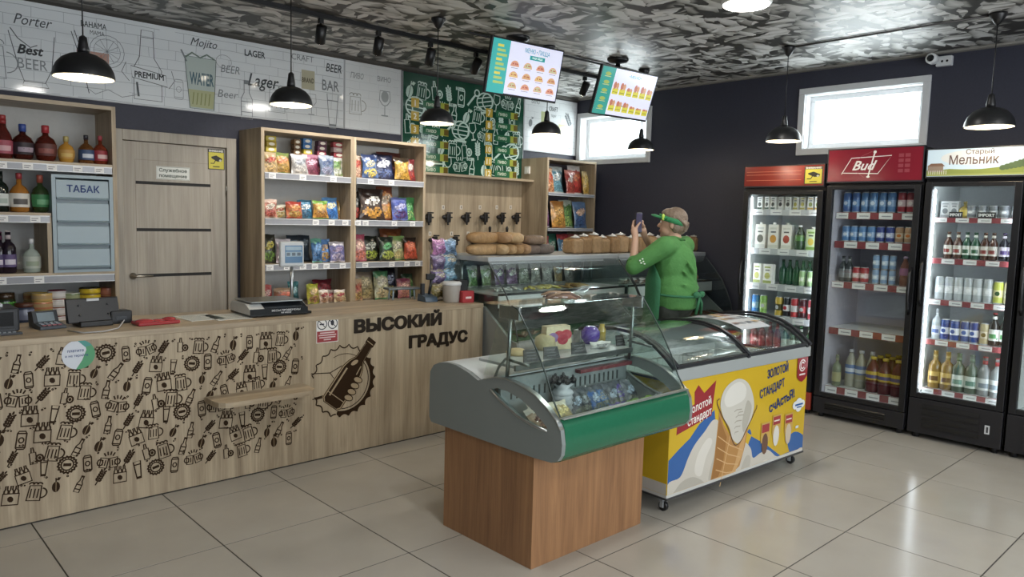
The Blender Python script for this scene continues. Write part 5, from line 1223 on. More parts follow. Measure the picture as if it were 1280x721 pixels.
# fridge 3
L3, R3 = -2.625, -3.115
row(3, 0, 1.6, L3, R3, [box(.055, .05, .115, '#8a8e92', '#6f7478', 'grey carton', '#b9bcbe')]*2+[bot('flask', .115, .04, '#a08a3a', '#c9b04a', '#8a7a3a', 'squat golden bottle')]+[None]*5)
row(3, 0, 1.6, -2.79, -3.12, [can('#6f757c', '#a4a9ae', 'short grey can', '#e4e6e8', .085, .03)]*5)
for k, (y, wd) in enumerate(((-2.74, .085), (-2.93, .11))):
    P = Pr((FX+.076, 0, 0), (0, -1, 0), (0, 0, 1), (-1, 0, 0), gap=0.0); mb = MB(); mb.box(FX+.0735, FX+.0765, y-wd/2, y+wd/2, 1.60, 1.64, '#25262a')
    P.g = .0032; P.text('IMPORT', -y, 1.610, .020, '#f2f2f2', .03, width=wd*.86); mb.add(P.v, P.f, cols=P.c); tag(mb.build('import_sign', PAPER), '%s black IMPORT sign on the top shelf of the landscape header fridge' % (['left', 'right'][k]), 'sign')
br = bot('beer', .19, .029, '#4a2a1c', '#c9c4ba', '#6a4a3a', 'brown beer bottle', '#8a3a34'); gn = bot('beer', .19, .029, '#24543c', '#d4d8d0', '#3a5a44', 'green beer bottle', '#2f5a3c'); dk = bot('beer', .19, .029, '#1f1f2a', '#c4bcc8', '#3a2f5a', 'dark beer bottle', '#54407a')
row(3, 1, 1.31, L3-.04, R3, [br, br, gn, gn, br, br, dk, dk])
sv = can('#aab0b4', '#d0d4d6', 'silver can', '#e8eaea', .165); 
row(3, 2, 1.014, L3, R3, [sv]*6+[can('#b8c04a', '#d8d49a', 'yellow green can', '#3a5a34', .155), can('#d4c9a4', '#e2dcc6', 'pale cream can', '#4a6a44', .155)])
bl = can('#2f4a94', '#dfe4f0', 'blue and white can', '#3f62b4', .15)
row(3, 3, .723, L3, R3, [bot('wine', .22, .03, '#b4bcc0', '#d4dae6', '#c9ced4', 'clear bottle with pale label', '#5a74b0'), bl, bl, bl, bl, can('#c4b48a', '#e0d6ba', 'pale gold can', '#8a7440', .15), bot('beer', .23, .032, '#2a2420', '#e4e6e0', '#b0343a', 'dark bottle with white label and red neck', '#4f9a5a'), bot('beer', .23, .032, '#2a2420', '#e4e6e0', '#3a3a3a', 'dark bottle with white label', '#4f9a5a')])
for k, y in enumerate((L3+(R3-L3)*6.5/8, L3+(R3-L3)*7.5/8)):
    mb = MB(); a, fs36, _n = text_mesh('36', .02, 0, 2); c = (a[:, 0].min()+a[:, 0].max())/2
    th = [(-(q[0]-c)*.055/.032) for q in a]
    mb.add([(5.235-.0345*math.cos(t), y+.0345*math.sin(t), .765+q[1]*.06) for t, q in zip(th, a)], fs36, '#2f7a44')
    tag(mb.build('bottle_label', PAPER), 'white label with green 36 on the %s dark bottle of the fourth row' % (['left', 'right'][k]), 'label')
am = bot('wine', .275, .043, '#8a6a30', '#c9a85a', '#a08a50', 'big amber lemonade bottle', '#6a4a2a'); cg = bot('wine', .275, .043, '#4a5f4c', '#cdd6cc', '#5f7a60', 'big green lemonade bottle', '#5f8a78'); cl = bot('wine', .275, .043, '#7d8586', '#ccd2d0', '#a0353a', 'big clear lemonade bottle', '#7a8a94')
row(3, 4, .365, L3-.005, R3+.02, [am, am, cg, cg, cl, cl])

# ------------------------------------------------------------------ spirits on the left cabinet
def spirit(px0, pyb, pyt, z, kind, rw, glass, label, cap, desc, y=1.09, lab2=None):
    p = at('y', y, px0, pyb); q = at('y', y, px0, pyt); h = q.z-p.z; p.x = min(p.x, .768-rw)
    t = thing('liquor_bottle', desc, 'bottle', (p.x, y, z+.0005), random.uniform(-.2, .2), 'spirit bottles in the oak cabinet')
    a, l, c = bottle_parts(kind, h, rw, shade(glass, 1.6), label, cap, lab2)
    a.local('bottle_body', LIQUOR, t); l.local('paper_label', PAPER, t); c.local('bottle_cap', SATIN, t)
spirit(4, 193, 138, 1.80, 'tall', .055, '#4a1a16', '#a5485a', '#9a2a2c', 'dark red cognac bottle at the left picture edge on the top cabinet shelf', lab2='#d0a0a8')
spirit(29, 194, 149, 1.80, 'round', .062, '#3a1612', '#2a1f28', '#2f4a9a', 'round dark bottle with blue cap on the top cabinet shelf', lab2='#9a8a9a')
spirit(57.5, 195, 150, 1.80, 'round', .062, '#4a1a12', '#5a2a26', '#b03038', 'round dark bottle with red cap on the top cabinet shelf', lab2='#8a4a44')
spirit(83, 198, 165, 1.80, 'round', .048, '#a8762c', '#b98a3c', '#b0a060', 'small golden bottle on the top cabinet shelf', lab2='#c9a85a')
spirit(108, 199, 163, 1.80, 'flask', .048, '#5a3a1c', '#2f4a74', '#2a2c3a', 'small brown bottle with blue label on the top cabinet shelf', lab2='#c4ccd8')
spirit(130, 200, 164, 1.80, 'flask', .045, '#6a2a18', '#a0303a', '#a8404a', 'small reddish bottle with red label at the right end of the top cabinet shelf', lab2='#d8b8b4')
spirit(1, 265, 214, 1.475, 'wine', .045, '#16201c', '#c9d0cc', '#1c2420', 'black bottle with white label on the second cabinet shelf', lab2='#9fb0a8')
spirit(25, 266, 217, 1.475, 'flask', .055, '#8a5a22', '#d4d0c8', '#a0343a', 'amber bottle with white label on the second cabinet shelf', lab2='#5a5654')
spirit(51, 267, 220, 1.475, 'round', .052, '#2a3a20', '#2f7a44', '#a04a3a', 'dark bottle with round green label on the second cabinet shelf', lab2='#6aa878')
spirit(0, 333, 281, 1.095, 'wine', .042, '#1c1420', '#4a3a6a', '#5a2a44', 'dark sparkling wine bottle at the picture edge on the third cabinet shelf', lab2='#c9c4d4')
spirit(11, 334, 281, 1.095, 'wine', .042, '#1c1420', '#5a4a7a', '#b0a4a8', 'dark sparkling wine bottle with silver neck on the third cabinet shelf', lab2='#c9c4d4', y=1.075)
spirit(40, 335, 293, 1.095, 'flask', .05, '#8a948c', '#b4bcb0', '#d4d6d8', 'clear vodka bottle on the third cabinet shelf', lab2='#96a48e')
# tins on the low shelf
tk = {}
def tin(r, h, c1, c2, lid):
    k = (r, h, c1, c2, lid)
    if k not in tk:
        mb = MB(); mb.lathe([(r*.97, 0), (r, .003), (r, h*.3), (r, h*.7), (r, h-.004), (r*.97, h), (r*.9, h), (r*.9, h-.002), (0, h-.002)], n=16, cols=['#b9a060', c1, c2, c1, lid, lid, lid, lid]); tk[k] = mb.mesh('food_tin'); tk[k].materials.append(GLOSS)
    return tk[k]
def tins(px, y, n, r, h, cols, desc, z0=.751):
    p = at('y', y, px, 390); LV = ['bottom', 'second', 'third', 'fourth', 'fifth', 'sixth', 'seventh', 'eighth']
    for k in range(n):
        c1, c2, lid = cols(k); o = bpy.data.objects.new('food_tin', tin(r, h, c1, c2, lid)); COL.objects.link(o); o.location = (p.x, y, z0+k*(h+.0006)); o.rotation_euler = (0, 0, random.uniform(0, 6))
        tag(o, '%s of the %s' % (LV[k] if k < n-1 else 'topmost', desc), 'tin', 'stacked tins on the low cabinet shelf')
tins(72, 1.12, 4, .055, .055, lambda k: ('#cfcac8', '#e0dcd8', '#8a2f44'), 'white tins with dark red rims')
tins(53, 1.10, 4, .06, .052, lambda k: (['#b9825a', '#c9a060', '#c9805a', '#d0a860', '#d0b46a'][k], '#c0a070', '#c9ab5a'), 'stacked tan and yellow tins on the low shelf')
tins(43, 1.22, 4, .06, .05, lambda k: ('#b08a50', '#a06a3a', '#b9a060'), 'brown and gold tins behind the tan ones')
tins(90, 1.12, 4, .055, .05, lambda k: ('#b05a34', '#c26a40', '#8f3a26') if k < 3 else ('#7a8a60', '#a0a880', '#c9ccc0'), 'orange tins with a green one on top')
tins(113, 1.10, 6, .065, .038, lambda k: ('#c9a81e', '#d8b826', '#3a3320') if k > 1 else ('#b9603a', '#c06a44', '#7a3a26'), 'yellow tins beside the cabinet wall')
tins(135, 1.16, 4, .055, .055, lambda k: ('#b0684a', '#c0785a', '#8a4a34'), 'terracotta tins at the cabinet wall')
for (px, y, r, h, c, lidc, lb) in ((30, 1.02, .058, .16, '#3a4258', '#5a3426', 'dark blue jar with brown lid on the low cabinet shelf'), (6, 1.10, .062, .22, '#2a3324', '#3a2a1c', 'black and green jar at the left picture edge on the low shelf')):
    p = at('y', y, px, 390); mb = MB(); mb.lathe([(r*.9, 0), (r, .01), (r, h*.35), (r, h*.75), (r*.9, h*.84), (r*.92, h*.85), (r*.92, h), (0, h)], n=14, cols=[c, c, '#7a8098' if px == 30 else '#4f9a3a', c, lidc, lidc, lidc]); single(mb, 'food_jar', GLOSS, lb, 'jar', (p.x, y, .751))

# ------------------------------------------------------------------ snack bags on the shelves
UN = {1: 'door-side unit', 2: 'middle unit', 3: 'corner unit'}
SN = ['top', 'second', 'third', 'bottom']
ZS = {1: (1.815, 1.466, 1.112, .775), 3: (1.79, 1.42, 1.03, .7)}; ZS[2] = ZS[1]
seen = {}
def snack(u, s, pa, pb, pyt, cols, desc, y=1.06, d=.06, lay=0, pyb=None, dz=0):
    zb = ZS[u][s]+dz; xl = at('y', y, pa, 300).x; xr = at('y', y, pb, 300).x
    if u == 3: xl, xr = at('y', y, pa, 250).x, at('y', y, pb, 250).x
    lo, hi = {1: (1.83, 2.565), 2: (2.627, 3.305), 3: (4.915, 5.63)}[u]
    xl, xr = max(xl, lo), min(xr, hi); w = (xr-xl)*1.10; y += .045*(len(seen) % 2); xm = min(max((xl+xr)/2, lo+w*.54+.004), hi-w*.54-.004); y = min(y, 1.27)
    h = at('y', y, (pa+pb)/2, pyt).z-zb
    h = max(.05, min(h, .32)); key = '%s, %s shelf of %s' % (desc, SN[s], UN[u])
    seen[key] = seen.get(key, 0)+1
    mb = bag_mb(w*1.04, h/math.cos(R(10)), d, *cols, seed=sum(map(ord, desc)) % 97+len(seen))
    o = single(mb, 'snack_bag', FOIL, key if seen[key] == 1 else key+', another behind it', 'snack bag', (xm, y, zb+.006), random.uniform(-.08, .08), 'snack bags on the shelves', R(-9))
# unit 1
snack(1, 0, 330, 347, 191, ('#b0966a', '#c4ac84', '#a84a3a', '#c9a870'), 'tan nut bag at the left end'); snack(1, 0, 347, 365, 192, ('#b58a4a', '#7a8a4a', '#c4734a', '#a0803a'), 'orange green nut bag')
snack(1, 0, 366, 384, 194, ('#a9a9a8', '#c4c4c4', '#8a8f98', '#b4b0ac'), 'rounded silver grey bag'); snack(1, 0, 384, 402, 194, ('#8a3f58', '#b07a90', '#c9a4b4', '#7a3a50'), 'pink purple bag'); snack(1, 0, 401, 417, 195, ('#6a7a94', '#a4b0c0', '#52648a', '#8a8aa4'), 'blue grey bag'); snack(1, 0, 417, 433, 198, ('#8aa06a', '#d4d8d0', '#5f8a4a', '#c4c8c0'), 'green and white bag at the right end')
def packs(u, s, pa, pb, n, y, cols, desc, h=.035, dz=0.):
    zb = ZS[u][s]+dz; xl = at('y', y, pa, 300).x; xr = at('y', y, pb, 300).x
    for k in range(n):
        mb = MB(); w = (xr-xl)/2; mb.box(-w, w, -.03, .03, 0, h, cols[k % len(cols)], .005); P = Pr((0, -.03, 0), (1, 0, 0), (0, 0, 1), (0, -1, 0), gap=.0005); P.ell(0, h/2, w*.6, h*.3, '#e0dccc', 10); mb.add(P.v, P.f, cols=P.c)
        single(mb, 'snack_packet', PAPER, '%s of the stack of %s, top shelf of door-side unit' % (['lowest packet', 'second packet', 'third packet', 'fourth packet', 'fifth packet', 'sixth packet', 'seventh packet'][k] if k < n-1 else 'topmost packet', desc), 'packet', ((xl+xr)/2+random.uniform(-.004, .004), y, zb+k*(h+.0008)), random.uniform(-.06, .06), 'stacked packets on the snack shelf')
packs(1, 0, 331, 344, 7, 1.17, ['#b9a83a', '#c4b03a', '#a8902a'], 'yellow packets', .041); packs(1, 0, 366, 375, 7, 1.18, ['#7a5a34', '#6a4a2a'], 'brown packets', .040); packs(1, 0, 377, 388, 7, 1.17, ['#c9b42f', '#c4b43a', '#2f6aa8', '#2f6aa8', '#c9b42f', '#2f6aa8', '#3a74b4'], 'blue and yellow packets', .042); packs(1, 0, 395, 406, 7, 1.17, ['#5a3a4a', '#a0485a', '#6a3a54'], 'dark pink packets', .041); packs(1, 0, 415, 428, 7, 1.17, ['#d4d4cc', '#b0c4b8', '#d4d4cc', '#b0c4b8', '#a83a44', '#d0b0b0', '#b8464e'], 'red and white packets', .041)
snack(1, 1, 330, 346, 250, ('#b87a6a', '#d0b4a4', '#c9c0b0', '#a84a3c'), 'reddish cream bag at the left end'); snack(1, 1, 345, 361, 257, ('#b4b090', '#c9c4b0', '#a05a40', '#b49a5a'), 'cream white bag'); snack(1, 1, 359, 377, 253, ('#b8603a', '#a83a30', '#c98a4a', '#b09040'), 'red orange bag'); snack(1, 1, 377, 393, 251, ('#3a7aa0', '#4a8ab0', '#dfe4e0', '#2f5a7a'), 'teal blue bag with white badge'); snack(1, 1, 393, 409, 252, ('#c08a3a', '#6a9a3a', '#d0b46a', '#a06a2c'), 'orange bag with green top'); snack(1, 1, 408, 425, 248, ('#3a78c0', '#5a94d0', '#c9c4a0', '#2f62a8'), 'bright blue bag'); snack(1, 1, 422, 434, 252, ('#c49a4a', '#b0843a', '#d8c48a', '#a07030'), 'golden bag at the right end', y=1.15)
snack(1, 2, 331, 348, 294, ('#34382c', '#2a2c26', '#b0a43a', '#5a7a34'), 'black green bag at the left end'); snack(1, 2, 347, 363, 300, ('#9a8a94', '#c4bcc4', '#6a4a5a', '#d8d4d0'), 'white and purple striped bag'); snack(1, 2, 365, 391, 295, ('#4a5a6a', '#26303a', '#8a9aa8', '#3a4a5a'), 'dark grey blue bag behind the scale display', y=1.15); snack(1, 2, 391, 403, 299, ('#3f6a9a', '#5a9a8a', '#6a94c4', '#2f5a8a'), 'blue bag with teal top'); snack(1, 2, 400, 416, 300, ('#4a78b8', '#5a86c4', '#b08a5a', '#9a7a4a'), 'blue bag with brown picture'); snack(1, 2, 416, 433, 303, ('#6a6a9a', '#c9c4cc', '#8a7a9a', '#a49ab4'), 'purple white bag at the right end')
snack(1, 3, 331, 343, 357, ('#a83a40', '#b85a5a', '#d0a8a0', '#8a2a30'), 'red bag at the left end'); snack(1, 3, 344, 366, 361, ('#8a5a44', '#a88a70', '#b0543c', '#9a7050'), 'brown bag'); snack(1, 3, 365, 377, 353, ('#2f6a70', '#3a7a80', '#8ab0b4', '#2a5a60'), 'teal bag'); snack(1, 3, 385, 399, 356, ('#a8a03a', '#b4b83a', '#c9a87a', '#b07a5a'), 'yellow green bag', y=1.05); snack(1, 3, 399, 430, 350, ('#8f2a34', '#7a2430', '#a84048', '#982f3a'), 'large dark red bag', y=1.2, d=.1)
for k, (a, b) in enumerate(((400, 411), (410, 421), (420, 433))): snack(1, 3, a, b, 363, (['#c4a894', '#c9a4a0', '#c9b48a'][k], '#d8ccc0', '#a83f44', '#b88a6a'), 'small cream and red bag, %s of three' % ORD[k], y=1.045, d=.05)
# unit 2
snack(2, 0, 442, 455, 195, ('#c08a70', '#c9b4a0', '#b04a40', '#c9a48a'), 'cream and red bag at the left end'); snack(2, 0, 454, 471, 194, ('#4a6aa0', '#2f3f6a', '#b8b49a', '#c9b45a'), 'blue bag with cheese picture'); snack(2, 0, 471, 494, 194, ('#2a3050', '#262a44', '#c9cdd8', '#4a5a8a'), 'navy bag with white badge'); snack(2, 0, 494, 511, 198, ('#c4983a', '#3a2f24', '#d0ab5a', '#b88a30'), 'golden yellow bag'); snack(2, 0, 510, 527, 200, ('#8a2f34', '#7a262c', '#d0c0b8', '#a83a30'), 'dark red bag at the right end')
snack(2, 0, 474, 500, 191, ('#7a4a44', '#6a3a34', '#8a6458', '#5a302a'), 'brown box-like bag lying at the back', y=1.26, d=.12)
snack(2, 1, 441, 453, 240, ('#2c2a28', '#3a3230', '#a0a09c', '#a84038'), 'black bag at the left end'); snack(2, 1, 452, 479, 237, ('#3a2820', '#2a1f1c', '#d0ccc4', '#c08a3a'), 'black and orange bag with white badge'); snack(2, 1, 477, 495, 234, ('#b87a44', '#7a3f2a', '#c4b09a', '#c08a3c'), 'orange bag with brown top'); snack(2, 1, 491, 509, 248, ('#4a5aa8', '#6a78c0', '#a8a8d0', '#5a3f74'), 'blue violet bag'); snack(2, 1, 508, 528, 248, ('#3a8a4a', '#4a9a54', '#6ab070', '#8ab46a'), 'bright green bag at the right end')
snack(2, 2, 441, 456, 294, ('#b07a7a', '#a84a64', '#c4a090', '#b86a5a'), 'pink and cream bag at the left end'); snack(2, 2, 457, 477, 296, ('#2c3428', '#1f2420', '#c9d0c0', '#8a9a3a'), 'black bag with green crisps'); snack(2, 2, 476, 493, 297, ('#2a3a28', '#26302a', '#4a9a5a', '#9aa84a'), 'black bag with bright green badge'); snack(2, 2, 493, 510, 296, ('#9aa070', '#7aa05a', '#d0ccb0', '#b0a470'), 'cream green bag'); snack(2, 2, 509, 526, 298, ('#b04a30', '#2f2420', '#c4603a', '#b84a34'), 'orange red bag with dark top at the right end'); snack(2, 2, 480, 505, 287, ('#a8622f', '#8a4a2a', '#b87a4a', '#98562c'), 'orange brown bag lying at the back', y=1.25, d=.1)
snack(2, 3, 441, 452, 350, ('#b07a5a', '#c4a484', '#a84a3c', '#b89a60'), 'orange cream bag at the left end'); snack(2, 3, 449, 472, 341, ('#b4a880', '#9a8a78', '#c4b894', '#b0a070'), 'big cream bag of corn sticks'); snack(2, 3, 470, 487, 340, ('#a8a888', '#4a8a5a', '#c9c4b0', '#b8a880'), 'cream bag with green top'); snack(2, 3, 482, 500, 336, ('#26283c', '#1f2030', '#8a94b0', '#b0a050'), 'black navy bag'); snack(2, 3, 499, 514, 349, ('#b07070', '#8a3f5a', '#c49a8a', '#b8806a'), 'pink crisp bag'); snack(2, 3, 510, 525, 343, ('#4a7a44', '#2f4a34', '#7aa060', '#6a8a4a'), 'dark green bag at the right end')
# unit 3 (corner)
snack(3, 0, 684, 692, 210, ('#b8643a', '#c49a7a', '#b04a34', '#c48a5a'), 'orange red bag at the left end'); snack(3, 0, 692, 708, 209, ('#5a8a9a', '#b9c4c4', '#c9ccc8', '#6a9aa8'), 'teal and white bag'); snack(3, 0, 708, 718, 213, ('#a03a34', '#c47a70', '#d0c0b8', '#a8483a'), 'red bag'); snack(3, 0, 716, 731, 208, ('#b04038', '#d0ccc8', '#c4704a', '#a8342f'), 'tall red and white bag'); snack(3, 0, 730, 741, 215, ('#c4a04a', '#c9b07a', '#d0b46a', '#b8903a'), 'yellow bag at the right end')
snack(3, 1, 684, 691, 253, ('#7a5a84', '#c9c0cc', '#a0809a', '#8a4a6a'), 'purple and white bag at the left end'); snack(3, 1, 692, 707, 252, ('#c08a44', '#b87a3a', '#d0a86a', '#b88a3c'), 'orange yellow bag'); snack(3, 1, 707, 721, 251, ('#4a7a44', '#a8b4a8', '#6a944a', '#8aa85a'), 'green bag'); snack(3, 1, 720, 734, 253, ('#4a6a94', '#5a7aa4', '#c9a890', '#3a5484'), 'blue bag with face picture'); snack(3, 1, 734, 742, 254, ('#6a8494', '#8aa0a8', '#a4b4b4', '#5a7484'), 'pale blue bag at the right end')
snack(3, 2, 684, 690, 296, ('#a84044', '#b85a5a', '#c4a4a0', '#a03038'), 'red bag at the left end'); snack(3, 2, 689, 703, 292, ('#3f8a78', '#2f7060', '#a8c0b4', '#4a9a84'), 'teal green bag'); snack(3, 2, 702, 714, 292, ('#3f7aa8', '#a83a40', '#c4d0d8', '#4a8ab4'), 'blue bag with red top'); snack(3, 2, 714, 731, 289, ('#a84a44', '#b86a60', '#c9a098', '#98403a'), 'red bag behind the loaves')
# ------------------------------------------------------------------ things on the counter
def cpt(px, py): return at('z', CTZ, px, py)
CB = CTZ+.0005
# cash register at the picture edge
t = thing('cash_register', 'black cash register at the left picture edge on the counter', 'register', (-.10, -.10, CB))
mb = MB(); mb.box(-.19, .115, -.10, .14, .012, .125, '#1d2026', .008); mb.box(-.17, .10, -.105, -.08, 0, .03, '#262a30', .004); mb.local('register_body', SATIN, t)
mb = MB(); mb.box(-.16, .09, -.1015, -.1, .04, .108, '#15171b'); mb.local('front_plate', GLOSS, t)
mb = MB()
for k in range(5): mb.box(.0+k*.02, .014+k*.02, -.13, -.112, 0, .016, '#8a929a')
mb.box(-.19, .12, -.135, -.107, 0, .012, '#2c3036', .002); mb.local('key_strip', SATIN, t)
mb = MB(); mb.box(-.05, .06, -.02, .05, .1255, .142, '#d4d6d8', .002); mb.local('paper_label', PAPER, t)
# card terminal
p = cpt(62, 411); t = thing('card_terminal', 'dark grey card terminal with tilted keypad on the counter near the register', 'terminal', (p.x, p.y+.06, CB), R(8))
mb = MB(); mb.prism([(-.09, 0), (.02, 0), (.02, .03), (-.09, .016)], -.06, .06, 'x', '#3a424c'); soften(mb.local('keypad_base', SATIN, t), .004)
mb = MB(); mb.prism([(.0, .02), (.07, .0), (.085, .075), (.03, .085)], -.058, .058, 'x', '#2c343c'); soften(mb.local('screen_head', SATIN, t), .005)
mb = MB(); mb.move(Matrix.Identity(4)); mb.prism([(.0035, .032), (.0015, .032), (.0225, .075), (.0245, .075)], -.04, .04, 'x', '#7f8f98'); mb.local('terminal_screen', GLOSS, t)
mb = MB()
for r_ in range(3):
    for c_ in range(4): y = -.075+r_*.025; z = .0185+r_*.0032; mb.box(-.045+c_*.024, -.028+c_*.024, y, y+.015, z, z+.004, '#8a929a' if r_ else '#a0545a')
mb.local('keys', SATIN, t)
# receipt printer and monitor back
p = cpt(120, 408); t = thing('pos_monitor', 'black point of sale monitor seen from behind on the counter', 'monitor', (.365, -.10, CB), R(4))
mb = MB(); mb.prism([(-.02, .02), (.025, .02), (.045, .142), (.02, .146)], -.125, .125, 'x', '#17181b'); soften(mb.local('monitor_housing', SATIN, t), .006)
mb = MB(); mb.box(-.08, .08, -.05, .09, 0, .028, '#1b1c1f', .005); mb.local('monitor_stand', SATIN, t)
mb = MB()
for x in (-.07, .07):
    for z in (.06, .11): mb.ball((x, -.020+(z-.02)*.32-.003, z), .006, '#3c3e42', 6, 4)
mb.box(-.03, .03, .010, .018, .130, .143, '#c9cbcd'); mb.local('screws_and_label', SATIN, t)
mb = MB(); mb.box(-.06, .05, -.05, .05, 0, .07, '#1f2226', .008); mb.box(-.035, .02, -.052, -.049, .02, .04, '#33383e'); tag(single(mb, 'adapter_box', SATIN, 'small black box right of the monitor with a cable behind it', 'box', (.50, -.06, CB), R(5)), None, None)
mb = MB(); pts = [cpt(160, 395)+Vector((0, .02, .03)), cpt(158, 402)+Vector((0, 0, .02)), cpt(148, 411), cpt(130, 415), cpt(105, 417), cpt(85, 414)]
mb.tube([(q.x, q.y, CB+max(.004, q.z-CTZ+.004)) for q in pts], .0035, '#b4b6b8', 6); tag(mb.build('cable', SATIN), 'grey cable looping before the monitor on the counter', 'cable')
# folder and papers
p = cpt(196, 405); mb = MB(); mb.box(-.11, .11, -.045, .07, 0, .020, '#a82f34', .006); mb.ball((-.06, .01, .018), (.05, .045, .014), '#b8383c', 12, 6); mb.ball((.07, .015, .018), (.038, .04, .016), '#b03036', 12, 6); mb.ball((.01, .01, .018), (.04, .03, .008), '#b0343a', 12, 6); single(mb, 'red_folder', GLOSS, 'glossy red folder lying on the counter right of the monitor', 'folder', (p.x, p.y+.0, CB), R(3))
for k, (px, py, rz, lb) in enumerate(((252, 398, 4, 'left paper price sheet under glass on the counter'), (288, 397, -3, 'right paper price sheet beside the scale on the counter'))):
    p = cpt(px, py); mb = MB(); mb.box(-.10, .10, -.13, .13, 0, .002, '#d6d8d2')
    for r_ in range(7): mb.box(-.08, .02+.05*((r_*7) % 2), -.11+r_*.033, -.104+r_*.033, .002, .0024, '#8f9a8f')
    single(mb, 'paper_sheet', PAPER, lb, 'paper', (p.x, p.y+.04, CB), R(rz))
# shop scale
t = thing('shop_scale', 'black and white shop scale with display pole on the counter', 'scale', (1.34, -.12, CB), R(-2))
mb = MB(); mb.prism([(-.15, .015), (.15, .015), (.15, .055), (.13, .075), (-.09, .075), (-.15, .045)], -.19, .17, 'x', '#c4c7c6'); soften(mb.local('scale_body', SATIN, t), .006)
mb = MB(); mb.prism([(-.158, .012), (-.152, .012), (-.152, .05), (-.158, .048)], -.19, .17, 'x', '#1d2126'); mb.prism([(-.157, .046), (-.155, .05), (-.088, .0775), (-.09, .074)], -.10, .165, 'x', '#1d2126'); mb.box(-.19, .20, -.15, .15, .004, .02, '#191b1f', .003); mb.local('front_panel', GLOSS, t)
P = Pr((0, -.158, 0), (1, 0, 0), (0, 0, 1), (0, -1, 0), gap=.001); P.text('ВЕСЫ ПРОВЕРЕНЫ', .03, .032, .010, '#d4d6d8', .02, width=.18); P.text('НА КАССЕ', .03, .018, .009, '#d4d6d8', .02); P.local('scale_print', PRINT, t)
mb = MB(); mb.box(-.17, .155, -.12, .14, .082, .090, '#aeb4b6', .003); mb.tube([(0, 0, .07), (0, 0, .082)], .03, '#555'+'555'); mb.local('weighing_plate', METAL, t)
for (x, y) in ((-.15, -.12), (.16, -.12), (-.15, .12), (.16, .12)): mb = MB(); mb.cyl((x, y, 0), (x, y, .006), .014, '#101012'); mb.local('foot', SATIN, t)
mb = MB(); mb.tube([(.165, .06, .02), (.165, .06, .29)], .011, '#b4b8ba'); mb.box(.15, .20, .03, .10, .0, .03, '#1d2126', .003); mb.local('pole', METAL, t)
mb = MB(); mb.box(.085, .245, .045, .08, .28, .44, '#c6cbce', .012); hd = mb.local('display_head', SATIN, t)
mb = MB(); mb.box(.115, .232, .0435, .0455, .305, .415, '#3f6f9a'); mb.box(.12, .226, .0428, .0436, .345, .375, '#8fa9ba'); mb.box(.12, .226, .0428, .0436, .385, .408, '#8fa9ba')
for k in range(3): mb.box(.125+k*.035, .148+k*.035, .0420, .0429, .35, .370, '#4a5a66')
mb.local('display_screen', GLOSS, hd)
# right end of the counter
p = cpt(532, 376); t = thing('card_terminal', 'small blue grey card reader with a dark arm on the counter before the taps', 'terminal', (p.x, p.y-.02, CB), R(-6))
mb = MB(); mb.prism([(-.07, 0), (.06, 0), (.05, .055), (-.05, .035)], -.05, .05, 'x', '#3f5468'); soften(mb.local('reader_body', SATIN, t), .005)
mb = MB(); mb.box(-.045, -.02, .0, .03, .04, .13, '#22262c', .004); mb.tube([(.03, .03, .04), (.05, .02, .17)], .011, '#26282c'); mb.box(.0, .12, .005, .03, .155, .20, '#1c1e22', .004); mb.local('arm', SATIN, t)
t = thing('tray_stand', 'grey plastic tray on low legs at the back edge of the counter', 'tray', (2.48, .12, CB), R(-8))
mb = MB(); mb.box(-.13, .13, -.05, .05, .075, .09, '#5f6a70', .005); mb.local('tray_top', SATIN, t)
for x in (-.09, .09):
    for y in (-.035, .035): mb = MB(); mb.tube([(x, y, 0), (x*.94, y*.9, .076)], .007, '#8fa0a8', 6); mb.local('leg', SATIN, t)
p = cpt(568, 378); t = thing('plastic_tub', 'greyish plastic tub with white lid on the counter end', 'tub', (p.x-.005, p.y+.03, CB))
mb = MB(); mb.lathe([(.055, 0), (.06, .01), (.066, .12), (.066, .125)], '#a8a39c', 20); mb.local('tub_body', SATIN, t)
mb = MB(); mb.lathe([(.07, .125), (.072, .13), (.072, .145), (.06, .152), (0, .153)], '#d0d2d2', 20); mb.local('tub_lid', SATIN, t)
mb = MB(); mb.box(-.055, .045, -.03, .03, 0, .085, '#b02a30', .004); mb.box(-.03, .02, -.0308, -.03, .03, .045, '#e0d0cc'); single(mb, 'red_carton', PAPER, 'small red box at the very end of the counter', 'box', (2.775, -.28, CB), R(-5))
mb = MB(); mb.box(-.04, .05, -.03, .03, 0, .16, '#1f2022', .004); single(mb, 'black_box', SATIN, 'upright black box behind the small red box', 'box', (2.775, -.20, CB), R(-5))
t = thing('spray_bottle', 'clear spray bottle with white trigger at the counter end', 'bottle', (2.815, -.02, CB))
mb = MB(); mb.lathe([(.03, 0), (.034, .01), (.034, .10), (.014, .14), (.014, .16)], '#a8b0b2', 14); mb.local('bottle_body', BOTTLE, t)
mb = MB(); mb.box(-.045, .025, -.012, .012, .16, .195, '#d8dad8', .005); mb.tube([(-.03, 0, .16), (-.04, 0, .12)], .005, '#d8dad8', 6); mb.local('trigger_head', SATIN, t)
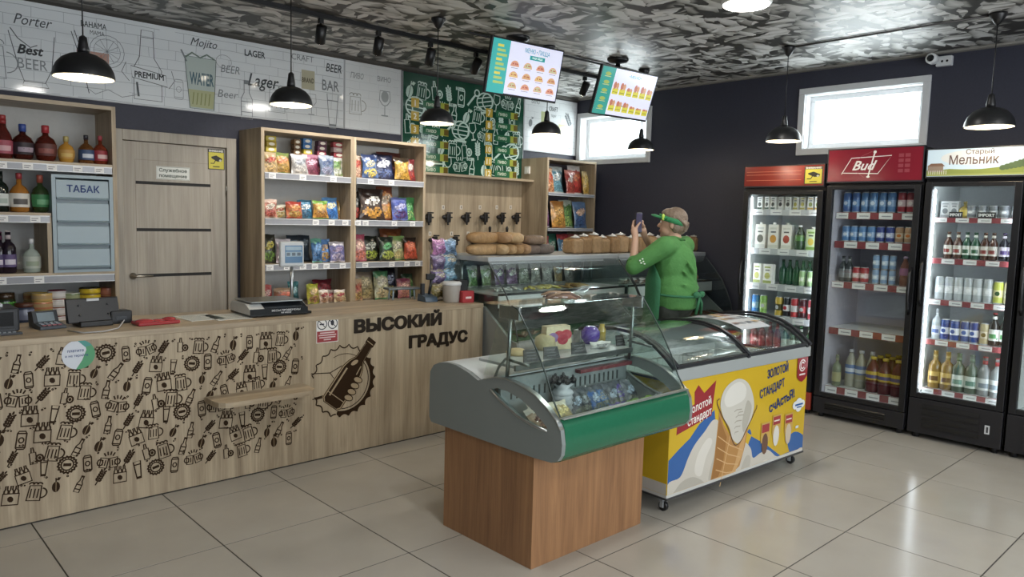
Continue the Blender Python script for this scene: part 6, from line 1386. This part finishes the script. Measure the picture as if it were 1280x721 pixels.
# rack of frilled sweets in pink and blue wrappers
t = thing('sweets_stand', 'wire stand holding pink and blue wrapped sweets before the taps', 'stand', (2.735, -.03, CB))
mb = MB()
for x in (-.085, .085): mb.tube([(x, .03, 0), (x, .03, .41)], .005, '#8f8f94', 6)
for z in (.12, .23, .34, .41): mb.tube([(-.085, .03, z), (.085, .03, z)], .004, '#8f8f94', 6)
mb.box(-.10, .10, -.07, .06, 0, .008, '#77777c', .002); mb.local('wire_frame', METAL, t)
n = 0
for r_, z in enumerate((.335, .225, .115, .012)):
    for c_, x in enumerate((-.052, .052)):
        c = [['#b57ab0', '#7a9cc0'], ['#6a5a80', '#6a8fa8'], ['#7a6a94', '#6f9cb4'], ['#a89a60', '#b04a50']][r_][c_]
        c2 = [['#c99ac4', '#8fb0d0'], ['#9a86a8', '#b9b4a0'], ['#a9a090', '#8fb0c0'], ['#c9c0a0', '#c4a0a0']][r_][c_]
        mb = bag_mb(.125, .118, .085, c, c2, c2, shade(c, .8), 120+n)
        rgs = random.Random(n)
        mb.v = [(p[0]+.006*math.sin(70*p[2]+n), p[1]+.008*math.sin(55*p[0]+40*p[2]), p[2]+.006*math.sin(60*p[0]+n)) for p in mb.v]
        single(mb, 'sweets_bag', FOIL, '%s frilly sweets bag in the %s row of the wire stand' % (['left', 'right'][c_], ['top', 'second', 'third', 'lowest'][r_]), 'bag', (2.735+x, -.055, CB+z+.002), random.uniform(-.1, .1), 'wrapped sweets on the wire stand', R(-4)); n += 1

# ------------------------------------------------------------------ bread on the showcases
TOPZ = 1.2325
def loaf(x, y, z, rx, ry, rz_, c, label, rot=0, group=None, name='bread_loaf', cuts=True):
    mb = MB(); mb.ball((0, 0, 0), (rx, ry, rz_), c, 14, 9)
    for i, v in enumerate(mb.v):
        q = [v[0], v[1], v[2]]
        for k, r_ in ((0, rx), (1, ry), (2, rz_)): q[k] = r_*math.copysign(abs(q[k]/r_)**.72, q[k])
        mb.v[i] = (q[0], q[1], q[2]+rz_)
    return single(mb, name, FOOD, label, 'bread', (x, y, z), rot, group)
def bx(px, y=-.2): return at('y', y, px, 318).x
BC = '#b58a58'
for k, (px, lv, L, lb) in enumerate(((604, 0, .17, 'long loaf at the left end of the showcase top, lower one'), (603, 1, .16, 'long loaf at the left end of the showcase top, resting on another'), (621, 0, .05, 'loaf seen end-on beside the lower long loaf'), (624, 1, .06, 'loaf seen end-on in the upper layer, first after the long one'), (631, 0, .05, 'second end-on loaf of the lower layer'), (640, 0, .05, 'third end-on loaf of the lower layer'), (637, 1, .08, 'short loaf in the upper layer before the dark bread'), (649, 0, .05, 'fourth end-on loaf of the lower layer'))):
    q = .09 if L < .1 else .055
    loaf(bx(px), -.2, TOPZ+lv*.088, L, .12 if L < .1 else .06, .044, ['#a98658', '#9f7a4c', '#b39468', '#9c7850'][k % 4], lb, R(5) if L > .1 else 0, 'loaves at the left end of the showcase')
for k, (px, lv, lb) in enumerate(((660, 0, 'dark seeded loaf of the lower layer, left one'), (678, 0, 'dark seeded loaf of the lower layer, right one'), (666, 1, 'dark seeded loaf lying on top of two others'))):
    loaf(bx(px), -.2, TOPZ+lv*.075, .12, .07, .04, ['#6a5a50', '#5f544c', '#7a6450'][k], lb, .1*k, 'dark seeded loaves on the showcase')
xs = [716+162*k/14 for k in range(15)]
for k, px in enumerate(xs):
    mb = MB(); w, d, h = .060+.004*(k % 2), .075, .125+.012*((k*7) % 3)
    mb.box(-w, w, -d, d, 0, h, ['#a3825a', '#9a7850', '#ab8a62'][k % 3], .022)
    mb.ball((0, 0, h-.012), (w*.95, d*.95, .030), '#8a6238', 12, 8)
    t = thing('wrapped_loaf', '%s wrapped tin loaf from the left in the row on the showcases' % (ORD[k] if k < 14 else 'last'), 'bread', (bx(px, -.22), -.22+.012*(k % 2), TOPZ+.0005), random.uniform(-.06, .06), 'wrapped tin loaves on the showcases')
    mb.local('loaf', FOOD, t)
    mb = MB(); mb.ball((0, -.02, h+.012), (w*.8, d*.6, .010), '#c2bfb8', 9, 6); mb.tube([(-.03, -.03, h+.016), (0, -.02, h+.026), (.03, -.03, h+.018)], [.006, .010, .005], '#cfccc6', 6); mb.local('bag_film', FOIL, t)

# ------------------------------------------------------------------ lamps
def pendant(x, y, zr, d, label, canopy=True):
    t = thing('pendant_lamp', label, 'lamp', (x, y, zr), 0, 'black dome pendant lamps')
    r = d/2; h = r*.86
    prof = [(r, 0), (r*.995, h*.10), (r*.96, h*.30), (r*.87, h*.52), (r*.70, h*.75), (r*.45, h*.92), (r*.20, h)]
    mb = MB(); mb.lathe(prof+[(r*.18, h-.004)]+[(p*.965, q-.003) for p, q in prof[::-1][1:]], '#1b1c1e', 28)
    n = len(prof)
    mb.f = [f for f in mb.f if len(f) == 4]; mb.c = ['#1b1c1e' if i < n*28 else '#e9dfc8' for i in range(len(mb.f))]; mb.s = [True]*len(mb.f)
    mb.local('lamp_shade', SATIN, t)
    mb = MB(); mb.lathe([(r*.2, h-.002), (r*.19, h+.02), (r*.15, h+.05), (r*.13, h+.075), (.006, h+.085)], '#1c1c1e', 14); mb.local('lamp_cap', SATIN, t)
    mb = MB(); mb.lathe([(.012, h*.9), (.014, h*.7), (.030, h*.42), (.032, h*.30), (.022, h*.14), (0, h*.10)], '#ffe9c4', 12); mb.local('bulb', GLOW, t)
    zc = ZC-zr
    mb = MB(); mb.tube([(0, 0, h+.08), (0, 0, zc-.04)], .0035, '#141416', 6); mb.local('cord', SATIN, t)
    mb = MB(); mb.lathe([(.006, zc-.075), (.022, zc-.06), (.05, zc-.015), (.05, zc-.0015), (0, zc-.0015)], '#1a1a1c', 18); mb.local('ceiling_rose', SATIN, t)
    l = bpy.data.lights.new('bulb_light', 'POINT'); l.energy = 5; l.color = (1, .86, .66); l.shadow_soft_size = .03; lo = bpy.data.objects.new('bulb_light', l); COL.objects.link(lo); lo.location = (x, y, zr-.01)
    return t
for (px, py, w, lb) in ((105, 97, 70, 'leftmost black dome pendant over the counter, before the sketch panel'), (364, 131, 52, 'black dome pendant over the counter before the white sketch panel end'), (546, 154, 43, 'black dome pendant before the green menu panel'), (683, 168, 37, 'black dome pendant under the left screen, before the white corner panel'), (801, 187, 33, 'black dome pendant before the dark wall right of the corner window')):
    z = 2.17; p = at('z', z, px, py); dep = (p-Vector((CX, CY, CZ))).dot(CFW)
    # a common line over the counter
    q = at('y', -.21, px, py); dep = (q-Vector((CX, CY, CZ))).dot(CFW)
    pendant(q.x, -.21, q.z, w*dep/CF, lb)
for (x, y, z, d, lb) in ((4.84, -1.595, 2.165, .265, 'black dome pendant before the high window above the fridges'), (4.81, -2.997, 2.175, .285, 'black dome pendant at the right picture edge above the last fridge')): pendant(x, y, z, d, lb)
# spot track
mb = MB(); mb.box(-.6, 5.3, .295, .33, ZC-.03, ZC-.0005, '#1a1a1c'); mb.box(-.6, 5.3, .305, .32, ZC-.032, ZC-.03, '#0c0c0e'); tag(mb.build('spot_track', SATIN), 'black ceiling track carrying the small spotlights', 'track')
for k, (px, py, hx, hy) in enumerate(((401, 27, 399, 46), (473, 42, 472, 61), (538, 57, 535, 74), (595, 71, 591, 84), (731, 99, 729, 112))):
    p = at('y', .3125, px, py); zt = ZC-.032
    t = thing('spotlight', '%s small black spotlight from the left on the ceiling track' % ORD[k], 'spotlight', (p.x, .3125, zt-.16), 0, 'black spotlights on the track')
    mb = MB(); mb.box(-.016, .016, -.016, .016, .125, .159, '#151517', .003); mb.tube([(0, 0, .125), (0, 0, .085)], .007, '#151517'); mb.local('track_adapter', SATIN, t)
    M = Matrix.Translation((0, 0, .05)) @ Matrix.Rotation(R(34 if k != 3 else 46), 4, 'X') @ Matrix.Rotation(R(-10), 4, 'Y')
    mb = MB(); mb.lathe([(.0, .062), (.036, .062), (.036, -.055), (.033, -.058), (.030, -.05), (0, -.045)], '#161618', 16, M=M); mb.local('spot_head', SATIN, t)
    mb = MB(); mb.lathe([(.029, -.054), (.026, -.061), (.016, -.065), (0, -.067)], '#fff2dc', 12, M=M); mb.local('spot_lens', GLOW, t)
    l = bpy.data.lights.new('spot_beam', 'SPOT'); l.energy = 36; l.color = (1, .95, .88); l.spot_size = R(70); l.spot_blend = .8; l.shadow_soft_size = .03; lo = bpy.data.objects.new('spot_beam', l); COL.objects.link(lo); lo.location = (p.x, .37, zt-.20); lo.rotation_euler = (R(38), 0, 0)
# cable conduits on the ceiling
a = at('z', ZC-.01, 707, 66); b = at('z', ZC-.01, 757, 80)
mb = MB(); mb.tube([(2.9, -.10, ZC-.012), (5.0, -.10, ZC-.012)], .009, '#26262a', 6); tag(mb.build('cable_conduit', SATIN), 'thin dark cable conduit on the ceiling behind the two screens', 'conduit')
mb = MB(); mb.tube([(4.84, -1.65, ZC-.008), (4.815, -2.95, ZC-.008)], .007, '#4a4644', 6); tag(mb.build('cable_conduit', SATIN), 'thin dark cable on the ceiling joining the two pendants over the fridges', 'conduit')
# round ceiling lights: one at the top edge, three unseen ones added for ambient light
for k, (x, y) in enumerate(((3.50, -2.0), (1.2, -2.9), (3.6, -4.6), (.2, -4.9))):
    t = thing('ceiling_light', ['round white ceiling light just at the top picture edge', 'unseen round ceiling light added for ambient light above the floor before the counter', 'unseen round ceiling light added for ambient light in front of the shop windows', 'unseen round ceiling light added for ambient light behind the photographer'][k], 'lamp', (x, y, ZC-.05))
    mb = MB(); mb.lathe([(.15, .0495), (.15, .02), (.14, .012)], '#e4e4e2', 24); mb.local('lamp_rim', SATIN, t)
    mb = MB(); mb.lathe([(.139, .0125), (.13, .004), (.09, -.004), (0, -.006)], '#fffaf0', 24); mb.local('diffuser', GLOW, t)
    l = bpy.data.lights.new('ceiling_light_source', 'AREA'); l.shape = 'DISK'; l.size = .28; l.energy = 15; l.color = (1, .97, .92); lo = bpy.data.objects.new('ceiling_light_source', l); COL.objects.link(lo); lo.location = (x, y, ZC-.062)

# ------------------------------------------------------------------ hanging screens
def screen(name, label, c, yaw, tilt, w, draw):
    h = w*.575; t = thing(name, label, 'screen', c, yaw)
    T = Matrix.Rotation(tilt, 4, 'X')
    mb = MB(); mb.box(-w/2, w/2, 0, .03, -h/2, h/2, '#141518', .004); mb.box(-w*.35, w*.35, .03, .055, -h*.35, h*.3, '#1b1c1f', .006); mb.move(T); mb.local('screen_housing', SATIN, t)
    b = .012
    P = Pr((0, 0, 0), (1, 0, 0), (0, 0, 1), (0, -1, 0), gap=.0006); P.rect(-w/2+b, w/2-b, -h/2+b*1.4, h/2-b, '#d5d6ec'); P.up(); draw(P, w-2*b, h-2*b); P.v = [tuple(T @ Vector(v)) for v in P.v]; P.local('screen_picture', SCREEN, t)
    zc = ZC-c[2]
    mb = MB(); mb.tube([(0, .08, -.02), (0, .10, zc-.03)], .02, '#161719', 10); mb.box(-.06, .06, .03, .10, -.10, .10, '#1a1b1e', .004)
    mb.lathe([(.03, zc-.045), (.075, zc-.03), (.09, zc-.012), (.09, zc-.0015), (0, zc-.0015)], '#161719', 16, (0, .10, 0)); mb.local('ceiling_mount', SATIN, t)
def pizza_menu(P, w, h):
    P.rect(-w/2, -w/2+w*.235, -h/2, h/2, '#35a8a4'); P.up()
    for k in range(9): P.rect(-w/2+w*.07, -w/2+w*(.15+.03*(k % 3)), h*.36-k*h*.085, h*.375-k*h*.085+.012, '#9fb860' if k % 3 else '#c9c04a')
    P.text('МЕНЮ • ПИЦЦА', w*.13, h*.345, h*.085, '#2a8a94', .008, width=w*.36)
    P.rect(w*.03, w*.25, h*.225, h*.305, '#2f9490'); P.up(); P.text('НАША ПИЦЦА', w*.14, h*.25, h*.035, '#e4f0ee', .02, width=w*.15)
    for r_ in range(3):
        for c_ in range(4):
            x = -w*.165+c_*w*.185; y = h*.045-r_*h*.205
            P.fill([(x+w*.063*math.cos(R(a)), y+h*.115*math.sin(R(a))) for a in range(0, 181, 15)], '#cfa07a'); P.up()
            P.fill([(x+w*.052*math.cos(R(a)), y+h*.01+h*.085*math.sin(R(a))) for a in range(0, 181, 15)], ['#c98a74', '#d0b070', '#b9b48a', '#c49a6a'][(r_+c_*2) % 4]); P.rect(x-w*.05, x+w*.05, y-h*.035, y-h*.02, '#a5a09a'); P.up()
            for d_ in (-.025, .01, .03): P.ell(x+w*d_, y+h*.05, w*.009, h*.014, '#b04a3c', 8)
def snack_menu(P, w, h):
    P.rect(-w/2, -w/2+w*.23, -h/2, h/2, '#2f9488'); P.up()
    for k in range(5): P.ell(-w/2+w*.115, h*.36-k*h*.175, w*.05, h*.04, '#8fa850', 12); P.rect(-w/2+w*.06, -w/2+w*.17, h*.30-k*h*.175, h*.31-k*h*.175, '#c9c46a')
    P.text('•МЕНЮ•', w*.10, h*.36, h*.06, '#3a9aa0', .006, width=w*.22)
    for r_ in range(2):
        for c_ in range(6):
            x = -w*.20+c_*w*.125; y = h*.06-r_*h*.36; tall = [1, 1, .5, 1.05, 1, .8][c_] if r_ == 0 else [.9, .8, .75, .4, .3, .3][c_]
            P.rect(x-w*.052, x+w*.052, y-h*.10, y+h*.03, '#c9bf3c'); P.up(); P.ell(x-w*.02, y+h*.09*tall, w*.028, h*.08*tall, '#b8705a', 12); P.ell(x+w*.025, y+h*.085*tall, w*.025, h*.07*tall, '#c48f6a', 12); P.rect(x-w*.04, x+w*.04, y-h*.06, y-h*.045, '#8f8a2c'); P.up()
screen('menu_screen', 'left hanging screen with the pizza menu', (3.258, -.335, 2.615), R(-3.9), R(12.6), .70, pizza_menu)
screen('menu_screen', 'right hanging screen with yellow snack pictures near the corner window', (4.345, -.42, 2.575), R(-3.1), R(18.1), .70, snack_menu)
# security camera
t = thing('security_camera', 'white security camera pair at the top of the right wall', 'camera', (5.70, -2.42, 2.80))
mb = MB(); mb.box(.0, .048, -.05, .06, -.035, .04, '#d4d6d8', .006); mb.local('wall_box', SATIN, t)
mb = MB(); mb.lathe([(.04, 0), (.04, -.06), (.034, -.068)], '#dfe1e2', 16, (-.005, .075, .02), 'x'); mb.local('camera_body', SATIN, t)
mb = MB(); mb.lathe([(.026, -.069), (.02, -.072), (0, -.073)], '#1a1c20', 14, (-.005, .075, .02), 'x'); mb.local('camera_lens', GLOSS, t)
mb = MB()
for y in (-.02, .015): mb.lathe([(.009, -.001), (.006, -.004), (0, -.004)], '#25272b', 10, (0, y, .0), 'x')
mb.local('sensor_dots', GLOSS, t)

# ------------------------------------------------------------------ person photographing the shelves
pb = at('y', -1.15, 843, 320)
PE = thing('person', 'woman in green shirt, apron and visor taking a photo between showcases and freezer', 'person', (pb.x, pb.y, 0), -YAW)
def cap_chain(mb, pts, radii, col, n=14, sq=None):
    """overlapping tapered capsules along a polyline"""
    for (p, q, a, b) in zip(pts, pts[1:], radii, radii[1:]):
        mb.tube([p, q], [a, b], col, n)
    for p, r in zip(pts, radii): mb.ball(p, r, col, n, 8)
def fuse(mb, name, mat, voxel, smooth=4, parent=PE):
    o = mb.local(name, mat, parent)
    r = o.modifiers.new('fuse', 'REMESH'); r.mode = 'VOXEL'; r.voxel_size = voxel; r.use_smooth_shade = True
    s = o.modifiers.new('relax', 'SMOOTH'); s.iterations = smooth; s.factor = .5
    dg = bpy.context.evaluated_depsgraph_get(); me = bpy.data.meshes.new_from_object(o.evaluated_get(dg)); o.modifiers.clear()
    col = mb.c[0]; me.color_attributes.new('Col', 'FLOAT_COLOR', 'CORNER') if 'Col' not in me.color_attributes else None
    me.color_attributes['Col'].data.foreach_set('color', list((*lin(col), 1))*len(me.loops))
    old = o.data; o.data = me; bpy.data.meshes.remove(old); me.materials.clear(); me.materials.append(mat)
    return o
# local frame: x = picture right, y = away from the camera, z up
FA = Vector((-.78, .62, 0)).normalized(); RT = Vector((FA.y, -FA.x, 0))      # chest direction and her right
def B(f, r, z): return FA*f+RT*r+Vector((0, 0, z))
SK = '#c49a80'
Ls, Rs = B(.0, -.165, 1.335), B(.0, .165, 1.335)
Le, Lw = Vector((-.325, -.10, 1.175)), Vector((-.300, .02, 1.395))
Re, Rw = Vector((-.06, .33, 1.20)), Vector((-.205, .17, 1.405))
body = MB()
body.ball(B(0, 0, 1.20), (.13, .12, .17), SK); body.ball(B(0, 0, 1.02), (.13, .12, .16), SK); body.ball(B(-.01, 0, .90), (.15, .13, .12), SK)
cap_chain(body, [Ls, Rs], [.055, .055], SK)
cap_chain(body, [B(-.01, 0, 1.30), B(.005, 0, 1.40), B(.02, 0, 1.44)], [.07, .052, .050], SK)
cap_chain(body, [Ls, Le, Lw], [.05, .038, .024], SK); cap_chain(body, [Rs, Re, Rw], [.05, .038, .024], SK)
for s in (-1, 1):
    cap_chain(body, [B(0, s*.085, .86), B(.02, s*.085, .47), B(-.015, s*.09, .09)], [.085, .055, .038], SK)
    cap_chain(body, [B(-.02, s*.09, .05), B(.10, s*.095, .03)], [.035, .028], SK)
# head turned to the picture left, slightly away
HF = Vector((-.93, .36, 0)).normalized(); HR = Vector((HF.y, -HF.x, 0)); HC = B(.03, 0, 1.505)
def H(f, r, z): return HC+HF*f+HR*r+Vector((0, 0, z))
HM = Matrix((HF, HR, Vector((0, 0, 1)))).transposed()
body.ball(H(0, 0, .015), (.092, .074, .098), SK, 16, 12, M=HM)
body.ball(H(.035, 0, -.045), (.055, .056, .062), SK, 14, 10, M=HM)
body.ball(H(.070, 0, -.088), (.022, .026, .018), SK, 10, 8)
cap_chain(body, [H(.080, 0, .012), H(.102, 0, -.018)], [.010, .014], SK, 10)
body.ball(H(.084, 0, -.052), (.014, .024, .010), SK, 10, 6); body.ball(H(.082, 0, -.064), (.012, .02, .008), SK, 10, 6)
for s in (-1, 1): body.ball(H(-.012, s*.076, -.008), (.02, .010, .032), SK, 10, 8, M=HM)
# hands holding the phone
PHC = Vector((-.268, .085, 1.508))
def hand(w, palm, ftips, thumb):
    cap_chain(body, [w, w.lerp(palm, .5), palm], [.025, .027, .028], SK, 12)
    for base, mid, tip in ftips: cap_chain(body, [base, mid, tip], [.0095, .0085, .007], SK, 8)
    cap_chain(body, thumb, [.012, .010, .008], SK, 8)
lp = Vector((-.305, .055, 1.445))
hand(Lw, lp, [(lp+Vector((-.012, .012, .02+.006*k)), Vector((-.318+.004*k, .085+.004*k, 1.472+.016*k)), Vector((-.288+.003*k, .118, 1.478+.016*k))) for k in range(4)],
     [lp+Vector((.012, -.004, .012)), Vector((-.283, .050, 1.482)), Vector((-.262, .060, 1.508))])
rp = Vector((-.225, .135, 1.452))
hand(Rw, rp, [(rp+Vector((.0, .018, .018+.006*k)), Vector((-.222-.002*k, .150-.004*k, 1.475+.015*k)), Vector((-.250-.003*k, .138-.002*k, 1.482+.015*k))) for k in range(4)],
     [rp+Vector((-.004, -.016, .012)), Vector((-.222, .104, 1.482)), Vector((-.240, .086, 1.502))])
fuse(body, 'body', SKIN, .0055, 3)
# shirt with three-quarter sleeves
GRN = '#4a8a42'
sh = MB()
sh.ball(B(-.005, 0, 1.19), (.165, .145, .19), GRN, 16, 12); sh.ball(B(-.02, 0, 1.02), (.172, .155, .17), GRN, 16, 12); sh.ball(B(-.01, 0, .93), (.175, .158, .10), GRN, 16, 10); sh.tube([B(-.01, 0, .862), B(-.01, 0, .90), B(-.01, 0, 1.02)], [.168, .172, .165], GRN, 24)
for q in (Ls, Rs): cap_chain(sh, [B(-.005, 0, 1.355), q.lerp(B(0, 0, 1.34), .25)+Vector((0, 0, .012))], [.062, .066], GRN, 14)
cap_chain(sh, [Ls, Rs], [.078, .078], GRN, 14); cap_chain(sh, [B(-.01, 0, 1.33), B(-.0, 0, 1.372)], [.078, .058], GRN, 14)
cap_chain(sh, [Ls, Ls.lerp(Le, .5), Le, Le.lerp(Lw, .18)], [.08, .070, .062, .05], GRN, 14); cap_chain(sh, [Rs, Rs.lerp(Re, .5), Re, Re.lerp(Rw, .18)], [.08, .070, .062, .05], GRN, 14)
# soft folds across the back
for k, (a, b) in enumerate(((B(-.13, -.12, 1.16), B(-.17, .10, 1.02)), (B(-.14, -.12, 1.06), B(-.18, .08, .97)), (B(-.15, .0, 1.28), B(-.165, .05, 1.05)), (B(-.10, .13, 1.10), B(-.17, .06, .96)), (B(-.15, -.10, 1.24), B(-.175, .02, 1.10)), (B(-.10, -.14, 1.0), B(-.18, .03, .93)), (B(-.12, .10, .98), B(-.18, .0, .92)))):
    sh.tube([a, a.lerp(b, .5)-FA*.008, b], [.008, .016, .008], GRN, 8)
sho = fuse(sh, 'shirt', CLOTH, .011, 4)
# sleeve cuffs and emblem on the left sleeve
for a, b in ((Le, Lw), (Re, Rw)): mb = MB(); mb.tube([a.lerp(b, .14), a.lerp(b, .20)], [.056, .052], '#407c38', 16); mb.local('sleeve_cuff', CLOTH, PE)
mb = MB()
for k, (dx, dz) in enumerate(((-.005, .0), (.012, .012), (-.015, .018), (.004, .03), (.02, -.006))): mb.ball(Ls.lerp(Le, .78)+Vector((dx, -.066, dz)), (.008, .004, .006), '#dfe8da', 6, 4)
mb.local('sleeve_emblem', CLOTH, PE)
mb = MB(); mb.tube([B(-.062, -.04, 1.388), B(-.068, 0, 1.392), B(-.058, .04, 1.388), B(-.02, .062, 1.39), B(.04, .05, 1.39)], .009, '#3c7a36', 8); mb.tube([B(-.062, -.04, 1.392), B(-.02, -.068, 1.398), B(.04, -.05, 1.40)], .009, '#3c7a36', 8); mb.local('shirt_collar', CLOTH, PE)
# apron: front panel, waist ties and bow
DG = '#2a7048'
mb = MB(); vs, fs = [], []; NA, NZ = 14, 10
for j in range(NZ+1):
    z = .62+j*(.66/NZ)
    for i in range(NA+1):
        an = R(-92+184*i/NA) if z < 1.10 else R((-92+184*i/NA)*max(.45, 1-(z-1.10)*3.0))
        rr_ = .212 if z < 1.14 else .19
        flare = 1+max(0, .95-z)*.35
        d = FA*math.cos(an)*(rr_*.98)*flare+RT*math.sin(an)*(rr_+.01)*flare; vs.append(d+Vector((0, 0, z+.004*math.sin(i*2))))
for j in range(NZ):
    for i in range(NA): fs.append((j*(NA+1)+i, j*(NA+1)+i+1, (j+1)*(NA+1)+i+1, (j+1)*(NA+1)+i))
mb.add(vs, fs, DG, True); ap = mb.local('apron', CLOTH, PE); so = ap.modifiers.new('thickness', 'SOLIDIFY'); so.thickness = .004; so.offset = 1
mb = MB(); pts = [FA*math.cos(R(a))*.196+RT*math.sin(R(a))*.196+Vector((0, 0, .975+.01*math.cos(R(a)))) for a in list(range(75, 286, 15))]
mb.tube(pts, .010, DG, 6)
bw = B(-.20, .035, .97)
for s in (-1, 1):
    mb.ball(bw+RT*s*.045+Vector((0, 0, .008)), (.045, .02, .026), DG, 10, 6, M=Matrix((RT, FA, Vector((0, 0, 1)))).transposed())
    mb.tube([bw, bw+RT*s*.03+Vector((0, 0, -.06))-FA*.01, bw+RT*s*.045+Vector((0, 0, -.14))], [.008, .012, .011], DG, 6)
mb.ball(bw, .016, DG, 8, 6); mb.local('apron_ties', CLOTH, ap)
# trousers and shoes
tr = MB(); TC = '#2c332c'
tr.ball(B(-.01, 0, .88), (.158, .142, .12), TC, 14, 10)
for s in (-1, 1): cap_chain(tr, [B(0, s*.085, .84), B(.02, s*.088, .47), B(-.012, s*.092, .10)], [.10, .072, .058], TC, 12)
fuse(tr, 'trousers', CLOTH, .011, 3)
for s in (-1, 1):
    mb = MB(); mb.ball(Vector((0, 0, .036)), (.125, .048, .036), '#e0e0de', 14, 8, M=Matrix((FA, RT, Vector((0, 0, 1)))).transposed()); mb.move(Matrix.Translation(B(.045, s*.094, 0))); mb.local('shoe', SATIN, PE)
# hair gathered behind, with the visor band below
hr = MB(); HC_ = '#7d6a58'
hr.ball(H(-.022, 0, .040), (.096, .086, .088), HC_, 16, 10, M=HM); hr.ball(H(-.062, 0, -.01), (.050, .072, .075), HC_, 14, 10, M=HM); hr.ball(H(.03, 0, .078), (.055, .062, .04), HC_, 12, 8, M=HM)
for s in (-1, 1): hr.ball(H(-.035, s*.055, -.02), (.035, .03, .05), HC_, 10, 8, M=HM)
rh = random.Random(4)
for k in range(26):
    a = rh.uniform(-1.2, 1.2); 
    p0 = H(.05, math.sin(a)*.05, .10-.02*abs(a)); p1 = H(-.06, math.sin(a)*.088, .085-.04*abs(a)); p2 = H(-.112, math.sin(a)*.06, .01-.03*rh.random()); p3 = H(-.10, math.sin(a)*.05, -.06)
    hr.tube([p0, p1, p2, p3], [.006, .010, .010, .005], HC_, 6)
fuse(hr, 'hair', HAIR, .005, 1)
mb = MB(); VG = '#2a8550'
ring = [H(math.cos(t)*.108-.008, math.sin(t)*.092, ( .026+.030*math.cos(t))) for t in [2*math.pi*k/28 for k in range(29)]]
n0 = len(mb.v); vs, fs = [], []
for p in ring: vs += [p+Vector((0, 0, -.020)), p+Vector((0, 0, .020))]
for k in range(28): fs.append((2*k, 2*k+2, 2*k+3, 2*k+1))
mb.add(vs, fs, VG, True)
vo = mb.local('visor_band', CLOTH, PE); so = vo.modifiers.new('thickness', 'SOLIDIFY'); so.thickness = .005; so.offset = 1
mb = MB(); vs, fs = [], []; NB = 14
for k in range(NB+1):
    t = R(-72+144*k/NB); a0 = H(math.cos(t)*.106-.008, math.sin(t)*.091, ( .028+.030*math.cos(t))); ext = .066*max(0, math.cos(t*1.2))**.6
    a1 = a0+HF*ext*1.0+HR*math.sin(t)*.01+Vector((0, 0, .012*ext/.075-.02*abs(math.sin(t))*ext/.075)); vs += [a0, a0.lerp(a1, .5)+Vector((0, 0, .006)), a1]
for k in range(NB):
    for j in range(2): q = 3*k+j; fs.append((q, q+1, q+4, q+3))
mb.add(vs, fs, VG, True); br_ = mb.local('visor_brim', CLOTH, vo); so = br_.modifiers.new('thickness', 'SOLIDIFY'); so.thickness = .004; so.offset = 0
mb = MB(); mb.ball(H(.055, -.088, .055), (.012, .008, .018), '#b4d84a', 8, 6); mb.ball(H(.055, -.09, .035), (.010, .007, .012), '#b4d84a', 8, 6); mb.local('visor_clip', SATIN, vo)
for s in (-1, 1):
    mb = MB(); mb.ball(H(.0795, s*.031, .012), (.009, .011, .0075), '#e6e2dc', 8, 6, M=HM); mb.ball(H(.0868, s*.032, .012), .0042, '#3a2a1e', 6, 4); mb.local('eye', GLOSS, PE)
    mb = MB(); mb.tube([H(.084, s*.016, .030), H(.087, s*.030, .034), H(.078, s*.045, .029)], .003, '#4a3628', 5); mb.local('eyebrow', HAIR, PE)
mb = MB(); mb.tube([H(.090, -.018, -.058), H(.098, 0, -.057), H(.090, .018, -.058)], .0045, '#9a5a52', 6); mb.local('lips', SKIN, PE)
# phone
pm = PE.matrix_basis.copy() if False else Matrix.Translation((pb.x, pb.y, 0)) @ Matrix.Rotation(-YAW, 4, 'Z')
t = thing('phone', 'dark phone held up in both hands of the woman', 'phone', pm @ (PHC-Vector((0, 0, .078))), -YAW+R(42))
mb = MB(); mb.box(-.037, .037, -.004, .004, 0, .155, '#2a2838', .003); mb.local('phone_body', GLOSS, t)
mb = MB(); mb.box(-.034, .034, -.0048, -.004, .006, .149, '#4a4460'); mb.local('phone_screen', GLOSS, t)
